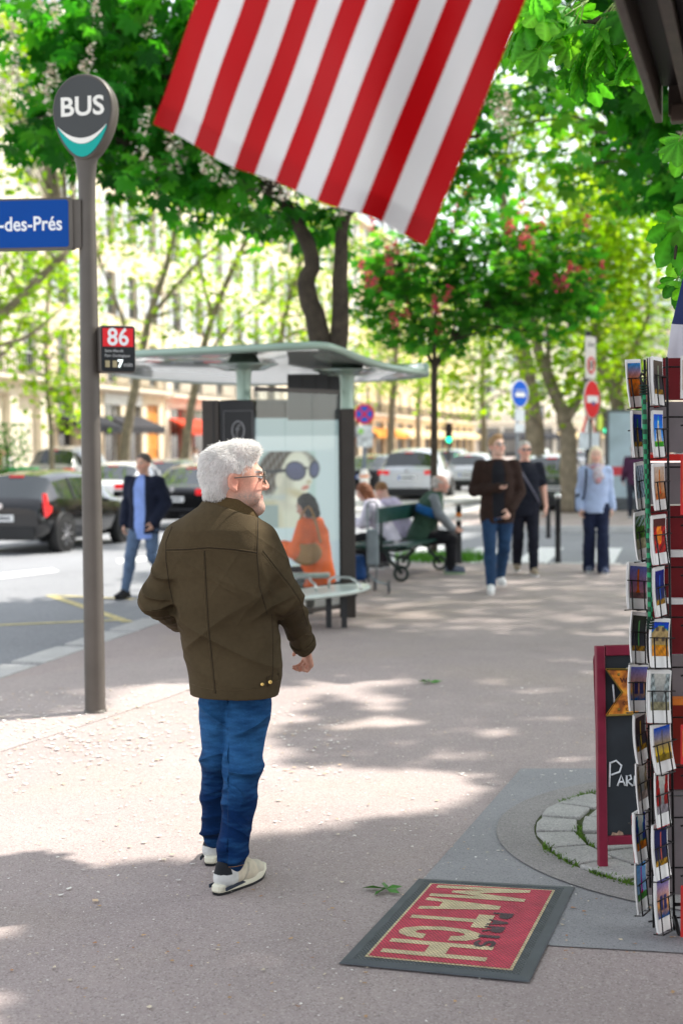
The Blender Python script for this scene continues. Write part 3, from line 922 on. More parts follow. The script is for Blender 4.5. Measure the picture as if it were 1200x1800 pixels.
    V, Q = S.polygonize(1)
    n1 = snoise((V[:, 0], V[:, 1], V[:, 2]), 10, 77, 3); n2 = snoise((V[:, 0] * .4, V[:, 1] * .4, V[:, 2] * 2), 120, 78, 2)
    fade = np.clip(np.exp(-((V[:, 2] - .62) / .2) ** 2) * .5 + .38 * n1 + .22 * n2 + .2 * np.exp(-((V[:, 2] - .4) / .1) ** 2), 0, 1)[:, None]
    cj = np.array((.003, .022, .085)) * (1 - fade) + np.array((.03, .125, .30)) * fade
    jeans = np_mesh('jeans', V, Q, mat('denim', (1, 1, 1), .8, attr=True, fold=.02, var=.1, vscale=40, var2=.18, v2scale=260, bump=.3, bscale=420, spec=.08), t, True, cj, np.clip(-jf((V[:, 0], V[:, 1], V[:, 2])), -.02, .02) / .02 * 1.8 + .5 * crease((V[:, 2] * .9 + V[:, 0] * .3, V[:, 0] * .3, V[:, 1] * .3), (1, 1, 1), 46, 81, 6) * np.clip(.3 + snoise((V[:, 0], V[:, 1], V[:, 2]), 9, 82, 2), 0, 1))
    # hem stitching on the nearer leg
    bv2 = BVHTree.FromPolygons([Vector(p) for p in V], [tuple(f) for f in Q])
    run = []
    for i in range(40):
        px = 379 + (428 - 379) * i / 39; py = 1520 + 4 * math.sin(i / 39 * PI)
        d = (at(px, py, base.y) - CAM).normalized(); loc, *_ = bv2.ray_cast(camL, d)
        if loc is not None: run.append(loc - d * .001)
    if len(run) > 3:
        b = MB()
        for i in range(0, len(run) - 1): 
            if (run[i + 1] - run[i]).length < .03: b.tube(run[i:i + 2], .0009, 4)
        if b.v: b.build('stitching', mat('orange_thread', (.4, .2, .08), .8), jeans)
    # ---- trainers
    for s_ in 'LR':
        f = J['ft' + s_].copy(); f[2] = 0; f /= np.linalg.norm(f)
        an = J['an' + s_]; g = v3((an[0], an[1], 0)); up = v3((0, 0, 1)); sd = np.cross(f, up); Rr = np.stack([sd, f, up], 1)
        heel = g - f * .055
        P_ = lambda a, fw, zz: heel + sd * a + f * fw + up * zz
        lo2 = np.minimum(P_(0, -.06, 0), P_(0, .31, 0)) - .08; lo2[2] = -.01; hi2 = np.maximum(P_(0, -.06, 0), P_(0, .31, 0)) + .08; hi2[2] = .17
        S = SDF(lo2, hi2, .0035)
        S.cone(P_(0, .02, .055), P_(0, .02, .095), .040, .033, 0)
        S.cone(P_(0, .03, .055), P_(.002, .14, .05), .042, .045, .02); S.cone(P_(0, .14, .05), P_(0, .215, .042), .045, .036, .02)
        S.cone(P_(0, .05, .085), P_(0, .15, .07), .032, .027, .02)
        S.cone(P_(0, .03, .105), P_(0, .03, .16), .026, .03, .006, '-')
        S.halfspace(P_(0, 0, .03), -up)
        V, Q = S.polygonize(1)
        loc = (V - heel) @ Rr
        cc = np.tile(np.array((.62, .55, .42), dtype=np.float32), (len(V), 1))
        cc[loc[:, 1] < .055] = (.6, .6, .58)
        tabm = (loc[:, 1] < .02) & (loc[:, 2] > .075); cc[tabm] = (.012, .014, .018)
        cc[loc[:, 1] > .18] = (.6, .55, .44)
        toe = (loc[:, 1] > .075) & (loc[:, 1] < .15) & (np.abs(loc[:, 0]) > .03) & (np.abs((loc[:, 1] - .1) - (loc[:, 2] - .05) * .7) < .006); cc[toe] = (.45, .4, .31)
        sh = np_mesh('shoe', V, Q, mat('suede', (1, 1, 1), .8, attr=True, var=.1, vscale=40, bump=.2, bscale=500), t, True, cc)
        b = MB()
        out = []
        for i in range(36):
            a = 2 * PI * i / 36; fw = .118 + .152 * math.cos(a); wd = np.interp(fw, [-.04, .05, .15, .22, .27], [.032, .036, .044, .039, .025])
            out.append((wd * (1 if math.sin(a) > 0 else -1) * min(1, abs(math.sin(a)) ** .45), fw))
        pts = [(p[0], p[1]) for p in out]
        def ring(sc_, zf): return [P_(p[0] * sc_, .118 + (p[1] - .118) * sc_, zf(p[1])) for p in pts]
        curl_ = lambda fw: .016 * max(0, (fw - .2) / .07) ** 2
        layers = [(1.0, lambda fw: .000 + curl_(fw)), (1.02, lambda fw: .010 + curl_(fw))]
        layers2 = [(1.0, lambda fw: .0105 + curl_(fw)), (1.04, lambda fw: .018 + curl_(fw)), (1.03, lambda fw: .034 + curl_(fw)), (.97, lambda fw: .040 + curl_(fw))]
        for nm, ly, mm in (('outsole', layers, mat('black_rubber', (.02, .02, .022), .7)), ('midsole', layers2, mat('cream_foam', (.78, .75, .6), .6, var=.06))):
            b = MB(); rs = [ring(s2, zf) for s2, zf in ly]; vs = sum(rs, []); fs = []
            for i in range(len(rs) - 1):
                for j in range(36): fs.append((i * 36 + j, i * 36 + (j + 1) % 36, (i + 1) * 36 + (j + 1) % 36, (i + 1) * 36 + j))
            fs.append(tuple(range(36))[::-1]); fs.append(tuple((len(rs) - 1) * 36 + j for j in range(36)))
            b._add(vs, fs, False); mo = b.build(nm, mm, sh)
            if nm == 'midsole':
                w_ = MB()
                for sg in (1, -1):
                    w_.prism([(-.02, .020), (.10, .024), (.085, .033), (-.02, .033)], P_(sg * .0445, 0, 0) if False else P_(sg * .0375, 0, 0), Vector(f), Vector(up), .006 * (1 if sg > 0 else -1) * (1))
                w_.build('heel_wedge', mat('navy_foam', (.02, .03, .05), .5), mo)
        la = MB()
        for i in range(4): la.tube([P_(-.022, .10 + i * .022, .096 - i * .009), P_(0, .104 + i * .022, .103 - i * .009), P_(.022, .10 + i * .022, .096 - i * .009)], .003, 6)
        la.build('laces', mat('cream_lace', (.75, .7, .58), .8), sh)
        tb = MB(); tb.prism(rounded_rect(.036, .034, .006), P_(0, -.034, .092) , sd, up, .003); 
    # ---- spectacles and hair
    glasses(J, t, False, (.12, .11, .09))
    S = SDF(c - .22, c + .22, .005)
    E = lambda a, b_, d, rx, ry, rz, kk=.02, op='+': S.ell(hp(a, b_, d), (rx * k, ry * k, rz * k), Rh, kk, op)
    E(0, .020, .042, .079, .098, .083, 0); E(0, -.032, .098, .06, .052, .03, .03); E(0, .066, -.02, .07, .046, .072, .03)
    E(0, -.135, -.018, .1, .082, .1, .01, '-')
    for s_ in (1, -1):
        E(s_ * .09, -.05, -.055, .05, .068, .06, .01, '-'); E(s_ * .09, .008, -.02, .035, .034, .044, .008, '-')
    E(0, .0, -.12, .12, .085, .06, .008, '-')
    S.disp(lambda P: .006 * snoise(P, 60, 5, 3), .03)
    V, Q = S.polygonize(1)
    hair = np_mesh('hair', V, Q, leaf_mat('white_hair_base', .45, (1, 1, 1), .7), t, True, np.tile(np.array((.93, .92, .9)), (len(V), 1)))
    # strands: thin tapering blades growing off the shell
    nrm = np.zeros_like(V); e1 = V[Q[:, 1]] - V[Q[:, 0]]; e2 = V[Q[:, 2]] - V[Q[:, 0]]; fn_ = np.cross(e1, e2)
    for j in range(4): np.add.at(nrm, Q[:, j], fn_)
    nrm /= np.linalg.norm(nrm, axis=1)[:, None] + 1e-9
    rg = np.random.default_rng(5)
    lv = (V - c) @ Rh / k; ln = nrm @ Rh
    NS = 20000
    ok = np.nonzero((ln[:, 1] > -.75) | (lv[:, 2] > .06))[0]
    ok = ok[(np.hypot(lv[ok, 1] - .01, (lv[ok, 2] + .015)) > .045) | (ln[ok, 2] > .5)]; pick = rg.choice(ok, NS)
    P0 = V[pick] + rg.normal(0, .002, (NS, 3)); N0 = nrm[pick]; l0 = lv[pick]
    flow = np.zeros((NS, 3), dtype=np.float32)     # head frame: x right, -y front, z up
    topw = np.clip((l0[:, 2] - .04) / .05, 0, 1)
    frw = np.clip((.0 - l0[:, 1]) / .06, 0, 1) * topw
    flow[:, 2] = -1.0 * (1 - topw) - .15 * topw; flow[:, 1] = .35 * (1 - topw) + .75 * topw * (1 - frw) - .9 * frw
    flow = flow @ Rh.T
    N2 = N0 * (.10 + .30 * topw + .2 * frw)[:, None] + flow * 1.0 + rg.normal(0, .24, (NS, 3))
    N2 /= np.linalg.norm(N2, axis=1)[:, None]
    ln_ = rg.uniform(.006, .016, NS) * (1 + .35 * topw + .15 * frw)
    sdv = np.cross(N2, rg.normal(size=(NS, 3))); sdv /= np.linalg.norm(sdv, axis=1)[:, None]
    wdt = rg.uniform(.0004, .0010, NS)[:, None]
    mid = P0 + N2 * (ln_ * .55)[:, None] + N0 * .002; tip = P0 + (N2 * .8 + flow * .35) * ln_[:, None]
    VV = np.concatenate([P0 - sdv * wdt, P0 + sdv * wdt, mid + sdv * wdt * .8, mid - sdv * wdt * .8, tip])
    i = np.arange(NS)
    np_mesh('strands', VV, [np.stack([i, i + NS, i + 2 * NS, i + 3 * NS], 1), np.stack([i + 3 * NS, i + 2 * NS, i + 4 * NS], 1)],
            leaf_mat('white_hair_strand', .5, (1, 1, 1), .7), hair, False, np.tile((rg.choice([.66, .8, .9, .95, .96], NS)[:, None] * np.array((1, .985, .96))), (5, 1)))
    return t
main_man()
# ------------------------------------------------------------------ ground
SD = Vector((0.238, 1, 0)).normalized()          # street direction
SN = Vector((SD.y, -SD.x, 0))                      # towards the buildings on the right
K0 = Vector((-2.67, 11.13, 0))                     # a point on the kerb line
def kerb(Y): return K0.x + (Y - K0.y) * 0.238
def st(a, b, z=0.0):                               # street coords: a along, b right of the kerb
    return K0 + SD * a + SN * b + Vector((0, 0, z))

def asphalt(name, base, speck, sscale=420, var=.12, vscale=1.3, bump=.4, rough=.85, stain=None, gum=False):
    m = bpy.data.materials.new(name); m.use_nodes = True
    n = m.node_tree; L = n.links; b = n.nodes['Principled BSDF']
    tc = n.nodes.new('ShaderNodeTexCoord')
    def noise(s, d=4, r=.6):
        t = n.nodes.new('ShaderNodeTexNoise'); t.inputs['Scale'].default_value = s; t.inputs['Detail'].default_value = d; t.inputs['Roughness'].default_value = r
        L.new(tc.outputs['Object'], t.inputs['Vector']); return t
    def mr(src, a, bb, c, d):
        t = n.nodes.new('ShaderNodeMapRange'); t.inputs[1].default_value = a; t.inputs[2].default_value = bb; t.inputs[3].default_value = c; t.inputs[4].default_value = d
        L.new(src, t.inputs[0]); return t.outputs[0]
    def mix(fac, a, bb):
        t = n.nodes.new('ShaderNodeMix'); t.data_type = 'RGBA'
        L.new(fac, t.inputs[0])
        for v, i in ((a, 6), (bb, 7)):
            if isinstance(v, tuple): t.inputs[i].default_value = (*v, 1)
            else: L.new(v, t.inputs[i])
        return t.outputs[2]
    big = noise(vscale, 5); mid = noise(vscale * 9, 4)
    c = mix(mr(big.outputs[0], .3, .7, 0, 1), tuple(x * (1 - var) for x in base), tuple(x * (1 + var) for x in base))
    if stain: c = mix(mr(noise(.55, 3).outputs[0], .5, .68, 0, .8), c, stain)
    c = mix(mr(mid.outputs[0], .55, .8, 0, .3), c, tuple(x * .75 for x in base))
    v = n.nodes.new('ShaderNodeTexVoronoi'); v.inputs['Scale'].default_value = sscale * .5; L.new(tc.outputs['Object'], v.inputs['Vector'])
    sep = n.nodes.new('ShaderNodeSeparateColor'); L.new(v.outputs['Color'], sep.inputs[0])
    c = mix(mr(sep.outputs[0], .72, 1, 0, .55), c, speck)
    c = mix(mr(sep.outputs[1], .75, 1, 0, .6), c, tuple(x * .45 for x in base))
    if gum:
        for sc_, lim, colr, am in ((1.9, .03, tuple(x * .55 for x in base), .5), (3.7, .026, tuple(x * 1.4 for x in base), .5), (.8, .10, tuple(x * .75 for x in base), .3)):
            vg = n.nodes.new('ShaderNodeTexVoronoi'); vg.inputs['Scale'].default_value = sc_
            ad = n.nodes.new('ShaderNodeVectorMath'); ad.operation = 'ADD'; wn = noise(9, 3); ws = n.nodes.new('ShaderNodeVectorMath'); ws.operation = 'SCALE'; ws.inputs['Scale'].default_value = .09
            L.new(wn.outputs[1], ws.inputs[0]); L.new(tc.outputs['Object'], ad.inputs[0]); L.new(ws.outputs[0], ad.inputs[1]); L.new(ad.outputs[0], vg.inputs['Vector'])
            c = mix(mr(vg.outputs['Distance'], lim * .6, lim * 1.4, am, 0), c, colr)
    L.new(c, b.inputs['Base Color']); b.inputs['Roughness'].default_value = rough; b.inputs['Specular IOR Level'].default_value = .3
    bp = n.nodes.new('ShaderNodeBump'); bp.inputs['Strength'].default_value = bump; bp.inputs['Distance'].default_value = .006
    L.new(noise(sscale * .45, 3).outputs[0], bp.inputs['Height']); L.new(bp.outputs[0], b.inputs['Normal'])
    return m

A_road = asphalt('road_asphalt', (.28, .285, .30), (.42, .42, .42), 160, .12, .35)
A_pave = asphalt('pavement_asphalt', (.40, .332, .315), (.60, .54, .50), 330, .10, .9, stain=(.42, .345, .30), gum=True)
A_slab = asphalt('slab_asphalt', (.315, .312, .318), (.42, .41, .41), 420, .10, 1.5, .3)
A_gran = asphalt('granite', (.50, .49, .475), (.72, .71, .7), 300, .10, 4, .25, .7)
A_cob = asphalt('cobble_granite', (.41, .40, .38), (.68, .66, .62), 360, .16, 5, .6, .75)
WHITE = mat('road_paint', (.80, .80, .78), .7, var=.12, vscale=14, bump=.2)
YELLOW = mat('road_paint_yellow', (.60, .51, .25), .7, var=.3, vscale=14)

def sheet(name, pts, z, m, kind=True):
    b = MB(); b._add([(p[0], p[1], z) for p in pts], [tuple(range(len(pts)))]); o = b.build(name, m)
    # face up
    if o.data.polygons[0].normal.z < 0: o.data.flip_normals()
    if kind: struct(o)
    return o

sheet('road', [(-600, -60), (600, -60), (600, 1500), (-600, 1500)], -.125, A_road)
def slab(name, pts, z0, z1, m):
    b = MB(); n = len(pts)
    ar = sum(pts[i][0] * pts[(i + 1) % n][1] - pts[(i + 1) % n][0] * pts[i][1] for i in range(n))
    if ar < 0: pts = pts[::-1]
    b.prism([(p[0], p[1]) for p in pts], (0, 0, z0), (1, 0, 0), (0, 1, 0), z1 - z0)
    return struct(b.build(name, m))

KW = .30
C_END = 10.3      # near pavement ends (street coordinate a), the side street follows
ROUND = [(C_END - 1.2 + 1.2 * math.sin(t), .0 + 1.2 - 1.2 * math.cos(t)) for t in [PI / 2 * i / 8 for i in range(9)]]
near = [st(-18, KW)] + [st(a - KW * math.sin(i / 8 * PI / 2), b_ + KW * math.cos(i / 8 * PI / 2)) for i, (a, b_) in enumerate(ROUND)] + [st(C_END - KW, 14), st(-18, 14)]
slab('pavement', near, -.12, 0, A_pave)
out = [st(-18, 0)] + [st(a, b_) for a, b_ in ROUND] + [st(C_END, 14)]
inn = [st(-18, KW - .006)] + [st(a - (KW - .006) * math.sin(i / 8 * PI / 2), b_ + (KW - .006) * math.cos(i / 8 * PI / 2)) for i, (a, b_) in enumerate(ROUND)] + [st(C_END - KW + .006, 14)]
kb = MB()
for i in range(len(out) - 1):
    n_ = max(1, int((out[i + 1] - out[i]).length / 1.0))
    for j in range(n_):
        a0, a1 = out[i].lerp(out[i + 1], j / n_ + .003), out[i].lerp(out[i + 1], (j + 1) / n_ - .003); b0, b1 = inn[i].lerp(inn[i + 1], j / n_ + .003), inn[i].lerp(inn[i + 1], (j + 1) / n_ - .003)
        pl = [(p.x, p.y) for p in (a0, b0, b1, a1)]
        ar = sum(pl[q_][0] * pl[(q_ + 1) % 4][1] - pl[(q_ + 1) % 4][0] * pl[q_][1] for q_ in range(4))
        if ar < 0: pl = pl[::-1]
        kb.prism(pl, (0, 0, -.13), (1, 0, 0), (0, 1, 0), .134)
struct(kb.build('kerb', A_gran))
# pavement beyond the side street, the opposite pavement and the island
slab('pavement', [st(19.5, 0), st(19.5, 16), st(160, 16), st(160, 0)], -.12, 0, A_pave)
slab('kerb', [st(19.2, -.3), st(19.2, 16), st(19.494, 16), st(19.494, -.006), st(160, -.006), st(160, -.3)], -.12, .004, A_gran)
slab('pavement', [st(-10, -20.5), st(-10, -13.8), st(260, -13.8), st(260, -20.5)], -.12, 0, A_pave)
slab('kerb', [st(-10, -13.79), st(-10, -13.5), st(260, -13.5), st(260, -13.79)], -.12, .004, A_gran)
isl = [ground(560, 905, -.1), ground(770, 893, -.1), ground(850, 881, -.1), ground(860, 868, -.1), ground(700, 869, -.1), ground(560, 872, -.1)]
slab('traffic_island', [(p.x, p.y) for p in isl], -.12, -.02, A_gran)

# paler border strip along the kerb and the dark asphalt by the tree surround
strip = [ground(-40, 1335), ground(150, 1275), ground(300, 1225), ground(420, 1180), ground(350, 1150), ground(-40, 1200)]
sheet('pavement_band', [(p.x, p.y) for p in strip], .003, asphalt('band_asphalt', (.43, .365, .345), (.62, .56, .53), 330, .1, 1.2))
sl = [ground(690, 1600), ground(745, 1545), ground(915, 1352), ground(1250, 1352), ground(1250, 1680), ground(968, 1664)]
sheet('pavement_patch', [(p.x, p.y) for p in sl], .004, A_slab)
TREE_C = Vector((1.78, 6.05, 0))
def ring_poly(r0, r1, n=72, cutoff=None):
    b = MB(); v = []
    for i in range(n):
        a = 2 * PI * i / n
        v += [(TREE_C.x + r0 * math.cos(a), TREE_C.y + r0 * math.sin(a), 0), (TREE_C.x + r1 * math.cos(a), TREE_C.y + r1 * math.sin(a), 0)]
    return v, [(2 * i, 2 * i + 1, (2 * i + 3) % (2 * n), (2 * i + 2) % (2 * n)) for i in range(n)]
v, f_ = ring_poly(.955, 1.12)
b = MB(); b._add([(x, y, .009) for x, y, z in v], f_); o = struct(b.build('tree_surround', asphalt('border_asphalt', (.30, .282, .27), (.5, .46, .44), 380, .1, 2)))
if o.data.polygons[0].normal.z < 0: o.data.flip_normals()
b = MB(); v, f_ = ring_poly(0.0, .96); b._add([(x, y, .006) for x, y, z in v], f_)
o = struct(b.build('tree_bed', asphalt('moss_soil', (.075, .095, .03), (.12, .17, .03), 300, .35, 12, .8)))
if o.data.polygons[0].normal.z < 0: o.data.flip_normals()
# granite setts in rings around the tree
rg = random.Random(3)
b = MB()
for (r0, r1, n_) in ((.78, .945, 23), (.58, .75, 17), (.385, .56, 12)):
    ph = rg.random()
    for i in range(n_):
        a0 = 2 * PI * (i + ph) / n_; a1 = a0 + 2 * PI / n_
        g = .015 / ((r0 + r1) / 2)
        jit = lambda: rg.uniform(-.011, .011)
        pl = []
        for r, a in ((r0, a0 + g), (r1, a0 + g), (r1, (a0 + a1) / 2), (r1, a1 - g), (r0, a1 - g)):
            rr = r + jit(); aa = a + jit() / .7; pl.append((TREE_C.x + rr * math.cos(aa), TREE_C.y + rr * math.sin(aa)))
        b.prism(pl, (0, 0, -.02), (1, 0, 0), (0, 1, 0), .036 + rg.uniform(0, .007))
struct(b.build('cobbles', A_cob, bevel=.006))

# road markings
def paint(name, pts, m=WHITE, z=-.121):
    p = [ground(x, y, z) for x, y in pts]; sheet(name, [(q.x, q.y) for q in p], z, m)
paint('road_marking', [(-20, 1010), (92, 999), (105, 1004), (-20, 1020)])
paint('road_marking', [(205, 983), (262, 978), (268, 984), (208, 990)])
def stripe(name, a, c, wdt, m, z=-.120):
    a = ground(*a, z); c = ground(*c, z); d = (c - a).normalized(); s_ = Vector((-d.y, d.x, 0)) * wdt / 2
    sheet(name, [(p.x, p.y) for p in (a - s_, a + s_, c + s_, c - s_)], z, m)
stripe('bus_stop_marking', (-40, 1100), (222, 1089), .12, YELLOW, -.1205)
stripe('bus_stop_marking', (88, 1046), (226, 1093), .12, YELLOW, -.1195)
stripe('bus_stop_marking', (88, 1046), (236, 1053), .12, YELLOW, -.119)
for i in range(8):      # crossing over the side street
    a = 11.0 + 1.0 * i
    pass
for i in range(9):
    b0 = .7 + i * 1.0
    pts = [st(10.9, b0), st(10.9, b0 + .5), st(14.9, b0 + .5), st(14.9, b0)]
    sheet('zebra_crossing', [(p.x, p.y) for p in pts], -.121, WHITE)
for i in range(12):
    a = -8 + i * 8
    sheet('lane_marking', [(p.x, p.y) for p in (st(a, -6.9), st(a, -6.75), st(a + 3, -6.75), st(a + 3, -6.9))], -.121, WHITE)

# ------------------------------------------------------------------ litter of blossom, bracts and leaves
def litter(name, n, region, size, cols, z=.004, seed=1, clump=True):
    rg = np.random.default_rng(seed)
    V = []; 
    P = region(rg, n); n = len(P)
    ang = rg.uniform(0, 6.28, n); s1 = rg.uniform(.5, 1.3, n) * size; s2 = s1 * rg.uniform(.4, .9, n)
    tilt = rg.uniform(-.4, .4, (n, 2))
    k = 5; vs = []
    for j in range(k):
        a = 2 * PI * j / k; x = np.cos(a) * s1 * rg.uniform(.7, 1.3, n); y = np.sin(a) * s2 * rg.uniform(.7, 1.3, n)
        dx = x * np.cos(ang) - y * np.sin(ang); dy = x * np.sin(ang) + y * np.cos(ang)
        zz = z + np.abs(x * tilt[:, 0] + y * tilt[:, 1]) + .2 * size
        vs.append(np.stack([P[:, 0] + dx, P[:, 1] + dy, zz], 1))
    V = np.concatenate(vs); i = np.arange(n)
    f = np.stack([i + n * j for j in range(k)], 1)
    c = np.array(cols)[rg.integers(0, len(cols), n)] * rg.uniform(.75, 1.15, (n, 1))
    o = np_mesh(name, V, f, mat('litter', (1, 1, 1), .8, attr=True, var=0), None, False, np.tile(c, (k, 1)))
    o['kind'] = 'stuff'; o['label'] = 'pale fallen petals and bits scattered on the pavement'; o['category'] = 'petals'
    return o
def reg(poly_px, dens=None):
    pp = [ground(*p) for p in poly_px]
    xs = [p.x for p in pp]; ys = [p.y for p in pp]
    def f(rg, n):
        P = np.stack([rg.uniform(min(xs), max(xs), n * 3), rg.uniform(min(ys), max(ys), n * 3)], 1)
        inside = np.zeros(len(P), bool); m = len(pp)
        for i in range(m):
            a, b_ = pp[i], pp[(i + 1) % m]
            c = ((a.y > P[:, 1]) != (b_.y > P[:, 1])) & (P[:, 0] < (b_.x - a.x) * (P[:, 1] - a.y) / (b_.y - a.y + 1e-9) + a.x)
            inside ^= c
        P = P[inside]
        if dens is not None:
            nn = snoise((P[:, 0], P[:, 1], P[:, 0] * 0), dens, 12, 3); P = P[nn + rg.normal(0, .35, len(P)) > .05]
        return P[:n]
    return f
PET = [(.82, .78, .72), (.85, .82, .78), (.75, .66, .52), (.62, .46, .3), (.8, .76, .7)]
litter('fallen_petals', 900, reg([(-60, 1215), (600, 1195), (620, 1330), (380, 1560), (-60, 1640)], 2.0), .012, PET, seed=1)
litter('fallen_petals', 240, reg([(-60, 1230), (420, 1200), (470, 1270), (300, 1340), (-60, 1430)], 3.0), .017, PET[:3], seed=2)
litter('fallen_petals', 1700, reg([(-60, 1260), (1060, 1180), (1060, 1560), (900, 1800), (-60, 1800)]), .0052, PET, seed=3)
litter('fallen_petals', 260, reg([(440, 1200), (1040, 1180), (1040, 1500), (600, 1560)]), .010, PET, seed=4)
litter('fallen_bracts', 130, reg([(-60, 1560), (1200, 1560), (1200, 1800), (-60, 1800)]), .008, [(.45, .22, .1), (.55, .34, .16), (.7, .6, .45)], seed=5)
for (px, py, s, lab) in ((755, 1201, .10, 'green leaf lying on the pavement ahead of the man, farther one'), (678, 1567, .095, 'crumpled green leaf lying on the pavement just left of the red doormat')):
    g = ground(px, py); rg = random.Random(px); b = MB()
    for i in range(5):
        a = i * 1.25 + .4; L_ = s * rg.uniform(.7, 1.1); d = Vector((math.cos(a), math.sin(a), 0)); s_ = Vector((-d.y, d.x, 0))
        b._add([g + Vector((0, 0, .012)), g + d * L_ * .5 + s_ * L_ * .2 + Vector((0, 0, .012 + rg.uniform(0, .02))), g + d * L_ + Vector((0, 0, .008 + rg.uniform(0, .01))), g + d * L_ * .5 - s_ * L_ * .2 + Vector((0, 0, .01))], [(0, 1, 2), (0, 2, 3)])
    tag(b.build('fallen_leaf', mat('fallen_leaf', (.07, .22, .03), .5, var=.3, vscale=40)), lab, 'leaf')
# moss and weeds between the setts
def moss(rg, n):
    a = rg.uniform(0, 6.28, n); r = np.choose(rg.integers(0, 4, n), [.95, .765, .565, .37]) + rg.normal(0, .01, n)
    P = np.stack([TREE_C.x + r * np.cos(a), TREE_C.y + r * np.sin(a)], 1)
    return P[snoise((P[:, 0], P[:, 1], 0 * P[:, 0]), 7, 4, 2) > -.1]
rgn = np.random.default_rng(9)
P = moss(rgn, 9000); n = len(P); hgt = rgn.uniform(.010, .028, n); a = rgn.uniform(0, 6.28, n); wv = rgn.uniform(.003, .007, n)
ex = np.stack([np.cos(a), np.sin(a), 0 * a], 1) * wv[:, None]; B0 = np.concatenate([P, np.full((n, 1), .006)], 1)
lean = np.stack([rgn.normal(0, .012, n), rgn.normal(0, .012, n), hgt], 1)
i = np.arange(n)
o = np_mesh('moss', np.concatenate([B0 - ex, B0 + ex, B0 + lean]), np.stack([i, i + n, i + 2 * n], 1), mat('moss', (.10, .20, .02), .8, var=.4, vscale=20), None, False)
o['kind'] = 'stuff'; o['label'] = 'green moss and weeds between the granite setts around the tree'; o['category'] = 'moss'
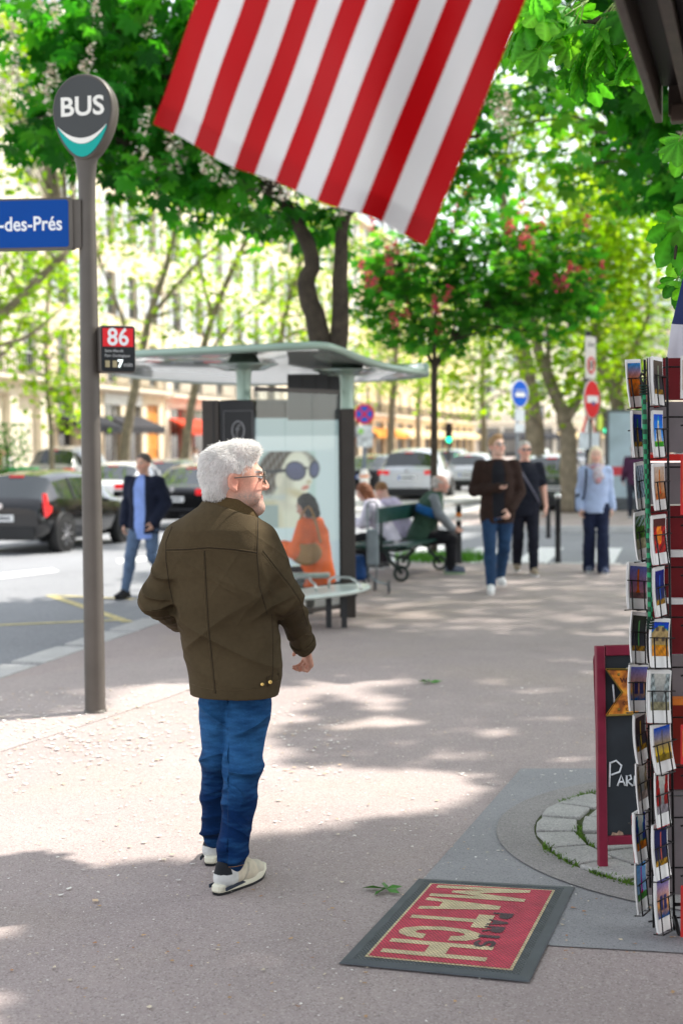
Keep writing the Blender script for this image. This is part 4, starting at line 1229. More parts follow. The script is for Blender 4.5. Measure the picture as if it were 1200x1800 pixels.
# ------------------------------------------------------------------ bus stop pole
GREY_ST = mat('grey_bronze_paint', (.105, .092, .08), .45, .2, var=.10, vscale=5, bump=.03, bscale=40)
DARK_ST = mat('dark_grey_paint', (.03, .031, .033), .4, .1, var=.12, vscale=5)
TXT_W = mat('white_lettering', (.82, .80, .74), .5, var=.03)
def bus_pole():
    base = ground(168, 1252)
    Y = base.y
    t = thing('bus_stop_pole', 'tall grey bus stop pole with an oval BUS head', 'bus stop', base)
    k = Y / F_PX                   # metres per pixel
    b = MB()
    rings = [(0, .066, .066), (1.0, .064, .064), (2.2, .06, .06), (2.9, .055, .055), (3.2, .052, .05), (3.38, .055, .045), (3.48, .066, .045), (3.56, .084, .045), (3.60, .095, .045)]
    vs = []; fs = []; n = 28
    for z, rx, ry in rings:
        for i in range(n):
            a = 2 * PI * i / n
            vs.append((rx * math.cos(a), ry * math.sin(a), z))
    for j in range(len(rings) - 1):
        for i in range(n): fs.append((j * n + i, j * n + (i + 1) % n, (j + 1) * n + (i + 1) % n, (j + 1) * n + i))
    b._add(vs, fs, True)
    b.build('pole', GREY_ST, t)
    b = MB(); b.lathe([(.075, 0), (.075, .012), (.067, .02)], n=28); b.build('base_collar', GREY_ST, t)
    # the egg shaped head, turned a little to the left
    yaw = math.radians(-14)
    X = Vector((math.cos(yaw), math.sin(yaw), 0)); Z = Vector((0, 0, 1)); Nn = X.cross(Z)    # Nn points to the camera
    C = Vector((0, 0, 3.775))
    def egg(s=1.0, m=44):
        pts = []
        for i in range(m):
            a = 2 * PI * i / m; c, s_ = math.cos(a), math.sin(a)
            w_ = .205 * (1 + .20 * s_ - .05 * s_ * s_) * .97
            pts.append((w_ * c * s, (.272 if s_ < 0 else .262) * s_ * s))
        return pts
    def slab3(name, rings, m, parent):
        b = MB(); vs = []; fs = []; mm = 44
        for s, d in rings:
            for p in egg(s): vs.append(C + X * p[0] + Z * p[1] + Nn * d)
        for j in range(len(rings) - 1):
            for i in range(mm): fs.append((j * mm + i, j * mm + (i + 1) % mm, (j + 1) * mm + (i + 1) % mm, (j + 1) * mm + i))
        fs.append(tuple(range(mm))[::-1]); fs.append(tuple((len(rings) - 1) * mm + i for i in range(mm)))
        b._add(vs, fs, True); o = b.build(name, m, parent)
        for p in o.data.polygons:
            if len(p.vertices) > 4: p.use_smooth = False
        return o
    head = slab3('sign_head', [(.93, -.062), (1.0, -.05), (1.03, 0), (1.0, .045), (.965, .055), (.955, .052)], GREY_ST, t)
    face = slab3('sign_face', [(.945, .048), (.945, .0545)], mat('sign_charcoal', (.045, .048, .048), .35, var=.06, vscale=3), head)
    # white smile and green lower bowl
    E = [p for p in egg(.93, 200) if p[1] < 0]; E.sort()
    low = lambda x: float(np.interp(x, [p[0] for p in E], [p[1] for p in E]))
    arc = lambda x: -.172 + .112 * (x / .165) ** 2
    def band(name, top, bot, m, d, W=.165):
        b = MB(); xs = [W * (-1 + i / 16) for i in range(33)]
        b._add([C + X * x + Z * top(x) + Nn * d for x in xs] + [C + X * x + Z * bot(x) + Nn * d for x in xs], [(i, 33 + i, 34 + i, i + 1) for i in range(32)])
        return b.build(name, m, head)
    band('green_bowl', arc, lambda x: min(low(x), arc(x) - .001), mat('sign_teal', (.008, .36, .31), .45, var=.04, spec=.15), .0575)
    band('white_arc', lambda x: arc(x) + .033 * (1 - (x / .165) ** 2) + .002, arc, TXT_W, .060)
    text_mesh('BUS', .165, TXT_W, 'lettering', head, frame(C + Z * .055 + Nn * .056, X, Z), .0035, .001, sx=1.06)
    # blue name sign to the left
    def P(px, py): return at(px, py, Y) - base
    a, c = P(-330, 0), P(131, 0); zt, zb = P(131, 353).z, P(131, 437).z
    yaw2 = math.radians(-5); X2 = Vector((math.cos(yaw2), math.sin(yaw2), 0)); N2 = X2.cross(Z)
    w_ = 1.62; hgt = zt - zb; R0 = Vector((P(133, 395).x, -.03, (zt + zb) / 2)); Cn = R0 - X2 * w_ / 2
    b = MB(); b.prism(rounded_rect(w_, hgt + .02, .02), Cn + N2 * -.035, X2, Z, .075); s1 = b.build('name_sign', GREY_ST, t)
    b = MB(); b.prism(rounded_rect(w_ - .03, hgt - .005, .018), Cn + N2 * .0385 - X2 * .012, X2, Z, .004); b.build('blue_panel', mat('sign_blue', (.002, .06, .30), .5, var=.05, vscale=2, spec=.12), s1)
    text_mesh('Saint-Germain-des-Prés', .125, mat('sign_white', (.8, .82, .85), .4, var=.02), 'lettering', s1, frame(R0 - X2 * .066 + N2 * .044 - Z * .004, X2, Z), .0022, .0008, 'RIGHT', .86)
    b = MB(); b.box(R0 + X2 * .02, (.05, .045, .30)); b.build('bracket', GREY_ST, s1)
    # line indicator on the right
    L_ = P(172, 0).x; R_ = P(231, 0).x; zt, zb = P(200, 574).z, P(200, 656).z
    yaw3 = math.radians(20); X3 = Vector((math.cos(yaw3), math.sin(yaw3), 0)); N3 = X3.cross(Z)
    w_ = (R_ - L_) / math.cos(yaw3); hgt = zt - zb
    C3 = Vector(((L_ + R_) / 2, -.075, (zt + zb) / 2))
    b = MB(); b.prism(rounded_rect(w_, hgt, .02), C3 - N3 * .13, X3, Z, .13); bx = b.build('line_indicator', GREY_ST, t, bevel=.008)
    b = MB(); b.prism(rounded_rect(w_ - .012, hgt - .014, .018), C3 + N3 * .001, X3, Z, .004); b.build('screen', mat('screen_black', (.012, .014, .016), .25, var=.05), bx)
    b = MB(); b.prism([(-w_ / 2 + .016, .015), (w_ / 2 - .016, .015), (w_ / 2 - .016, hgt / 2 - .018), (-w_ / 2 + .016, hgt / 2 - .018)], C3 + N3 * .006, X3, Z, .002); b.build('red_panel', mat('sign_red', (.72, .012, .02), .4, var=.04), bx)
    text_mesh('86', .15, mat('sign_white', (.8, .82, .85)), 'lettering', bx, frame(C3 + N3 * .009 + Z * .070, X3, Z), .003, .0008, sx=.92)
    dim = mat('grey_lettering', (.35, .36, .36), .5, var=.02)
    text_mesh('Saint-Mandé', .024, dim, 'lettering', bx, frame(C3 + N3 * .006 - X3 * .085 - Z * .012, X3, Z), 0.0004, .0005, 'LEFT')
    text_mesh('Parc Zoologique', .024, dim, 'lettering', bx, frame(C3 + N3 * .006 - X3 * .085 - Z * .042, X3, Z), 0.0004, .0005, 'LEFT')
    text_mesh('7', .062, mat('lit_digit', (.85, .95, .95), .5, emit=.9, var=.0), 'lettering', bx, frame(C3 + N3 * .007 + X3 * .012 - Z * .094, X3, Z), .003, .0005)
    text_mesh('min', .040, dim, 'lettering', bx, frame(C3 + N3 * .007 + X3 * .062 - Z * .098, X3, Z), .0008, .0005)
    b = MB()
    for xx in (-.068, -.022): b.prism(rounded_rect(.028, .042, .002), C3 + N3 * .0055 + X3 * xx - Z * .094, X3, Z, .0015)
    b.build('display_cell', mat('display_tan', (.36, .31, .18), .5, var=.05), bx)
    b = MB(); b.box(C3 + Vector((-.07, .09, 0)), (.12, .04, .28)); b.build('bracket', GREY_ST, bx)
bus_pole()

# ------------------------------------------------------------------ bus shelter
def shelter():
    o0 = Vector((-.2, 14.0, 0))
    t = thing('bus_shelter', 'grey and glass bus shelter with a curved pale green roof', 'bus shelter', o0)
    W = lambda p: Vector(p) - o0
    GREEN = mat('pale_green_lacquer', (.30, .41, .34), .18, .15, var=.04, vscale=3, coat=.4)
    POST = mat('shelter_bronze', (.052, .045, .04), .4, .3, var=.08)
    # curved roof sheet: u along the near edge (left to right), v going back
    nu, nv = 40, 18
    nearE = [(238, 617, 13.2), (330, 612, 12.9), (440, 607, 12.7), (520, 603, 12.7), (562, 602, 12.8), (592, 608, 13.0), (625, 622, 13.3), (670, 637, 13.7), (715, 646, 14.0), (747, 650, 14.3)]
    farE = [(200, 652, 16.9), (300, 663, 16.8), (400, 668, 16.7), (470, 669, 16.6), (530, 667, 16.5), (570, 666, 16.4), (610, 664, 16.2), (665, 661, 15.6), (715, 657, 15.0), (748, 653, 14.5)]
    NE = [W(at(*p)) for p in nearE]; FE = [W(at(*p)) for p in farE]
    def samp(A, u):
        x = u * (len(A) - 1); i = min(int(x), len(A) - 2); f = x - i
        p0 = A[max(i - 1, 0)]; p1 = A[i]; p2 = A[i + 1]; p3 = A[min(i + 2, len(A) - 1)]
        return 0.5 * ((2 * p1) + (p2 - p0) * f + (2 * p0 - 5 * p1 + 4 * p2 - p3) * f * f + (3 * p1 - p0 - 3 * p2 + p3) * f ** 3)
    ext = 5   # the roof continues to the left behind the pole
    top = []; 
    for i in range(nu + 1):
        u = i / nu
        a, c = samp(NE, u), samp(FE, u)
        for j in range(nv + 1):
            v = j / nv
            p = a.lerp(c, v)
            p.z += .05 * math.sin(v * PI) * (1 - u * .5) + .05 * math.sin(u * 7 + 1) * math.sin(v * PI)
            top.append(p)
    th = .055
    N_ = len(top); vs = top + [p - Vector((0, 0, th)) for p in top]; fs = []
    id_ = lambda i, j: i * (nv + 1) + j
    for i in range(nu):
        for j in range(nv):
            q = (id_(i, j), id_(i, j + 1), id_(i + 1, j + 1), id_(i + 1, j)); fs.append(q[::-1]); fs.append(tuple(N_ + k for k in q))
    rim = [id_(i, 0) for i in range(nu + 1)] + [id_(nu, j) for j in range(1, nv + 1)] + [id_(i, nv) for i in range(nu - 1, -1, -1)] + [id_(0, j) for j in range(nv - 1, 0, -1)]
    for k in range(len(rim)):
        a, c = rim[k], rim[(k + 1) % len(rim)]; fs.append((a, c, N_ + c, N_ + a))
    b = MB(); b._add(vs, fs, True)
    roof = b.build('roof', mat('roof_green_grey', (.66, .72, .68), .10, .1, var=.03, vscale=2, coat=.6, spec=.7), t)
    rt = MB(); e_ = [top[k] for k in rim]; rt.tube([p - Vector((0, 0, th / 2)) for p in e_], .036, 8, closed=True)
    rt.build('roof_edge', GREEN, roof)
    # flared posts
    def post(px, Y, py_base, ztop, split, w0=.075):
        g = W(Vector((at(px, 1000, Y).x, Y, 0)))
        b = MB(); b.box((g.x, g.y, split / 2), (.145, .16, split)); p = b.build('post', POST, t, bevel=.01)
        b = MB()
        b.box((g.x - .078, g.y - .085, split / 2), (.02, .02, split - .02)); b.build('post_trim', mat('trim_dark', (.02, .02, .02), .4), p)
        b = MB(); prof = [(.07, split), (.066, split + .12), (.07, split + .26), (.085, split + .38), (.12, split + .47), (.2, ztop - .03), (.34, ztop + .02)]
        b.lathe(prof, (g.x, g.y, 0), 24); b.build('capital', GREEN, p)
    post(612, 14.05, 1085, 2.42, 2.06)
    post(432, 13.5, 0, 2.45, 2.1)
    # dark information totem at the near left corner
    Yt = 13.0
    a = W(at(386, 703, Yt)); c = W(at(446, 703, Yt)); zt = a.z
    b = MB(); b.box(((a.x + c.x) / 2, a.y + .14, zt / 2 + .05), (c.x - a.x, .26, zt - .1)); o = b.build('information_totem', mat('totem_black', (.012, .013, .016), .22, var=.05), t, bevel=.012)
    l = W(at(354, 703, Yt))
    b = MB(); b.box(((l.x + a.x) / 2 - .004, a.y + .17, zt / 2), (a.x - l.x - .01, .30, zt)); b.build('totem_side', POST, o, bevel=.01)
    b = MB(); b.box(((l.x * .35 + a.x * .65), a.y + .018, zt / 2), (.012, .012, zt - .03)); b.build('groove', mat('trim_dark', (.02, .02, .02)), o)
    fr = MB(); mx, mz = (a.x + c.x) / 2 + .01, zt - .48
    w2, h2 = .13, .38
    for (dx, dz, sx, sz) in ((-w2, 0, .006, 2 * h2), (w2, 0, .006, 2 * h2), (0, h2, 2 * w2 + .006, .006), (0, -h2, 2 * w2 + .006, .006)): fr.box((mx + dx, a.y + .006, mz + dz), (sx, .008, sz))
    fr.build('poster_frame', mat('frame_grey', (.12, .12, .125), .4), o)
    em = mat('emblem_grey', (.28, .28, .29), .4)
    b = MB(); b.tube([(mx + .055 * math.cos(q), a.y + .006, zt - .28 + .085 * math.sin(q)) for q in [2 * PI * i / 24 for i in range(24)]], .006, 6, closed=True)
    b.tube([(mx - .012, a.y + .006, zt - .33), (mx - .006, a.y + .006, zt - .25), (mx + .012, a.y + .006, zt - .225), (mx + .024, a.y + .006, zt - .24)], .006, 6)
    b.tube([(mx - .026, a.y + .006, zt - .27), (mx + .016, a.y + .006, zt - .265)], .005, 6); b.build('emblem', em, o)
    # advertising caisson at the far end with its lit poster
    Yp = 16.2
    pa, pc = W(at(446, 735, Yp)), W(at(600, 1022, Yp))
    xc, zc, w_, h_ = (pa.x + pc.x) / 2, (pa.z + pc.z) / 2, pc.x - pa.x + .12, pa.z - pc.z
    b = MB(); b.box((xc, pa.y + .1, zc + .05), (w_ + .14, .16, h_ + .32)); cs = b.build('poster_case', POST, t, bevel=.015)
    NX, NZ = 84, 150
    A = np.array
    def paint_poster(u, v):     # u left to right, v bottom to top; a woman in dark sunglasses on a pale ground
        col = A((.56, .64, .66)) + .10 * v
        u0, v0 = u, v; u = (u - .5) / .76 + .60; v = (v - .58) / .84 + .60
        Y_ = (v - .6) * 1.75
        def el(cx, cy, rx, ry, rot=0, soft=.12):
            dx, dy = u - cx, Y_ - (cy - .6) * 1.75; c_, s_ = math.cos(rot), math.sin(rot)
            q = math.hypot((dx * c_ + dy * s_) / rx, (-dx * s_ + dy * c_) / ry); return max(0, min(1, (1 + soft - q) / (2 * soft)))
        def over(m, c):
            nonlocal col
            col = col * (1 - m) + A(c) * m
        if .30 < v < .86 and u < 1.02:
            over(max(0, min(1, (.90 - u) / .03)) if u > .1 else 1, A((.46, .58, .55)) + .08 * u)
            strand = .05 * (math.sin(u * 90 + v * 35) + math.sin(u * 47 - v * 80))
            hair = A((.15, .125, .105)) + strand
            over(el(.40, .40, .36, .36, 0, .1), (.70, .67, .54)); over(el(.18, .42, .14, .3, .3, .4), (.55, .50, .34))
            over(el(.36, .745, .38, .25, .25, .06), hair); over(el(.62, .80, .30, .13, -.25, .08), hair); over(el(.14, .66, .15, .22, 0, .15), hair)
            over(el(.46, .58, .16, .28, -.1, .2), (.64, .60, .48)); over(el(.57, .665, .235, .34, -.16, .07), (.76, .72, .58))
            over(el(.64, .72, .16, .2, -.2, .5), (.82, .79, .67)); over(el(.42, .60, .10, .22, -.2, .5), (.56, .52, .42))
            over(el(.31, .655, .055, .10, -.2, .15), (.70, .64, .52)); over(el(.585, .55, .16, .05, -.3, .5), (.58, .50, .32))
            over(el(.775, .665, .05, .085, .3, .25), (.80, .76, .63)); over(el(.775, .635, .04, .025, .2, .4), (.56, .46, .3))
            over(el(.72, .595, .065, .028, .25, .2), (.66, .26, .20)); over(el(.73, .590, .05, .006, .25, .3), (.42, .12, .1))
            over(el(.30, .715, .26, .022, .03, .15), (.05, .05, .055))
            over(el(.57, .715, .165, .125, -.12, .05), (.05, .052, .06)); over(el(.57, .715, .145, .105, -.12, .08), A((.10, .10, .17)) + .22 * max(0, v - .69) * A((1, 1.2, 3)))
            over(el(.86, .725, .085, .115, -.2, .06), (.05, .052, .06)); over(el(.865, .725, .062, .09, -.2, .1), (.11, .12, .22))
            over(el(.72, .735, .05, .018, 0, .2), (.06, .06, .065))
            if v < .56 and u < .40: over(.75 * max(0, 1 - abs(v - .525) / .035), (.24, .29, .30) if (int(u * 34) + int(v * 60)) % 2 else (.7, .74, .74))
            if u < .3 and v < .47: over(.8, (.26, .35, .37))
        elif v0 < .25: col = A((.52, .60, .66)) + .06 * v
        if v > .97: col = A((.4, .5, .52))
        return np.clip(col * .86, 0, 1)
    V = []; Cc = []
    for j in range(NZ + 1):
        for i in range(NX + 1):
            V.append((pa.x + .01 + (w_ - .14) * i / NX, pa.y + .012, pc.z + h_ * j / NZ)); Cc.append(paint_poster(i / NX, j / NZ))
    jj, ii = np.meshgrid(np.arange(NZ), np.arange(NX), indexing='ij'); k0 = (jj * (NX + 1) + ii).ravel()
    np_mesh('poster', np.array(V), np.stack([k0, k0 + 1, k0 + NX + 2, k0 + NX + 1], 1), mat('poster_paper', (1, 1, 1), .5, attr=True, var=0, emit=.26), cs, False, np.array(Cc))
    # dark route panel hanging above
    q0, q1 = W(at(505, 658, 14.9)), W(at(603, 738, 14.9))
    b = MB(); b.box(((q0.x + q1.x) / 2, q0.y, (q0.z + q1.z) / 2), (q1.x - q0.x, .06, q0.z - q1.z)); o = b.build('header_panel', mat('header_grey', (.05, .052, .055), .35, var=.1), t, bevel=.006)
    b = MB()
    for i in range(3): b.box((q0.x + (q1.x - q0.x) * (.27 + .24 * i), q0.y - .034, (q0.z + q1.z) / 2), (.006, .008, q0.z - q1.z - .02))
    b.build('groove', mat('trim_dark', (.02, .02, .02)), o)
    # glass screen between the totem and the right-hand post
    G = glass_mat('shelter_glass', (.93, .97, .96), .035)
    g0 = Vector((c.x + .02, a.y + .05, 0)); g1 = W(Vector((at(596, 900, 14.0).x, 13.98, 0))); d = (g1 - g0)
    n_ = 3; gl = None
    for i in range(n_):
        p0 = g0 + d * ((i + .006) / n_); p1 = g0 + d * ((i + .994) / n_); nn = Vector((-d.y, d.x, 0)).normalized() * .005
        b = MB(); b.prism([((p0 + nn).x, (p0 + nn).y), ((p0 - nn).x, (p0 - nn).y), ((p1 - nn).x, (p1 - nn).y), ((p1 + nn).x, (p1 + nn).y)], (0, 0, .14), (1, 0, 0), (0, 1, 0), 2.06); b.build('glass_pane', G, t)
    b = MB(); b.box((g0 + d / 2 + Vector((0, 0, .115))), (d.length, .03, .045), Matrix.Rotation(math.atan2(d.y, d.x), 3, 'Z')); b.build('glass_rail', POST, t); b = MB(); b.box((g0 + d / 2 + Vector((0, 0, 2.222))), (d.length, .03, .04), Matrix.Rotation(math.atan2(d.y, d.x), 3, 'Z')); b.build('glass_rail', POST, t)
    # rear glass along the kerb side
    h0 = W(at(600, 1000, 14.2)); h0.z = 0; h1 = Vector((pc.x + .16, pc.y - .02, 0)); d2 = h1 - h0; nn = Vector((-d2.y, d2.x, 0)).normalized() * .005
    b = MB(); p0, p1 = h0 + d2 * .04, h0 + d2 * .96
    b.prism([((p0 + nn).x, (p0 + nn).y), ((p0 - nn).x, (p0 - nn).y), ((p1 - nn).x, (p1 - nn).y), ((p1 + nn).x, (p1 + nn).y)], (0, 0, .16), (1, 0, 0), (0, 1, 0), 1.95); b.build('glass_pane', G, t)
    # seat inside
    b = MB(); b.box((W(at(545, 1000, 14.75)).x, .72, .40), (.42, 1.1, .05)); b.build('inner_seat', mat('seat_grey_green', (.5, .56, .52), .4), t, bevel=.02)
    b = MB()
    for dy in (.35, 1.05): b.box((W(at(545, 1000, 14.75)).x, dy, .185), (.07, .07, .38))
    b.build('seat_leg', POST, t)
shelter()

def perch():
    """outer bench on the pavement side of the shelter"""
    Y = 13.2; o0 = ground(590, 1103)
    t = thing('bench', 'pale curved perch bench with metal armrests outside the bus shelter', 'bench', o0)
    sc = Y / F_PX
    P = lambda px, py, y=Y: at(px, py, y) - o0
    zc = P(590, 1040).z
    cx = P(560, 0).x; b = MB(); n = 48
    vs = []; fs = []
    for r, dz in ((.90, -.030), (1.0, -.012), (1.0, .006), (.97, .014)):
        for i in range(n):
            a = 2 * PI * i / n; c_, s_ = math.cos(a), math.sin(a)
            x = .44 * r * (abs(c_) ** .8) * (1 if c_ > 0 else -1); y = .40 * r * (abs(s_) ** .9) * (1 if s_ > 0 else -1)
            vs.append((cx + x, y + x * .55, zc + dz + .02 * (x / .44)))
    for j in range(3):
        for i in range(n): fs.append((j * n + i, j * n + (i + 1) % n, (j + 1) * n + (i + 1) % n, (j + 1) * n + i))
    fs.append(tuple(range(n))[::-1]); fs.append(tuple(3 * n + i for i in range(n))); b._add(vs, fs, False)
    b.build('seat', mat('seat_pale', (.62, .70, .65), .35, var=.05, coat=.2), t)
    for px in (577, 604):
        g = P(px, 1000); b = MB(); b.box((g.x, 0, (zc - .03) / 2), (.055, .055, zc - .03)); b.build('leg', DARK_ST, t)
    b = MB(); b.box((P(585, 0).x, 0, zc - .035), (.36, .12, .02)); b.build('bracket', DARK_ST, t)
    M_ = mat('brushed_metal', (.6, .6, .58), .3, .9, var=.05)
    for x0, x1 in ((512, 556), (577, 634)):
        y0 = .20; b = MB()
        A, C_ = P(x0, 1012), P(x1, 1024)
        pts = [(A.x, y0, zc), (A.x + .01, y0, zc + .09), (A.x + .05, y0 - .01, zc + .115), ((A.x + C_.x) / 2 + .05, y0 - .05, zc + .115), (C_.x - .05, y0 - .22, zc + .10), (C_.x - .01, y0 - .27, zc + .07), (C_.x, y0 - .28, zc + .01)]
        b.tube(pts, .013, 8); b.build('armrest', M_, t)
perch()

# ------------------------------------------------------------------ Paris bench
def park_bench():
    A = ground(668, 1022); B = ground(742, 1001)
    o0 = (A + B) / 2
    d = (B - A).normalized(); n = Vector((d.y, -d.x, 0))      # n to the pavement side
    L_ = (B - A).length + .35
    t = thing('park_bench', 'dark green double-sided slatted park bench on scrolled iron legs', 'bench', o0)
    G = mat('bench_green', (.012, .055, .042), .4, var=.2, vscale=9, coat=.2); I = mat('bench_iron', (.03, .045, .04), .5, .3)
    def plank(off, z, wdt, th, tilt=0, name='seat_slat'):
        b = MB(); x = d; y = (n * math.cos(tilt) + Vector((0, 0, math.sin(tilt)))); 
        R = Matrix(((x.x, y.x, x.cross(y).x), (x.y, y.y, x.cross(y).y), (x.z, y.z, x.cross(y).z)))
        b.box(n * off + Vector((0, 0, z)), (L_, wdt, th), R); b.build(name, G, t, bevel=.006)
    for off in (.14, .25, .36): plank(off, .44 + (off - .14) * .05, .095, .03)
    for off in (-.14, -.25, -.36): plank(off, .44 + (-off - .14) * .05, .095, .03)
    plank(0.02, .83, .19, .035, PI / 2 - .05, 'backrest')
    for s_ in (-1, 1):
        c = d * (L_ / 2 - .22) * s_
        b = MB()
        b.tube([c + n * .40 + Vector((0, 0, .42)), c + n * .2 + Vector((0, 0, .39)), c - n * .2 + Vector((0, 0, .39)), c - n * .40 + Vector((0, 0, .42))], .022, 8)
        for q in (1, -1):
            b.tube([c + n * .06 * q + Vector((0, 0, .39)), c + n * .12 * q + Vector((0, 0, .25)), c + n * .22 * q + Vector((0, 0, .16)), c + n * .27 * q + Vector((0, 0, .10))], .024, 8)
            b.tube([c + n * (.26 * q + .085 * math.cos(a)) + Vector((0, 0, .10 + .085 * math.sin(a))) for a in [2 * PI * i / 16 for i in range(16)]], .02, 8, closed=True)
        b.tube([c + Vector((0, 0, .38)), c + Vector((0, 0, .9))], .02, 8)
        b.build('leg', I, t)
    b = MB()
    b.tube([d * (L_ / 2 - .22) + Vector((0, 0, .37)), Vector((0, 0, .22)), -d * (L_ / 2 - .22) + Vector((0, 0, .37))], .014, 8); b.build('brace', I, t)
    return o0, d, n
BENCH = park_bench()

def trolley():
    o0 = ground(655, 1040)
    t = thing('shopping_trolley', 'grey folding wheeled trolley with a blue bag at the near end of the green bench', 'trolley', o0)
    P = lambda px, py, dy=0: at(px, py, o0.y + dy) - o0
    g = mat('trolley_grey', (.32, .36, .38), .4, .4)
    b = MB()
    for dx in (-.045, .045):
        b.tube([(dx, .1, .1), (dx * 1.2, .02, .5), (dx * 1.3, -.04, .98)], .012, 8)
    b.tube([(-.058, -.04, .98), (-.04, -.05, 1.05), (.04, -.05, 1.05), (.058, -.04, .98)], .013, 8)
    b.tube([(-.05, .05, .2), (.02, -.12, .14), (.16, -.2, .1)], .012, 8); b.build('frame', g, t)
    b = MB(); b.box((.0, -.04, .52), (.15, .12, .42), Matrix.Rotation(.08, 3, 'X'), .9); b.build('grey_bag', mat('grey_nylon', (.22, .26, .28), .7, var=.2, bump=.2), t, bevel=.03)
    b = MB(); b.box((-.17, .03, .28), (.20, .16, .30), None, .85); b.build('blue_bag', mat('blue_nylon', (.012, .06, .2), .6, var=.25, vscale=12), t, bevel=.04)
    for x, y in ((-.1, -.05), (.03, .1), (.18, -.2)):
        b = MB(); b.tube([(x + .0, y + .06 * math.cos(a), .075 + .06 * math.sin(a)) for a in [2 * PI * i / 16 for i in range(16)]], .018, 8, closed=True); b.cyl((x, y, .075), .022, .03, 10, 'x'); b.build('wheel', mat('wheel_grey', (.12, .12, .125), .5), t)
trolley()

# ------------------------------------------------------------------ bollards, signs, lights
def bollard(px, py_base, py_top, label, orange=False, ball=True):
    g = ground(px, py_base); h = at(px, py_top, g.y).z
    t = thing('bollard', label, 'bollard', g, 0, 'slim iron bollards at the pavement edge')
    b = MB(); b.lathe([(.05, 0), (.05, .04), (.042, .06), (.040, h - .1), (.046, h - .09), (.046, h - .07), (.03, h - .06), (.026, h - .03)] + ([] if ball else [(.0, h - .02)]), n=16); b.build('post', mat('iron_black', (.018, .018, .02), .4, .2), t)
    if ball:
        b = MB(); b.lathe([(.0001, h + .035)] + [(.05 * math.sin(a), h - .015 + .05 * math.cos(a)) for a in [PI * i / 8 for i in range(1, 9)]], n=16); b.build('ball', mat('polished_ball', (.7, .7, .68), .2, .9), t)
    if orange:
        for z, c in ((h - .17, (.7, .22, .04)), (h - .23, (.75, .72, .65))):
            b = MB(); b.cyl((0, 0, z), .0435, .055, 16); b.build('band', mat('band_%d' % int(c[1] * 100), c, .5), t)
bollard(806, 990, 884, 'black bollard with an orange band beside the small flowering tree', True, False)
bollard(980, 989, 870, 'black bollard topped with a bright ball, nearer of the pair by the crossing')
bollard(963, 946, 862, 'black bollard between the crossing and the parked dark car, farther of the pair', False, False)

def sign_frame(yaw):
    X = Vector((math.cos(yaw), math.sin(yaw), 0)); Z = Vector((0, 0, 1)); return X, Z, X.cross(Z)
def disc(b, c, X, Z, N, r, d0, d1, n=32): b.prism([(r * math.cos(2 * PI * i / n), r * math.sin(2 * PI * i / n)) for i in range(n)], Vector(c) + N * d0, X, Z, d1 - d0)
S_RED = mat('traffic_red', (.68, .015, .02), .4, var=.03); S_WHITE = mat('traffic_white', (.78, .78, .76), .4, var=.03); S_BLUE = mat('traffic_blue', (.01, .10, .52), .4, var=.03); S_GREY = mat('sign_back', (.22, .23, .24), .5, .5)
def no_stopping():
    Y = 40.0; g = Vector((at(640, 800, Y).x, Y, -.02)); k = Y / F_PX
    t = thing('road_sign', 'round blue and red no stopping sign on a grey post beside the shelter', 'road sign', g)
    P = lambda px, py: at(px, py, Y) - g
    c = P(640, 728); X, Z, N = sign_frame(0); r = 18 * k
    b = MB(); b.cyl((0, 0, (c.z + r) / 2), .055, c.z + r, 14); b.build('post', mat('post_blue_grey', (.16, .19, .24), .5, .3), t)
    b = MB(); disc(b, c, X, Z, N, r, .06, .08); o = b.build('sign_disc', S_RED, t)
    b = MB(); disc(b, c, X, Z, N, r * .78, .082, .086); b.build('blue_field', S_BLUE, o)
    b = MB()
    for a in (PI / 4, -PI / 4): 
        b.prism([(-r * .76, -r * .09), (r * .76, -r * .09), (r * .76, r * .09), (-r * .76, r * .09)], c + N * (.088 + (.004 if a > 0 else 0)), X * math.cos(a) + Z * math.sin(a), -X * math.sin(a) + Z * math.cos(a), .003)
    b.build('red_cross', S_RED, o)
    p = P(641, 767); b = MB(); b.prism(rounded_rect(27 * k, 38 * k, .03), p + N * .06, X, Z, .015); o = b.build('plate', mat('plate_stickers', (.55, .58, .58), .5, var=.5, vscale=7), t)
    b = MB(); b.prism(rounded_rect(9 * k, 9 * k, .03), p + N * .077 + Z * 9 * k - X * 7 * k, X, Z, .003); b.build('sticker', mat('sticker_green', (.3, .62, .12), .5), o)
    b = MB(); z0, z1 = P(640, 884).z, P(640, 828).z; b.lathe([(.12, z0), (.125, z1 - .08), (.10, z1), (.06, z1 + .05)], n=18); o = b.build('sleeve', mat('sleeve_white', (.7, .68, .64), .6, var=.1), t)
    for py in (837, 857):
        b = MB(); b.cyl((0, 0, P(640, py).z), .128, .07, 18); b.build('band', mat('sleeve_orange', (.62, .2, .06), .6), o)
no_stopping()
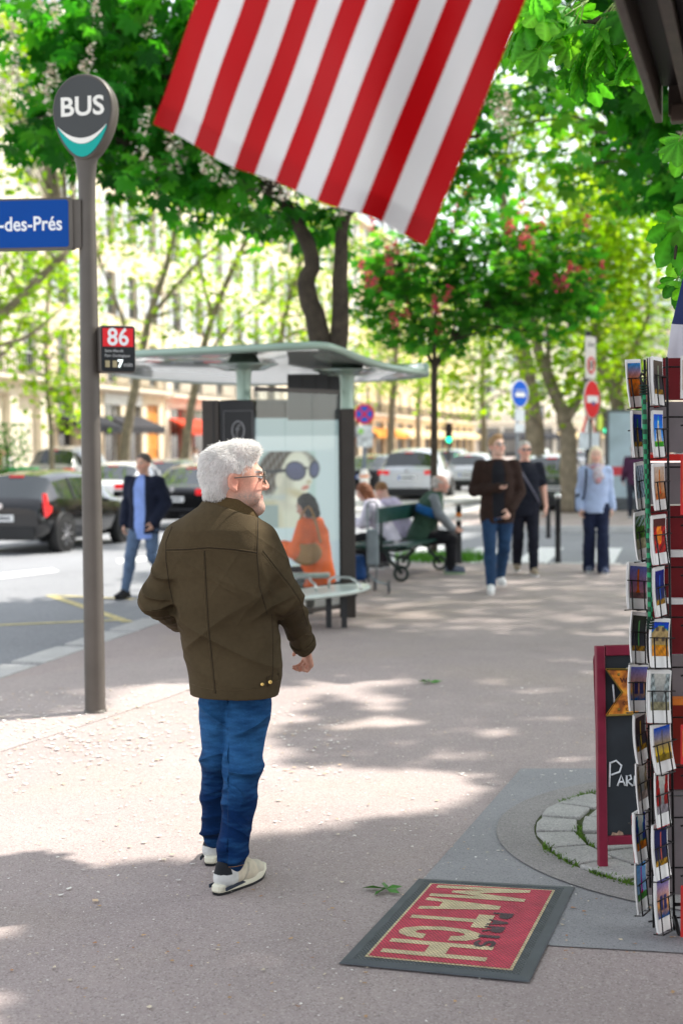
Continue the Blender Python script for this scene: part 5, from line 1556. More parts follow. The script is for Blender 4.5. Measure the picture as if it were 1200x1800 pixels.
def bus_lane_sign():
    Y = 30.0; g = Vector((at(909, 800, Y).x, Y, 0)); k = Y / F_PX
    t = thing('road_sign', 'oval-looking blue sign with white symbol and two grey plates beneath', 'road sign', g)
    P = lambda px, py: at(px, py, Y) - g
    c = P(909, 692); X, Z, N = sign_frame(math.radians(46)); r = 25 * k
    b = MB(); b.cyl((0, 0, (c.z + r * .8) / 2), .04, c.z + r * .8, 12); b.build('post', S_GREY, t)
    b = MB(); disc(b, c, X, Z, N, r, .045, .065); o = b.build('sign_disc', S_WHITE, t)
    b = MB(); disc(b, c, X, Z, N, r * .9, .067, .07); b.build('blue_field', S_BLUE, o)
    b = MB(); b.prism(rounded_rect(r * 1.15, r * .30, .02), c + N * .073 - Z * r * .08, X, Z, .003); b.build('white_symbol', S_WHITE, o)
    b = MB()
    for i in range(4): b.prism(rounded_rect(r * .2, r * .13, .008), c + N * .073 + X * r * (-.42 + .28 * i) + Z * r * .24, X, Z, .003)
    b.build('window_marks', mat('pale_blue', (.35, .45, .7), .5), o)
    for py, hh in ((730, 22), (752, 16)):
        b = MB(); b.prism(rounded_rect(27 * k, hh * k, .02), P(909, py) + N * .05, X, Z, .012); o = b.build('plate', mat('plate_grey', (.55, .6, .63), .5, var=.15, vscale=9), t)
bus_lane_sign()
def no_entry():
    Y = 24.0; g = Vector((at(1033, 800, Y).x, Y, 0)); k = Y / F_PX
    t = thing('road_sign', 'no entry sign under a tall white sign panel on a dark post', 'road sign', g)
    P = lambda px, py: at(px, py, Y) - g
    X, Z, N = sign_frame(math.radians(56)); cx = Vector((0, 0, 0))
    b = MB(); b.cyl((0, 0, P(0, 590).z / 2), .05, P(0, 590).z, 12); b.build('post', DARK_ST, t)
    c = P(1030, 702); c = Vector((0, 0, c.z)); r = 34 * k
    b = MB(); disc(b, c, X, Z, N, r, .055, .07); o = b.build('sign_disc', S_WHITE, t)
    b = MB(); disc(b, c, X, Z, N, r * .95, .072, .075); b.build('red_field', S_RED, o)
    b = MB(); b.prism(rounded_rect(r * 1.4, r * .36, .01), c + N * .078, X, Z, .003); b.build('white_bar', S_WHITE, o)
    b = MB(); b.prism(rounded_rect(r * .4, r * .2, .01), c + N * .082 - Z * r * .22 + X * r * .1, X, Z, .002); b.build('sticker', mat('sticker_dark', (.12, .1, .25), .5), o)
    b = MB(); disc(b, c + Vector((.12, .12, -.02)), X, Z, N, r * .95, -.03, -.015); b.build('second_disc', mat('disc_back', (.05, .05, .055), .5, .3), t)
    p0, p1 = P(1028, 592), P(1028, 666); cc = Vector((-.02, 0, (p0.z + p1.z) / 2)); h = p0.z - p1.z
    b = MB(); b.prism(rounded_rect(.40, h, .03), cc + N * .055, X, Z, .015); o = b.build('panel', mat('sign_cream', (.72, .68, .62), .5, var=.05), t)
    b = MB(); b.tube([cc + N * .074 - Z * h * .18 + X * .125 * math.cos(a) + Z * .125 * math.sin(a) for a in [2 * PI * i / 24 for i in range(24)]], .02, 6, closed=True); b.build('red_ring', S_RED, o)
    text_mesh('30', .15, DARK_ST, 'lettering', o, frame(cc + N * .073 - Z * h * .18, X, Z), .002, .001)
    text_mesh('ZONE', .10, mat('sign_dark_grey', (.2, .2, .2)), 'lettering', o, frame(cc + N * .073 + Z * h * .3, X, Z), .001, .001)
    tz = P(0, 752).z
    b = MB(); b.prism([(-.30, -.2), (.30, -.2), (0, .28)], Vector((-.05, 0, tz)) + N * .055, X, Z, .012); o = b.build('triangle_sign', S_RED, t)
    b = MB(); b.prism([(-.21, -.15), (.21, -.15), (0, .19)], Vector((-.05, 0, tz)) + N * .069, X, Z, .003); b.build('white_field', S_WHITE, o)
    b = MB(); b.prism(rounded_rect(.2, .24, .02), Vector((.13, 0, tz)) + N * .075, X, Z, .004); b.build('sticker', mat('sticker_lime', (.6, .75, .1), .5), o)
    b = MB(); b.prism(rounded_rect(.8, .28, .02), Vector((-.04, 0, P(0, 783).z)) + N * .055, X, Z, .012); b.build('plate', mat('plate_grey', (.6, .6, .6)), t)
no_entry()
def traffic_light(px, Y, py, col, label):
    g = Vector((at(px, 800, Y).x, Y, 0)); z = (at(px, py, Y) - g).z
    t = thing('traffic_light', label, 'traffic light', g, 0)
    b = MB(); b.cyl((0, 0, z / 2 + .3), .06, z + .6, 12); b.build('post', DARK_ST, t)
    h = .9; dz = {'g': .28, 'r': -.28}[col]
    b = MB(); b.box((0, -.12, z + dz), (.30, .2, h)); o = b.build('housing', mat('light_black', (.012, .012, .013), .5), t, bevel=.03)
    C_ = {'g': (.02, .85, .42), 'r': (1.0, .05, .04)}[col]
    for i, cc in enumerate(('g', 'y', 'r')):
        zz = z + dz - .28 + .28 * i
        b = MB(); b.cyl((0, -.23, zz), .115, .03, 18, 'y')
        if cc == col: b.build('lit_lamp', mat('lamp_' + cc, C_, .4, var=0, emit=2.2), o)
        else: b.build('lamp', mat('lamp_off', (.03, .02, .02), .3), o)
traffic_light(788, 62, 773, 'g', 'traffic light showing green behind the small flowering tree')
traffic_light(1064, 52, 757, 'g', 'traffic light showing green beside the no entry sign')
traffic_light(1070, 40, 815, 'r', 'low traffic light showing red just behind the white-haired woman')

def street_panel():
    Y = 36.0; g = ground(1096, 783 + 4250 / Y); t = thing('advertising_panel', 'pale street advertising panel on the far pavement behind the woman', 'advertising panel', Vector((at(1100, 800, Y).x, Y, 0)))
    b = MB(); b.box((0, 0, 1.35), (1.05, .2, 2.4)); b.box((0, 0, .08), (.5, .18, .16)); o = b.build('case', mat('panel_grey', (.1, .11, .12), .4), t, bevel=.03)
    b = MB(); b.box((0, -.112, 1.4), (.92, .02, 2.15)); o2 = b.build('poster', mat('panel_paper', (.42, .53, .60), .4, var=.2, vscale=1.5), o)
    b = MB(); b.box((0, -.126, 1.0), (.8, .006, .22)); b.build('red_band', mat('panel_red', (.6, .06, .08), .5), o2)
street_panel()
# ------------------------------------------------------------------ postcard rack, board, doormat, flag, kiosk
WIRE = mat('black_wire', (.012, .011, .011), .35, .3)
YR = 4.83
def pic(kind, u, v, rg):
    """tiny landscape pictures, u right, v up"""
    A = np.array
    def mixc(a, b, t): t = max(0, min(1, t)); return A(a) * (1 - t) + A(b) * t
    n = math.sin(u * 23 + v * 7) * math.sin(v * 31 + u * 11)
    k = kind[0]
    if k == 'sunset':
        c = mixc((.75, .25, .02), (.08, .22, .42), (v - .35) * 1.7); c = c * (1.0 + .25 * n)
        if v < .38: c = mixc((.5, .2, .01), (.12, .04, .01), (.38 - v) * 2.2) * (1 + .5 * n)
        return c
    if k == 'night':
        c = mixc((.03, .03, .05), kind[1], v * .6)
        w = .03 + .16 * max(0, .6 - v) ** 2
        if abs(u - .5) < w and v < .85: c = A(kind[2])
        if v < .16: c = A((.25, .16, .05)) * (1 + n)
        return c
    if k == 'church':
        c = mixc((.28, .5, .82), (.01, .12, .48), v)
        for cx, w, h in ((.5, .13, .92), (.28, .09, .55), (.72, .09, .55), (.5, .34, .42)):
            if abs(u - cx) < w * (1 - .75 * max(0, (v - h * .55) / (h * .45 + 1e-6))) and v < h: c = A((.75, .72, .66)) * (.85 + .15 * n)
        if v < .14: c = A((.06, .28, .03))
        return c
    if k == 'towerday':
        c = mixc(kind[1], kind[2], v)
        w = .02 + .17 * max(0, .75 - v) ** 2.2
        if abs(u - .5) < w and v < .88: c = A(kind[3])
        if v < .2: c = A(kind[4]) * (1 + .5 * n)
        return c
    if k == 'street':
        c = mixc((.08, .09, .1), (.55, .55, .52), v)
        if u < .45 - .3 * v or u > .6 + .2 * v: c = A(kind[1]) * (.6 + .5 * n)
        if v < .25: c = A(kind[2]) * (.8 + .4 * n)
        return c
    if k == 'red':
        c = A((.45, .03, .02)) * (.6 + .6 * n)
        if (u - .45) ** 2 + (v - .55) ** 2 * .6 < .06: c = A((.75, .28, .03)) * (1 + .3 * n)
        if v > .75: c = A((.08, .02, .02))
        return c
    if k == 'river':
        c = mixc((.75, .42, .12), (.14, .16, .36), v)
        if v < .3: c = mixc((.03, .08, .22), (.5, .3, .12), v * 3 + .2 * n)
        for cx in (.33, .66):
            if abs(u - cx) < .12 and .2 < v < .55: c = A((.05, .05, .12))
        return c
    if k == 'facade':
        c = A((.42, .33, .2)) * (.9 + .2 * n)
        if v > .7 + .2 * math.sin(u * 3): c = A((.05, .1, .4))
        if int(u * 5) % 2 and int(v * 7) % 2: c = A((.09, .07, .06))
        if v < .3: c = A((.5, .25, .05)) * (1 + .5 * n)
        return c
    if k == 'park':
        c = A((.08, .16, .05)) * (.7 + .8 * (n > 0)); 
        if v < .3: c = A((.4, .38, .28)) * (1 + .3 * n)
        if v > .7 and n > .2: c = A((.5, .6, .62))
        return c
    if k == 'grey':
        c = A((.2, .26, .32)) * (.8 + .8 * n)
        if int(u * 7 + v * 3) % 2: c = A((.55, .62, .68))
        return c
    return A((.5, .5, .5))
def sat(c):
    c = np.clip(c, .002, .9); m = c.mean(); return np.clip((m + (c - m) * 1.45) ** 1.12 * 1.05, .002, .9)
LEFT = [(632, 715, 1104, 1129, 'postcard of a golden sunset over rooftops, top left of the wire rack', ('sunset',), 'y'),
        (722, 803, 1108, 1134, 'postcard of a floodlit tower against deep blue, second down in the left column', ('night', (.02, .08, .4), (.55, .4, .08)), None),
        (812, 893, 1113, 1138, 'postcard of a blue-grey glass facade, third down in the left column', ('grey',), None),
        (900, 983, 1113, 1141, 'postcard of a leafy park alley, fourth down in the left column', ('park',), None),
        (989, 1070, 1104, 1140, 'postcard of a hazy violet sky with a red tower, leaning in the left column', ('towerday', (.4, .2, .2), (.12, .14, .3), (.5, .12, .05), (.16, .1, .1)), 'tilt'),
        (1076, 1165, 1110, 1138, 'postcard of a green-lit tower at night, crooked in the left column above the arrow plaque', ('night', (.04, .05, .02), (.2, .45, .2)), 'tilt2'),
        (1166, 1250, 1106, 1142, 'postcard of a violet dusk over a river, beside the gold arrow plaque', ('river',), 'tilt'),
        (1252, 1338, 1113, 1142, 'postcard of a glowing gold tower on a brown night, left column below the arrow plaque', ('night', (.10, .08, .07), (.85, .6, .2)), None),
        (1337, 1425, 1115, 1144, 'postcard of a busy street of shopfronts, left column beside the chalk lettering', ('street', (.3, .25, .18), (.35, .3, .28)), None),
        (1424, 1513, 1113, 1142, 'postcard of a blue night street with orange lights, left column second from the bottom', ('street', (.02, .05, .22), (.45, .18, .03)), None),
        (1510, 1602, 1114, 1142, 'postcard of a flag over green gardens, lowest of the left column', ('towerday', (.4, .52, .65), (.25, .42, .65), (.6, .08, .1), (.08, .2, .06)), None)]
RIGHT = [(628, 712, 1143, 1171, 'postcard of a dark fountain with warm lights, top of the right column', ('night', (.12, .08, .03), (.35, .42, .3)), None),
         (722, 803, 1144, 1172, 'postcard of a white domed church under a blue sky in the right column', ('church',), None),
         (814, 896, 1145, 1175, 'postcard of a red tower in orange haze, third down in the right column', ('towerday', (.5, .25, .12), (.55, .48, .42), (.5, .06, .02), (.4, .17, .08)), None),
         (905, 991, 1144, 1178, 'postcard of a red-lit cabaret at night, fourth down in the right column', ('red',), None),
         (996, 1082, 1147, 1175, 'postcard of a tricolour-lit tower in a dark blue night, fifth in the right column', ('night', (.01, .03, .25), (.1, .2, .6)), None),
         (1087, 1173, 1143, 1179, 'postcard of an old corner facade under blue sky in the right column', ('facade',), 'tilt'),
         (1178, 1270, 1140, 1181, 'thick stack of postcards showing a pale street scene, pushed forward in the right column', ('street', (.5, .55, .55), (.3, .28, .2)), 'tilt'),
         (1270, 1357, 1149, 1184, 'postcard of a yellow sunburst behind a tower in a blue sky, right column', ('towerday', (.75, .55, .05), (.03, .1, .4), (.12, .1, .08), (.2, .15, .03)), 'y'),
         (1355, 1452, 1148, 1182, 'postcard of a red-framed cafe front, right column third from the bottom', ('street', (.35, .03, .04), (.3, .28, .3)), None),
         (1446, 1544, 1146, 1181, 'postcard of a floodlit tricolour tower at night, right column second from the bottom', ('night', (.01, .02, .12), (.55, .2, .15)), None),
         (1536, 1636, 1150, 1184, 'postcard of two river towers at sunset, lowest of the right column', ('river',), None)]
PAPER = mat('postcard_white', (.80, .79, .77), .45, var=.03, spec=.4)
def postcard(row, left, i, rack):
    y0, y1, x0, x1, lab, kind, odd = row
    rg = random.Random(i * 7 + left)
    Yc = YR + (.03 if left else -.02)
    c = at((x0 + x1) / 2, (y0 + y1) / 2, Yc)
    h = (y1 - y0) / F_PX * Yc * 1.0; w_px = (x1 - x0) / F_PX * Yc
    w_ = .100; yaw = math.acos(min(.98, w_px / w_ * .98)) * (1 if not left else 1)
    if odd in ('tilt', 'tilt2', 'y'): yaw *= .8
    roll = {'tilt': .10, 'tilt2': .14, 'y': -.06}.get(odd, rg.uniform(-.02, .03)); 
    if left and odd is None: roll = rg.uniform(-.05, .01)
    lean = -.12
    X = Vector((math.cos(yaw), math.sin(yaw), 0)); Z = Vector((0, math.sin(-lean) , math.cos(lean))); Z = (Z - X * Z.dot(X)).normalized()
    X2 = X * math.cos(roll) - Z * math.sin(roll); Z2 = Z * math.cos(roll) + X * math.sin(roll); N = X2.cross(Z2)
    t = thing('postcard', lab, 'postcard', c, 0, 'postcards in the wire rack')
    n = rg.randint(2, 5) + (5 if 'thick' in lab else 0)
    b = MB()
    bow = rg.uniform(.002, .007)
    for j in range(n):
        off = -N * (.0035 * j) + X * rg.uniform(0, .003) * j + Z2 * rg.uniform(-.002, .002)
        vs = []
        for v in range(7):
            q = -h / 2 + h * v / 6; bb = bow * (1 - (2 * v / 6 - 1) ** 2)
            for s_ in (-1, 1):
                for d in (0, -.0022): vs.append(off + X2 * s_ * w_ / 2 + Z2 * q + N * (d - bb))
        fs = []
        for v in range(6):
            a = v * 4; e = a + 4
            fs += [(a, a + 2, e + 2, e), (a + 1, e + 1, e + 3, a + 3), (a, e, e + 1, a + 1), (a + 2, a + 3, e + 3, e + 2)]
        fs += [(0, 1, 3, 2), (24, 26, 27, 25)]
        b._add(vs, fs)
    o = b.build('card_stack', PAPER, t)
    NU, NV = 16, 24; pw, ph = w_ * .86, h * .70; V = []; Cc = []
    for v in range(NV + 1):
        for u in range(NU + 1):
            q = h * .5 - .012 - ph + ph * v / NV; vv = (q + h / 2) / h; bb = bow * (1 - (2 * vv - 1) ** 2)
            V.append(X2 * (-pw / 2 + pw * u / NU) + Z2 * q + N * (.0012 - bb)); Cc.append(sat(pic(kind, u / NU, v / NV, rg)))
    jj, ii = np.meshgrid(np.arange(NV), np.arange(NU), indexing='ij'); k0 = (jj * (NU + 1) + ii).ravel()
    np_mesh('picture', np.array([tuple(p) for p in V]), np.stack([k0, k0 + 1, k0 + NU + 2, k0 + NU + 1], 1), mat('postcard_print', (1, 1, 1), .5, attr=True, var=.2, vscale=90, spec=.1), t, False, np.array(Cc))
    if rg.random() < .45 or odd == 'y':   # a coloured card peeping out behind
        b = MB(); b._add([-N * (.0035 * n) + X2 * a + Z2 * q for a, q in ((-w_ * .42, -h / 2 - .006), (w_ * .56, -h / 2 - .004), (w_ * .56, h * .42), (-w_ * .42, h * .45))], [(0, 1, 2, 3)])
        b.build('divider_card', mat('divider_%s' % ('orange' if rg.random() < .6 else 'red'), (.8, .17, .02) if rg.random() < .6 else (.65, .03, .03), .6), t)
    # the wire pocket goes with the rack
    wz = -h * .5 - .004; f_ = N * .012; bk = -N * (.0035 * n + .01)
    for s_ in (-.9, .35):
        p = c + X2 * s_ * w_ / 2
        rack.tube([p + Z2 * (h * .10) + bk * .2 + f_, p + Z2 * wz + f_, p + Z2 * (wz - .002) + bk], .0026, 6)
    rack.tube([c + X2 * (-.72 * w_) + Z2 * h * .10 + f_, c + X2 * .55 * w_ + Z2 * h * .10 + f_], .0022, 6)
    rack.tube([c + X2 * (-.45 * w_) + Z2 * wz + f_, c + X2 * .3 * w_ + Z2 * wz + f_], .0026, 6)
    rack.tube([c + X2 * .55 * w_ + Z2 * h * .10 + f_, c + X2 * .8 * w_ + Z2 * h * .10 + bk * 3], .0026, 6)
    return bk

def rack():
    o0 = ground(1160, 1655); o0.y = YR + .14; o0.x = at(1165, 1000, o0.y).x
    t = thing('postcard_rack', 'wire spinner rack full of postcards with dark red panels at the right edge', 'postcard rack', o0)
    wires = MB()
    for i, r in enumerate(LEFT): postcard(r, True, i, wires)
    for i, r in enumerate(RIGHT): postcard(r, False, i, wires)
    # uprights of the frame
    for (xa, ya, xb, yb, Y) in ((1138, 630, 1148, 1630, YR + .07), (1171, 628, 1184, 1640, YR + .05), (1132, 632, 1142, 1560, YR + .12)):
        wires.tube([at(xa, ya, Y), at(xb, yb, Y)], .0045, 8)
    for k in range(12):
        py = 640 + 88 * k
        wires.tube([at(1128 + k, py + 12, YR + .13), at(1172 + k, py + 5, YR + .07), at(1240, py + 5, YR + .02)], .0032, 6)
        wires.tube([at(1196, py + 20, YR - .02), at(1215, py + 16, YR + .0)], .0032, 6)
    wires.tube([at(1184, 1610, YR + .05), at(1192, 1640, YR), at(1206, 1660, YR - .02), at(1260, 1662, YR - .05)], .008, 8)
    wires.tube([at(1184, 1590, YR + .05), at(1260, 1588, YR + .0)], .006, 8)
    wires.build('wire_frame', WIRE, t, world=True)
    RED = mat('rack_red', (.16, .010, .014), .45, var=.15, vscale=8); GRYP = mat('rack_grey', (.20, .175, .18), .5, var=.12, vscale=10); BR = mat('rack_bright_red', (.62, .03, .025), .4)
    yb = YR + .16
    bands = [(628, 705, RED), (705, 797, GRYP), (797, 812, BR), (812, 888, GRYP), (888, 1150, RED), (1150, 1235, GRYP), (1235, 1345, mat('rack_dark_red', (.22, .02, .012), .45, var=.15)), (1345, 1390, RED), (1390, 1400, GRYP), (1400, 1575, GRYP)]
    for y0, y1, m in bands:
        a, c = at(1137, y0, yb), at(1137, y1, yb)
        x1 = at(1330, y0, yb).x
        b = MB(); b.box(((a.x + x1) / 2, yb + .01, (a.z + c.z) / 2), (x1 - a.x, .014, a.z - c.z - .006)); b.build('back_panel', m, t, world=True)
    for y0, y1, m in ((968, 978, PAPER), (1053, 1061, PAPER), (1228, 1238, mat('rack_orange', (.7, .2, .03), .5))):
        a, c = at(1176, y0, YR + .06), at(1330, y1, YR + .06); b = MB(); b.box(((a.x + c.x) / 2, YR + .08, (a.z + c.z) / 2), (c.x - a.x, .05, a.z - c.z)); b.build('paper_stack', m, t, world=True)
    for y0, y1 in ((645, 700), (800, 905), (1090, 1120), (1300, 1400), (1560, 1650)):
        pass
rack()
# cards of the next face, cut by the picture edge
for i, (y0, y1, lab, kd) in enumerate(((625, 700, 'postcard edge at the far right of the rack, uppermost', ('sunset',)), (800, 905, 'orange postcard at the right picture edge beside the third row', ('red',)), (1275, 1345, 'orange postcard at the right picture edge below the thick stack', ('sunset',)), (1558, 1650, 'orange postcard at the right picture edge in the lowest row', ('red',)))):
    Yc = YR - .05; c = at(1218, (y0 + y1) / 2, Yc); h = (y1 - y0) / F_PX * Yc
    t = thing('postcard', lab, 'postcard', c, 0, 'postcards in the wire rack')
    b = MB(); b.box((0, 0, 0), (.085, .012, h), Matrix.Rotation(-.35, 3, 'Z')); b.build('card_stack', PAPER if i == 0 else mat('divider_orange', (.8, .17, .02)), t)
    Rz = Matrix.Rotation(-.35, 3, 'Z'); b = MB(); b.box(Rz @ Vector((0, -.0075, h * .05)), (.070, .002, h * .7), Rz); b.build('picture', mat('edge_print_%d' % i, ((.4, .3, .2), (.6, .12, .03), (.6, .3, .05), (.5, .08, .04))[i], .4, var=.4, vscale=30), t)

def bungee():
    pts = [at(1130 + 12 * q + 1.5 * math.sin(q * 3), 690 + 402 * q, YR - .05 + .02 * q) for q in [i / 24 for i in range(25)]]
    o0 = pts[-1].copy()
    t = thing('bungee_cord', 'green and black bungee cord stretched down the postcard rack', 'cord', o0)
    m = bpy.data.materials.new('bungee'); m.use_nodes = True; n = m.node_tree; b_ = n.nodes['Principled BSDF']
    tc = n.nodes.new('ShaderNodeTexCoord'); mp = n.nodes.new('ShaderNodeMapping'); mp.inputs['Scale'].default_value = (60, 60, 60); ck = n.nodes.new('ShaderNodeTexChecker'); ck.inputs['Scale'].default_value = 1.0
    ck.inputs[1].default_value = (.01, .30, .12, 1); ck.inputs[2].default_value = (.006, .05, .025, 1)
    n.links.new(tc.outputs['Object'], mp.inputs[0]); n.links.new(mp.outputs[0], ck.inputs[0]); n.links.new(ck.outputs[0], b_.inputs['Base Color']); b_.inputs['Roughness'].default_value = .6
    b = MB(); b.tube(pts, .0085, 10); b.build('cord', m, t, world=True)
    b = MB()
    for q in (0, 1):
        p = pts[0 if q == 0 else -1]; s_ = 1 if q == 0 else -1
        for i in range(4): b.tube([p + Vector((.011 * math.cos(a), .011 * math.sin(a), s_ * (-.004 + .009 * i))) for a in [2 * PI * j / 10 for j in range(10)]], .0035, 6, closed=True)
    b.build('binding', mat('bungee_binding', (.008, .03, .02), .6), t, world=True)
    b = MB(); p = pts[0]
    b.tube([p, p + Vector((-.002, 0, .03)), p + Vector((-.012, .0, .05)), p + Vector((.0, .03, .065)), p + Vector((.02, .07, .06))], .004, 8)
    p = pts[-1]; b.tube([p, p + Vector((.004, 0, -.03)), p + Vector((0, .05, -.04))], .004, 8); b.build('hook', WIRE, t, world=True)
bungee()

def board():
    A = ground(1050, 1531); o0 = A.copy()
    t = thing('chalkboard', 'maroon framed pavement chalkboard standing behind the postcard rack', 'chalkboard', o0)
    M_ = mat('maroon_paint', (.19, .012, .035), .45, var=.15, vscale=14, bump=.08, bscale=60); S_ = mat('slate', (.022, .028, .034), .6, var=.35, vscale=5)
    yaw = math.radians(7); X = Vector((math.cos(yaw), math.sin(yaw), 0)); lean = .06
    Z = Vector((0, math.sin(lean), math.cos(lean))); N = X.cross(Z)
    R = Matrix(((X.x, Z.x, -N.x), (X.y, Z.y, -N.y), (X.z, Z.z, -N.z)))    # x, z(up), depth
    k = A.y / F_PX
    H = .895; W_ = .60; f = .036
    def bar(name, cx, cz, w_, h, d=.034, m=M_, off=0, bev=.004, parent=None):
        b = MB(); b.box((0, 0, 0), (w_, h, d)); o = b.build(name, m, parent or t, bevel=bev)
        o.matrix_local = Matrix.Translation(X * cx + Z * cz - N * (-off)) @ R.to_4x4() if False else Matrix.Translation(X * cx + Z * cz + N * off) @ R.to_4x4()
        return o
    for cx in (f / 2, W_ - f / 2): bar('leg', cx, H / 2, f, H)
    bar('top_rail', W_ / 2, H - f / 2 - .002, W_ - 2 * f - .002, f * 1.15); bar('bottom_rail', W_ / 2, .12, W_ - 2 * f - .002, f)
    pn = bar('slate_panel', W_ / 2, (H + .12) / 2, W_ - 2 * f, H - .12 - f, .010, S_, -.004, 0)
    # rear legs of the A-frame
    for cx in (f / 2, W_ - f / 2):
        b = MB(); p0 = X * cx + Z * (H - .05) - N * .03; b.bar(p0, Vector((p0.x + .085, p0.y + .33, 0.003)), f, .03); b.build('rear_leg', M_, t)
    CH = mat('chalk', (.72, .76, .78), .9, var=.15, vscale=60)
    def chalk(strokes, name):
        b = MB()
        for s_ in strokes: b.tube([X * x + Z * z + N * .0035 for x, z in s_], .0042, 5)
        b.build(name, CH, t)
    def PX(px, py): return ((px - 1045) * k, (1531 - py) * k)
    P_ = [[PX(1069, 1338), PX(1067, 1382)], [PX(1069, 1340), PX(1080, 1336), PX(1090, 1345), PX(1086, 1356), PX(1071, 1361)],
          [PX(1082, 1381), PX(1089, 1362), PX(1096, 1381)], [PX(1085, 1374), PX(1094, 1374)],
          [PX(1099, 1382), PX(1099, 1363), PX(1106, 1363), PX(1108, 1369), PX(1100, 1373), PX(1110, 1382)],
          [PX(1113, 1382), PX(1114, 1364), PX(1119, 1374), PX(1125, 1364), PX(1127, 1382)], [PX(1132, 1382), PX(1132, 1364)], [PX(1138, 1364), PX(1150, 1364)], [PX(1144, 1364), PX(1144, 1382)]]
    chalk(P_, 'chalk_writing')
    chalk([[PX(1076, 1200), PX(1079, 1240)]], 'chalk_mark')
    # torn paper patch near the bottom
    b = MB(); pts = [PX(1069, 1470), PX(1072, 1463), PX(1080, 1465), PX(1084, 1460), PX(1091, 1464), PX(1093, 1471), PX(1082, 1473)]
    b._add([X * x + Z * z + N * .003 for x, z in pts], [tuple(range(len(pts)))[::-1]]); b.build('torn_paper', mat('brown_paper', (.35, .24, .17), .8, var=.4, vscale=60), t)
    # arrow plaque
    pl = thing('arrow_plaque', 'rusty gold swallowtail plaque hung on the chalkboard', 'plaque', o0 + X * .03 + Z * .6 + N * .03)
    off = o0 - pl.location
    pp = [PX(1059, 1171), PX(1260, 1178), PX(1260, 1252), PX(1059, 1253), PX(1088, 1213)]
    m = bpy.data.materials.new('rusty_gold'); m.use_nodes = True; n = m.node_tree; bs = n.nodes['Principled BSDF']; tc = n.nodes.new('ShaderNodeTexCoord'); nz = n.nodes.new('ShaderNodeTexNoise'); nz.inputs['Scale'].default_value = 22; nz.inputs['Detail'].default_value = 6
    cr = n.nodes.new('ShaderNodeValToRGB'); e = cr.color_ramp.elements; e[0].position = .38; e[0].color = (.25, .07, .01, 1); e[1].position = .62; e[1].color = (.72, .33, .03, 1); e2 = cr.color_ramp.elements.new(.5); e2.color = (.62, .20, .015, 1)
    n.links.new(tc.outputs['Object'], nz.inputs['Vector']); n.links.new(nz.outputs[0], cr.inputs[0]); n.links.new(cr.outputs[0], bs.inputs['Base Color']); bs.inputs['Roughness'].default_value = .45
    b = MB(); b.prism(pp, off + N * .022, X, Z, .012); b.build('plate', m, pl)
    edge = mat('plaque_edge', (.22, .15, .03), .4, .5)
    b = MB(); b.tube([off + X * x + Z * z + N * .034 for x, z in pp], .0045, 6, closed=True); b.build('rim', edge, pl)
    ink = mat('brown_ink', (.10, .03, .015), .7)
    zc = PX(0, 1190)[1]
    text_mesh('we carry', .042, ink, 'lettering', pl, frame(off + X * PX(1084, 0)[0] + Z * zc + N * .0355, X, Z), .0006, .0004, 'LEFT')
    text_mesh('coffee', .028, ink, 'lettering', pl, frame(off + X * PX(1088, 0)[0] + Z * PX(0, 1231)[1] + N * .0355, X, Z), .0, .0004, 'LEFT')
    text_mesh('corner', .026, ink, 'lettering', pl, frame(off + X * PX(1094, 0)[0] + Z * PX(0, 1242)[1] + N * .0355, X, Z), .0, .0004, 'LEFT')
    b = MB()
    for px, py in ((1082, 1181), (1107, 1213), (1082, 1243)): b.lathe([(.0001, .004), (.004, .003), (.006, 0)], off + X * PX(px, 0)[0] + Z * PX(0, py)[1] + N * .0345, 10, N.to_track_quat('Z', 'Y').to_matrix())
    b.build('stud', edge, pl)
    b = MB(); b.tube([off + X * PX(1095, 0)[0] + Z * PX(0, 1171)[1] + N * .035, off + X * PX(1125, 0)[0] + Z * PX(0, 1163)[1] + N * .035, off + X * PX(1180, 0)[0] + Z * PX(0, 1160)[1] + N * .025], .0018, 5); b.build('string', mat('string', (.6, .55, .45), .8), pl)
board()

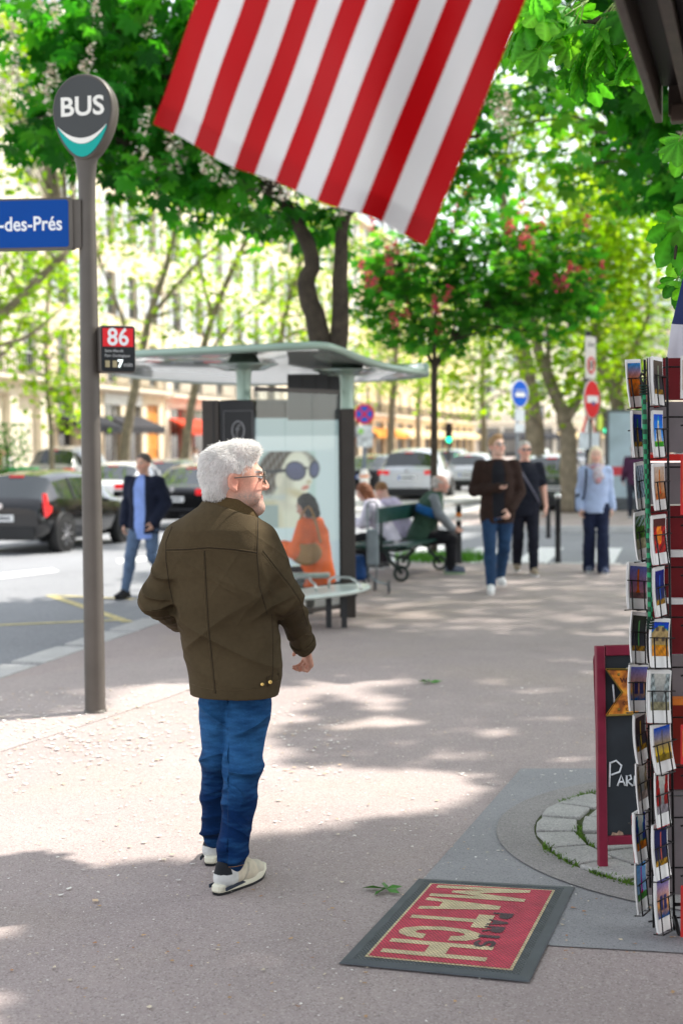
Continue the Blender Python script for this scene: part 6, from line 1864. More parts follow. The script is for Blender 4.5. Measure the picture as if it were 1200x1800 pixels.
def doormat():
    c = [ground(595, 1697), ground(930, 1730), ground(1010, 1563), ground(735, 1548)]     # near left, near right, far right, far left
    o0 = (c[0] + c[1] + c[2] + c[3]) / 4
    X = ((c[1] - c[0]) + (c[2] - c[3])).normalized(); Yv = ((c[3] - c[0]) + (c[2] - c[1])); Yv = (Yv - X * Yv.dot(X)).normalized()
    wdt = ((c[1] - c[0]).length + (c[2] - c[3]).length) / 2; ln = ((c[3] - c[0]).length + (c[2] - c[1]).length) / 2
    t = thing('doormat', 'red and cream studded rubber doormat lettered MATCH and PARIS', 'doormat', o0 + Vector((0, 0, .004)))
    def studded(name, col, gap):
        m = bpy.data.materials.new(name); m.use_nodes = True; n = m.node_tree; L = n.links; bs = n.nodes['Principled BSDF']
        tc = n.nodes.new('ShaderNodeTexCoord'); mp = n.nodes.new('ShaderNodeMapping'); L.new(tc.outputs['Object'], mp.inputs[0])
        mp.inputs['Rotation'].default_value = (0, 0, -math.atan2(X.y, X.x))
        sp = n.nodes.new('ShaderNodeSeparateXYZ'); L.new(mp.outputs[0], sp.inputs[0])
        def op(o, a, b_=None):
            q = n.nodes.new('ShaderNodeMath'); q.operation = o
            for i, v in ((0, a), (1, b_)):
                if v is None: continue
                if isinstance(v, (int, float)): q.inputs[i].default_value = v
                else: L.new(v, q.inputs[i])
            return q.outputs[0]
        p = .0135
        ry = op('DIVIDE', sp.outputs[1], p * .866); row = op('FLOOR', ry); fy = op('SUBTRACT', op('FRACT', ry), .5)
        rx = op('ADD', op('DIVIDE', sp.outputs[0], p), op('MULTIPLY', row, .5)); fx = op('SUBTRACT', op('FRACT', rx), .5)
        d = op('SQRT', op('ADD', op('MULTIPLY', fx, fx), op('MULTIPLY', op('MULTIPLY', fy, fy), .75)))
        r = n.nodes.new('ShaderNodeMapRange'); r.inputs[1].default_value = .30; r.inputs[2].default_value = .44; r.inputs[3].default_value = 1; r.inputs[4].default_value = 0; L.new(d, r.inputs[0])
        nz = n.nodes.new('ShaderNodeTexNoise'); nz.inputs['Scale'].default_value = 14; nz.inputs['Detail'].default_value = 5; L.new(tc.outputs['Object'], nz.inputs['Vector'])
        mx = n.nodes.new('ShaderNodeMix'); mx.data_type = 'RGBA'; L.new(r.outputs[0], mx.inputs[0]); mx.inputs[6].default_value = (*gap, 1); mx.inputs[7].default_value = (*col, 1)
        mr = n.nodes.new('ShaderNodeMapRange'); mr.inputs[1].default_value = .3; mr.inputs[2].default_value = .7; mr.inputs[3].default_value = .8; mr.inputs[4].default_value = 1.2; L.new(nz.outputs[0], mr.inputs[0])
        sc_ = n.nodes.new('ShaderNodeVectorMath'); sc_.operation = 'SCALE'; L.new(mx.outputs[2], sc_.inputs[0]); L.new(mr.outputs[0], sc_.inputs['Scale'])
        L.new(sc_.outputs[0], bs.inputs['Base Color']); bs.inputs['Roughness'].default_value = .6
        bp = n.nodes.new('ShaderNodeBump'); bp.inputs['Strength'].default_value = .9; bp.inputs['Distance'].default_value = .004; L.new(r.outputs[0], bp.inputs['Height']); L.new(bp.outputs[0], bs.inputs['Normal'])
        return m
    RUB = studded('mat_rubber', (.11, .125, .135), (.03, .035, .04)); REDM = studded('mat_red', (.78, .06, .12), (.34, .02, .045)); CRE = studded('mat_cream', (.88, .74, .46), (.46, .36, .2)); DRK = studded('mat_dark', (.05, .05, .06), (.1, .02, .03))
    def pt(x, y, z):
        u, v = x / wdt + .5, y / ln + .5; p = c[0].lerp(c[1], u).lerp(c[3].lerp(c[2], u), v) - o0
        return Vector((p.x, p.y, z))
    b = MB(); rg = random.Random(2)
    rings = [(0, 0.002), (.004, .006), (.035, .010), (.038, .008)]; hw, hl = wdt / 2, ln / 2
    vs = []; fs = []
    for ins, z in rings: vs += [pt(sx * (hw - ins), sy * (hl - ins), z) for sx, sy in ((-1, -1), (1, -1), (1, 1), (-1, 1))]
    for j in range(3):
        for i in range(4): fs.append((j * 4 + i, j * 4 + (i + 1) % 4, j * 4 + 4 + (i + 1) % 4, j * 4 + 4 + i))
    fs.append((0, 3, 2, 1))
    b._add(vs, fs); b.build('rubber_edge', mat('edge_rubber', (.09, .10, .11), .5, var=.15, vscale=9), t)
    def sh(name, x0, x1, y0, y1, z, m): b = MB(); b._add([pt(x0, y0, z), pt(x1, y0, z), pt(x1, y1, z), pt(x0, y1, z)], [(0, 1, 2, 3)]); return b.build(name, m, t)
    sh('studded_border', -hw + .037, hw - .037, -hl + .037, hl - .037, .0082, RUB)
    sh('cream_line', -hw + .066, hw - .066, -hl + .066, hl - .066, .0094, CRE)
    sh('red_field', -hw + .076, hw - .076, -hl + .076, hl - .076, .0106, REDM)
    # lettering reads from the far side towards us, tops of the letters to the right
    def block(letter):
        G = {'M': [[(0, 0), (.24, 0), (.24, .52), (.42, .2), (.58, .2), (.76, .52), (.76, 0), (1, 0), (1, 1), (.78, 1), (.5, .48), (.22, 1), (0, 1)]],
             'A': [[(0, 0), (.24, 0), (.31, .24), (.69, .24), (.76, 0), (1, 0), (.64, 1), (.36, 1)]],
             'T': [[(.38, 0), (.62, 0), (.62, .80), (1, .80), (1, 1), (0, 1), (0, .80), (.38, .80)]],
             'C': [[(.62, .35), (.58, .24), (.5, .2), (.38, .22), (.29, .34), (.26, .5), (.29, .66), (.38, .78), (.5, .8), (.58, .76), (.62, .65), (.95, .65), (.88, .85), (.7, .97), (.5, 1), (.28, .96), (.08, .78), (0, .5), (.08, .22), (.28, .04), (.5, 0), (.7, .03), (.88, .15), (.95, .35)]],
             'H': [[(0, 0), (.25, 0), (.25, .40), (.75, .40), (.75, 0), (1, 0), (1, 1), (.75, 1), (.75, .60), (.25, .60), (.25, 1), (0, 1)]],
             'P': [[(0, 0), (.25, 0), (.25, .36), (.7, .36), (.95, .5), (1, .68), (.95, .86), (.7, 1), (0, 1)]],
             'R': [[(0, 0), (.25, 0), (.25, .36), (.5, .36), (.74, 0), (1, 0), (.74, .38), (.95, .52), (1, .68), (.95, .88), (.7, 1), (0, 1)]],
             'I': [[(.3, 0), (.7, 0), (.7, 1), (.3, 1)]],
             'S': [[(0, .12), (.3, 0), (.7, 0), (1, .18), (1, .42), (.8, .56), (.35, .64), (.3, .74), (.5, .82), (.9, .76), (.95, .92), (.6, 1), (.25, 1), (0, .84), (0, .6), (.2, .48), (.65, .4), (.7, .28), (.5, .18), (.1, .3)]]}
        return G[letter]
    yt, yb = hl - .092, -hl + .10; L0 = (yt - yb); x0, x1 = -hw + .098, hw - .205
    def word(wd, y0, y1, xb, xh, m, z, gaps, hts):
        b = MB(); n_ = len(wd); tot = y0 - y1
        adv = tot / n_
        for i, ch in enumerate(wd):
            ya = y0 - adv * i; yl = adv * (1 - gaps)
            for poly in block(ch): b._add([pt(xb + p[1] * xh * hts[i], ya - p[0] * yl, z) for p in poly], [tuple(range(len(poly)))[::-1]])
        b.build('lettering', m, t)
    word('MATCH', yt, yb, x0 + .005, (x1 - x0), CRE, .0118, .10, [1.15, .92, .92, .92, 1.12])
    word('PARIS', yt - L0 * .36, yb + L0 * .17, hw - .235, .072, DRK, .0125, .14, [1] * 5)
doormat()

def flag():
    YF = 3.0
    bl, br = at(268, 216, YF + .12), at(748, 427, YF - .05)
    tl = at(340, 0, YF + .08); tr = at(922, 0, YF)
    dl = (tl - bl).normalized(); dr = (tr - br).normalized(); LEN = .92
    o0 = br + dr * LEN
    t = thing('flag', 'red and white striped flag hanging at the top, close to the camera', 'flag', o0)
    NU, NV = 52, 40; V = []; C_ = []
    for j in range(NV + 1):
        v = j / NV                      # 0 fly end (bottom), 1 at the canton
        for i in range(NU + 1):
            u = i / NU
            p = (bl + dl * LEN * v).lerp(br + dr * LEN * v, u)
            ed = (bl.lerp(br, u))
            p = p + Vector((0, .034 * math.sin(u * 6 + v * 2.2) + .016 * math.sin(u * 14 + v * 4 + 1) + .006 * math.sin(v * 19 + u * 9), 0)) + Vector((0, 0, (-.012 * math.sin(u * PI) + .006 * math.sin(u * 17)) * (1 - v)))
            V.append(p - o0)
    jj, ii = np.meshgrid(np.arange(NV), np.arange(NU), indexing='ij'); k0 = (jj * (NU + 1) + ii)
    F_ = np.stack([k0, k0 + 1, k0 + NU + 2, k0 + NU + 1], -1).reshape(-1, 4); strip_ = (ii.ravel() // 4); can = (jj.ravel() > NV * .6) & (ii.ravel() >= 24)
    def fm(name, col):
        m = mat(name, col, .35, var=.05, vscale=6, bump=.12, bscale=22, spec=.2)
        if 'tr' not in m.keys():
            n = m.node_tree; b_ = n.nodes['Principled BSDF']; out = n.nodes['Material Output']
            tl_ = n.nodes.new('ShaderNodeBsdfTranslucent'); tl_.inputs[0].default_value = (*col, 1); mx = n.nodes.new('ShaderNodeMixShader'); mx.inputs[0].default_value = .35
            n.links.new(b_.outputs[0], mx.inputs[1]); n.links.new(tl_.outputs[0], mx.inputs[2]); n.links.new(mx.outputs[0], out.inputs[0]); m['tr'] = 1
        return m
    red, whi, blu = fm('flag_red', (.52, .004, .007)), fm('flag_white', (.80, .79, .78)), fm('flag_blue', (.02, .03, .2))
    Va = np.array([tuple(p) for p in V])
    cloth_ = np_mesh('flag_cloth', Va, F_, None, t, True)
    for m in (red, whi, blu): cloth_.data.materials.append(m)
    cloth_.data.polygons.foreach_set('material_index', np.where(can, 2, strip_ % 2).astype(np.int32)); cloth_.data.update()
    hm = np_mesh('hem', Va[:3 * (NU + 1)] + np.array((0, -.004, 0)), F_[:2 * NU], None, cloth_)
    for m in (red, whi): hm.data.materials.append(m)
    hm.data.polygons.foreach_set('material_index', (strip_[:2 * NU] % 2).astype(np.int32))
    b = MB()
    for r in range(5):
        for q in range(4):
            i, j = 27 + 5 * r, int(NV * (.66 + .09 * q)); c = V[j * (NU + 1) + i]; n_ = Vector((0, -1, 0))
            b._add([c + n_ * .006 + dl * (.012 * (1 if k % 2 == 0 else .45) * math.cos(k * PI / 5)) + Vector((.012 * (1 if k % 2 == 0 else .45) * math.sin(k * PI / 5), 0, 0)) for k in range(10)], [tuple(range(10))])
    b.build('star', whi, cloth_)
    b = MB(); a, c = V[NV * (NU + 1)], V[NV * (NU + 1) + NU]; d = (c - a).normalized(); b.tube([a - d * .15, c + d * .45], .012, 10); b.build('flag_pole', mat('pole_wood', (.3, .2, .1), .5), t)
flag()

def tricolour():
    Y = 5.1; o0 = at(1195, 628, Y)
    t = thing('flag', 'small blue and white flag hanging above the postcard rack', 'flag', o0)
    P = lambda x, y: at(x, y, Y) - o0
    def strip3(name, rows, m):
        b = MB(); n = 6; vs = []; fs = []
        for (xa, xb, y) in rows:
            for i in range(n + 1): vs.append(P(xa + (xb - xa) * i / n, y) + Vector((0, .02 * math.sin(i * 1.3 + y * .02), 0)))
        for j in range(len(rows) - 1):
            for i in range(n): fs.append((j * (n + 1) + i, j * (n + 1) + i + 1, (j + 1) * (n + 1) + i + 1, (j + 1) * (n + 1) + i))
        b._add(vs, fs, True); b.build(name, m, t)
    strip3('white_band', [(1177, 1260, 570), (1174, 1260, 600), (1171, 1260, 629)], mat('flag_white2', (.72, .72, .78), .6, var=.06))
    strip3('blue_band', [(1201, 1265, 478), (1190, 1262, 520), (1180, 1260, 560), (1177, 1260, 570)], mat('flag_blue2', (.02, .035, .14), .6, var=.2))
tricolour()

def kiosk():
    # awning edge runs away from the camera; the booth itself stands right of the frame
    a = at(1087, 0, 3.25); c = at(1150, 205, 4.3)
    z = c.z; d = Vector((c.x - a.x, c.y - a.y, 0)).normalized(); n = Vector((d.y, -d.x, 0))
    o0 = Vector((c.x, c.y, 0)) + n * .95 - d * 1.2
    t = thing('newspaper_kiosk', 'dark metal newspaper kiosk whose awning edge juts in at the top right', 'kiosk', o0)
    M_ = mat('kiosk_dark', (.022, .018, .016), .45, .2, var=.2, vscale=9); M2 = mat('kiosk_edge', (.10, .075, .06), .4, .4, var=.25, vscale=20)
    E = Vector((c.x, c.y, z)) - o0
    R = Matrix(((d.x, n.x, 0), (d.y, n.y, 0), (0, 0, 1)))
    def box(name, al, ac, zz, l_, w_, h, m, bev=.004, tilt=0):
        b = MB(); b.box(E + d * al + n * ac + Vector((0, 0, zz)), (l_, w_, h), R @ Matrix.Rotation(tilt, 3, 'X')); return b.build(name, m, t, bevel=bev)
    box('awning', -2.0, .55, .10, 3.9, 1.06, .05, M_)
    e = box('awning_edge', -2.0, .012, .045, 4.0, .022, .13, M2); box('awning_rail', -2.0, .10, .035, 3.9, .03, .05, M2); box('awning_rail', -2.0, .145, .05, 3.9, .02, .04, M_); box('awning_rail', -2.0, .24, .03, 3.9, .035, .05, M2)
    box('awning_end', -.012, .56, .05, .022, 1.04, .11, M2)
    box('arm', -.06, .5, -.01, .05, .9, .05, M2); box('arm', -1.6, .5, -.01, .05, .9, .05, M2)
    b = MB(); b.cyl(E + d * -.055 + n * .13 + Vector((0, 0, .0)), .03, .03, 12, d); b.build('bolt', mat('bolt_metal', (.35, .33, .3), .3, .8), t)
    hh = z + .06
    box('booth', -2.2, 1.75, -z / 2 + .03, 3.4, 1.3, hh, mat('kiosk_green', (.02, .04, .03), .4), .02)
    box('roof', -2.2, 1.75, .16, 3.7, 1.6, .14, M_, .03)
kiosk()
# ------------------------------------------------------------------ cars
TYRE = mat('tyre', (.018, .018, .019), .8, var=.1); RIM = mat('alloy', (.5, .5, .52), .3, .8, var=.05)
GLASSC = mat('car_glass', (.02, .026, .028), .04, var=0, spec=1.0, coat=.5); PLASTIC = mat('black_plastic', (.02, .02, .021), .6)
LAMP_R = mat('tail_lamp', (.62, .01, .015), .15, var=.0, emit=.25, coat=.5); LAMP_W = mat('head_lamp', (.7, .72, .75), .1, .2, var=0)
STY = {
 'hatch': dict(st=[(0, .78, .84, .84, 0), (.02, .86, .93, .91, 0), (.05, .96, 1.02, .95, 0), (.16, .98, 1.42, .98, 1), (.30, .96, 1.49, 1, 1), (.48, .94, 1.50, 1, 1), (.58, .93, 1.44, 1, 1), (.75, .90, .98, .98, 0), (.90, .80, .86, .95, 0), (.97, .66, .72, .88, 0), (1.0, .56, .60, .80, 0)], rear=(2, 3), front=(6, 7)),
 'suv': dict(st=[(0, .92, .98, .88, 0), (.02, .98, 1.05, .93, 0), (.045, 1.06, 1.14, .96, 0), (.12, 1.08, 1.58, .98, 1), (.28, 1.05, 1.68, 1, 1), (.48, 1.02, 1.69, 1, 1), (.59, 1.0, 1.62, 1, 1), (.73, .98, 1.08, .98, 0), (.92, .90, .97, .95, 0), (.98, .76, .82, .88, 0), (1.0, .62, .68, .82, 0)], rear=(2, 3), front=(6, 7)),
 'sedan': dict(st=[(0, .78, .84, .84, 0), (.02, .88, .94, .90, 0), (.15, .93, .99, .96, 0), (.30, .92, 1.36, .98, 1), (.42, .91, 1.44, 1, 1), (.54, .90, 1.44, 1, 1), (.62, .89, 1.38, 1, 1), (.76, .86, .93, .98, 0), (.91, .77, .83, .94, 0), (.975, .64, .70, .88, 0), (1.0, .54, .58, .80, 0)], rear=(2, 3), front=(6, 7))}
def car(name, label, loc, heading, style, L_, Wd, hs, paint, wheels=True, group='cars on the boulevard', simple=False):
    t = thing(name, label, 'car', loc, heading, group)
    s = STY[style]; st_ = s['st']; hw = Wd / 2; n = len(st_)
    m = mat('car_paint_%02x%02x%02x' % tuple(int(255 * c) for c in paint[0]), paint[0], paint[1], paint[2], var=.03, coat=.6, spec=.6)
    V = []
    for (x, zs, zt, w_, gl) in st_:
        w = hw * w_; zb = .20 if .05 < x < .95 else .26
        zs *= hs; zt *= hs
        wr = w * .74 if gl else w * .86
        g = zt - zs
        half = [(w * .0, zb), (w * .86, zb), (w * .97, zb + .12), (w * 1.0, .55 * hs), (w * .985, zs - .04), (w * .955, zs + (.02 if gl else .0)), (wr + (w * .955 - wr) * .12, zt - (.10 if gl else .02)), (wr * .9, zt - (.02 if gl else .005)), (wr * .5, zt + (.02 if gl else .012)), (0, zt + (.03 if gl else .016))]
        V.append([(x * L_ - L_ / 2, y, z) for y, z in half])
    R = len(V[0])
    def row(i, j, sgn): p = V[i][j]; return (p[0], p[1] * sgn, p[2])
    body = MB(); gl = MB(); wsr = MB(); wsf = MB()
    for i in range(n - 1):
        g0, g1 = st_[i][4], st_[i + 1][4]
        for j in range(R - 1):
            for sgn in (1, -1):
                q = [row(i, j, sgn), row(i + 1, j, sgn), row(i + 1, j + 1, sgn), row(i, j + 1, sgn)]
                if sgn > 0: q = q[::-1]
                tgt = body
                if j == 5 and g0 and g1: tgt = gl
                if (i, i + 1) == s['rear'] and j >= 6: tgt = wsr
                if (i, i + 1) == s['front'] and j >= 6: tgt = wsf
                if j == 5 and ((i, i + 1) in (s['rear'],)) and style != 'sedan': tgt = body
                tgt._add(q, [(0, 1, 2, 3)], True)
    for i, sg in ((0, 1), (n - 1, -1)):
        pts = [row(i, j, 1) for j in range(R)] + [row(i, j, -1) for j in range(R - 2, 0, -1)]
        body._add(pts, [tuple(range(len(pts)))[::sg]], False)
    def fin(mb, nm, mm, parent):
        o = mb.build(nm, mm, parent)
        import bmesh
        b_ = bmesh.new(); b_.from_mesh(o.data); bmesh.ops.remove_doubles(b_, verts=b_.verts, dist=.0005); bmesh.ops.recalc_face_normals(b_, faces=b_.faces); b_.to_mesh(o.data); b_.free()
        return o
    bo = fin(body, 'body', m, t)
    for mb, nm in ((gl, 'side_window'), (wsr, 'rear_window'), (wsf, 'windscreen')):
        fin(mb, nm, GLASSC, t)
    # pillars
    pb = MB()
    for i in (4, 5):
        for sgn in (1, -1):
            a, b_ = Vector(row(i, 5, sgn)), Vector(row(i, 6, sgn)); pb.bar(a + Vector((0, .004 * sgn, 0)), b_ + Vector((0, .004 * sgn, 0)), .06, .02)
    pb.build('pillar', PLASTIC if not simple else m, t)
    rw = .315 * (1.1 if style == 'suv' else 1)
    if wheels:
        for x in (.185, .80):
            for sgn in (1, -1):
                c = Vector((x * L_ - L_ / 2, (hw - .09) * sgn, rw))
                b = MB(); b.cyl(c + Vector((0, .012 * sgn, .02)), rw * 1.16, .2, 24, 'y'); b.build('wheel_arch', PLASTIC, t)
                b = MB(); Ry = Matrix.Rotation(-PI / 2 * sgn, 3, 'X')
                b.lathe([(rw * .62, .115), (rw * .9, .118), (rw, .09), (rw, -.09), (rw * .6, -.1)], c, 26, Ry); tw = b.build('wheel', TYRE, t)
                b = MB(); b.lathe([(rw * .64, .112), (rw * .6, .10), (rw * .56, .07), (.0001, .06)], c, 26, Ry); b.build('rim', mat('rim_dark', (.06, .06, .062), .4, .5), tw)
                b = MB()
                for k in range(7):
                    a = 2 * PI * k / 7; d_ = Ry @ Vector((math.cos(a), math.sin(a), 0)); o_ = Ry @ Vector((0, 0, .098))
                    b.bar(c + o_ + d_ * .03, c + o_ * 1.06 + d_ * rw * .62, .055, .02)
                b.cyl(c + Ry @ Vector((0, 0, .1)), .05, .03, 12, 'y'); b.build('spokes', RIM, tw)
    # lamps, plate, bumper, mirrors
    z1 = st_[1][1] * hs
    for sgn in (1, -1):
        b = MB()
        if style == 'hatch':
            pr = [(-.02, -.14), (.20, -.06), (.26, .04), (.14, .04), (.11, .26), (.03, .27), (-.02, .05)]
            b.prism(pr, (-L_ / 2 + .055, sgn * (hw * .94), z1 - .03), (1, -.03 * sgn, 0), (.05, -.18 * sgn, 1), .05 * -sgn)
        else:
            b.box((-L_ / 2 + .06, sgn * (hw * .78), z1 - .02), (.12, hw * .40, .13), Matrix.Rotation(-.32 * sgn, 3, 'Z'))
        b.build('tail_light', LAMP_R, t, bevel=.01)
        b = MB(); b.box((L_ / 2 - .09, sgn * hw * .68, st_[-2][1] * hs - .02), (.2, .34, .11), Matrix.Rotation(-.45 * sgn, 3, 'Z')); b.build('headlight', LAMP_W, t, bevel=.02)
        b = MB(); b.box((.26 * L_ / 2 + .25, sgn * (hw + .07), st_[6][1] * hs + .08), (.1, .18, .12)); b.build('mirror', m, t, bevel=.03)
        b = MB()
        for fx in (.40, .62): b.box((fx * L_ - L_ / 2 - .3, sgn * (hw * 1.0), .82 * hs), (.16, .02, .025))
        b.build('door_handle', m if not simple else PLASTIC, t)
    b = MB(); b.box((-L_ / 2 - .006, 0, z1 - .18), (.02, .52, .115)); o = b.build('number_plate', mat('plate_white', (.72, .73, .73), .4), t)
    b = MB(); b.box((-L_ / 2 - .018, .236, z1 - .18), (.006, .045, .112)); b.build('plate_band', S_BLUE, o)
    b = MB(); b.box((-L_ / 2 - .018, -.02, z1 - .18), (.004, .36, .05)); b.build('plate_number', mat('plate_ink', (.12, .12, .13), .5, var=.6, vscale=30), o)
    b = MB(); b.box((-L_ / 2 - .012, 0, .36), (.05, Wd * .78, .24)); b.build('bumper', PLASTIC if style != 'sedan' else m, t, bevel=.03)
    b = MB(); b.cyl((-L_ / 2 - .004, 0, z1 + .03), .05, .02, 16, 'x'); b.build('badge', mat('chrome', (.7, .7, .7), .1, 1), t)
    b = MB(); b.box((st_[3][0] * L_ - L_ / 2 - .03, 0, st_[3][2] * hs + .005), (.06, .26, .03)); b.build('brake_light', LAMP_R, t)
    return t
HD = math.atan2(SD.y, SD.x)
BLK = ((.008, .008, .009), .12, .3); SIL = ((.52, .54, .56), .25, .6); DGR = ((.05, .055, .06), .2, .4); WHT = ((.7, .7, .7), .25, .0); GRN = ((.05, .06, .055), .2, .3)
def on_road(px, py, Y=None):
    g = ground(px, py, -.12); return g
def cp(px, Y): p = at(px, 850, Y); return Vector((p.x, Y, -.121))
car('parked_car', 'black hatchback at the left edge, seen from behind with one red tail light', cp(96, 26.3), HD - .04, 'hatch', 4.05, 1.70, .93, BLK)
car('parked_car', 'white saloon half hidden between the black hatchback and the man crossing', cp(222, 38), HD + .03, 'sedan', 4.5, 1.76, .98, WHT)
car('parked_car', 'dark grey saloon behind the man crossing in the blue shirt', cp(298, 40), HD + .05, 'sedan', 4.5, 1.78, 1.02, DGR)
car('parked_car', 'black car with a glowing red tail light beside the white-haired man', cp(362, 33), HD, 'sedan', 4.5, 1.78, .98, BLK)
car('parked_car', 'grey van-like car far left beyond the black hatchback', cp(135, 50), HD, 'suv', 4.6, 1.85, 1.1, ((.3, .3, .3), .3, .4), simple=True)
car('parked_car', 'large silver sport utility car seen from behind, above the bench', cp(735, 46.5), HD + .02, 'suv', 4.6, 1.86, 1.0, SIL)
car('parked_car', 'dark car just left of the large silver car', cp(662, 52), HD, 'sedan', 4.5, 1.8, 1.02, BLK)
car('parked_car', 'grey car between the silver sport utility car and the smaller silver car', cp(795, 66), HD, 'suv', 4.4, 1.8, .95, ((.25, .27, .3), .25, .5), simple=True)
car('parked_car', 'small silver car seen from behind, left of the young man in the brown jacket', cp(832, 56), HD, 'hatch', 4.1, 1.75, .98, SIL)
car('parked_car', 'dark greenish car parked at the far kerb behind the man with the shoulder strap', cp(968, 38), HD + .1, 'hatch', 4.1, 1.75, 1.02, GRN)
car('parked_car', 'white car far behind the two walking men', cp(940, 66), HD, 'suv', 4.4, 1.8, .95, WHT, simple=True)
car('parked_car', 'pale car farthest down the boulevard behind the plane tree trunk', cp(1020, 84), HD, 'sedan', 4.5, 1.8, 1.0, SIL, simple=True)

# ------------------------------------------------------------------ buildings along the boulevard
def wallm(name, c, var=.12): return mat(name, c, .85, var=var, vscale=.9, var2=.08, v2scale=6, bump=.15, bscale=12)
ZINC = mat('zinc_roof', (.22, .25, .28), .5, .3, var=.12, vscale=2); PANE = mat('window_glass', (.05, .06, .07), .08, var=.2, vscale=1.5, spec=.8); FRAME = mat('window_white', (.62, .62, .60), .6)
SHUT = mat('shutter_grey', (.55, .58, .60), .6); IRONB = mat('balcony_iron', (.015, .016, .018), .5)
def XF(Y): return -11.0 + (Y - 70) * .245
WIN = {}
def window_mesh(w_, h, m_frame):
    key = (round(w_, 2), round(h, 2))
    if key in WIN: return WIN[key]
    f = MB(); f.box((0, 0, h / 2), (.05, .06, h)); f.box((-w_ / 2 + .03, 0, h / 2), (.06, .06, h)); f.box((w_ / 2 - .03, 0, h / 2), (.06, .06, h))
    for z in (.03, h * .36, h * .68, h - .03): f.box((0, .002, z), (w_ - .12, .05, .05))
    g = MB(); g.box((0, .05, h / 2), (w_ - .002, .02, h - .002))
    WIN[key] = (f, g); return WIN[key]
def building(label, p0, p1, floors, fh, gh, col, shops, bays, roof_h=3.2, shutters=True, name='apartment_building', depth=9.0, arches=False, cornice=True):
    """front from p0 to p1 (left to right as we see it); shops: list of (bay, kind)"""
    p0, p1 = Vector(p0), Vector(p1); X = (p1 - p0); L_ = X.length; X.normalize(); Z = Vector((0, 0, 1)); N = X.cross(Z)   # N to the street
    t = thing(name, label, 'building', (p0 + p1) / 2, math.atan2(X.y, X.x))
    # local frame: x along front, -y towards the street
    wm = wallm('stone_%02x%02x%02x' % tuple(int(255 * c) for c in col), col)
    H = gh + floors * fh; bw = L_ / bays; ww = min(1.25, bw * .42); wb = MB()
    wb.box((0, depth / 2 + .28, H / 2), (L_ - .02, depth - .02, H))
    # skin: piers between the windows, bands above and below
    for f in range(floors):
        z0 = gh + f * fh; sill = .35 if f in (0, 1) else .75; hh = fh * .64
        wb.box((0, .14, z0 + sill / 2), (L_, .28, sill)); wb.box((0, .14, z0 + (sill + hh + fh) / 2), (L_, .28, fh - sill - hh))
        for b_ in range(bays + 1):
            x0 = -L_ / 2 + bw * b_; a = x0 - bw / 2 + ww / 2 if b_ > 0 else x0; c = x0 + bw / 2 - ww / 2 if b_ < bays else x0
            wb.box(((a + c) / 2, .14, z0 + sill + hh / 2), (c - a, .28, hh))
    # ground floor piers
    for b_ in range(bays + 1):
        x0 = -L_ / 2 + bw * b_; pw = .7
        wb.box((min(max(x0, -L_ / 2 + pw / 2), L_ / 2 - pw / 2), .12, (gh - .6) / 2), (pw, .30, gh - .6))
    wb.box((0, .14, gh - .3), (L_, .28, .6))
    wall = wb.build('wall', wm, t)
    CM = mat('cornice_stone', tuple(min(.9, c * 1.06) for c in col), .8, var=.08)
    for c_, d_ in (((0, -.12, gh - .02), (L_ + .1, .36, .22)), ((0, -.2, H - .12), (L_ + .2, .5, .3)), ((0, -.08, gh + fh * (floors - 1)), (L_ + .06, .28, .16))):
        cb = MB(); cb.box(c_, d_); cb.build('cornice', CM, t)
    def rep(src, x):      # a copy of a part, moved along the front
        o = src.copy(); COL.objects.link(o); o.parent = src.parent; o.location = src.location + Vector((x, 0, 0)); return o
    nwin = 0
    for f in range(floors):
        z0 = gh + f * fh; sill = .35 if f in (0, 1) else .75; hh = fh * .64
        for b_ in range(bays):
            if nwin >= 96: break
            nwin += 1
            xc = -L_ / 2 + bw * (b_ + .5)
            fr, gl = window_mesh(ww, hh, FRAME)
            key = ('o', round(ww, 2), round(hh, 2))
            if key not in WIN:
                a = fr.build('window', FRAME, t); g = gl.build('pane', PANE, a); WIN[key] = (a, g)
            else:
                a0, g0 = WIN[key]; a = a0.copy(); COL.objects.link(a); a.parent = t; g = g0.copy(); COL.objects.link(g); g.parent = a
            a.location = (xc, .17, z0 + sill); g.location = (0, 0, 0)
    xs_ = [-L_ / 2 + bw * (b_ + .5) for b_ in range(bays)]
    if shutters:
        for f in range(1, floors):
            z0 = gh + f * fh; sill = .35 if f in (0, 1) else .75; hh = fh * .64
            sb = MB(); sb.box((0, -.03, z0 + sill + hh / 2), (.55, .05, hh)); src = sb.build('shutter', SHUT, t); q = ww / 2 + .30; src.location.x = xs_[0] - q
            for b_ in range(bays):
                if b_: rep(src, xs_[b_] - xs_[0])
                rep(src, xs_[b_] - xs_[0] + 2 * q)
    for f in (0, 1, floors - 1):
        rb = MB(); z0 = gh + f * fh
        if f != 1:
            rb.box((0, -.42, z0 + 1.0), (L_ - .2, .04, .05)); rb.box((0, -.42, z0 + .16), (L_ - .2, .04, .04))
            k = int(L_ / .28)
            for i in range(k): rb.box((-L_ / 2 + .2 + i * (L_ - .4) / k, -.42, z0 + .58), (.03, .03, .8))
            rb.build('balcony_rail', IRONB, t)
            sl_ = MB(); sl_.box((0, -.28, z0 + .04), (L_ - .1, .44, .12)); sl_.build('balcony_slab', CM, t)
        else:
            for q in range(6): rb.box((-ww / 2 + ww * q / 5, -.06, z0 + .7), (.025, .03, .66))
            rb.box((0, -.06, z0 + 1.04), (ww + .04, .04, .04))
            src = rb.build('balcony_rail', IRONB, t); src.location.x = xs_[0]
            for x in xs_[1:]: rep(src, x - xs_[0])
    rf = MB(); D = depth
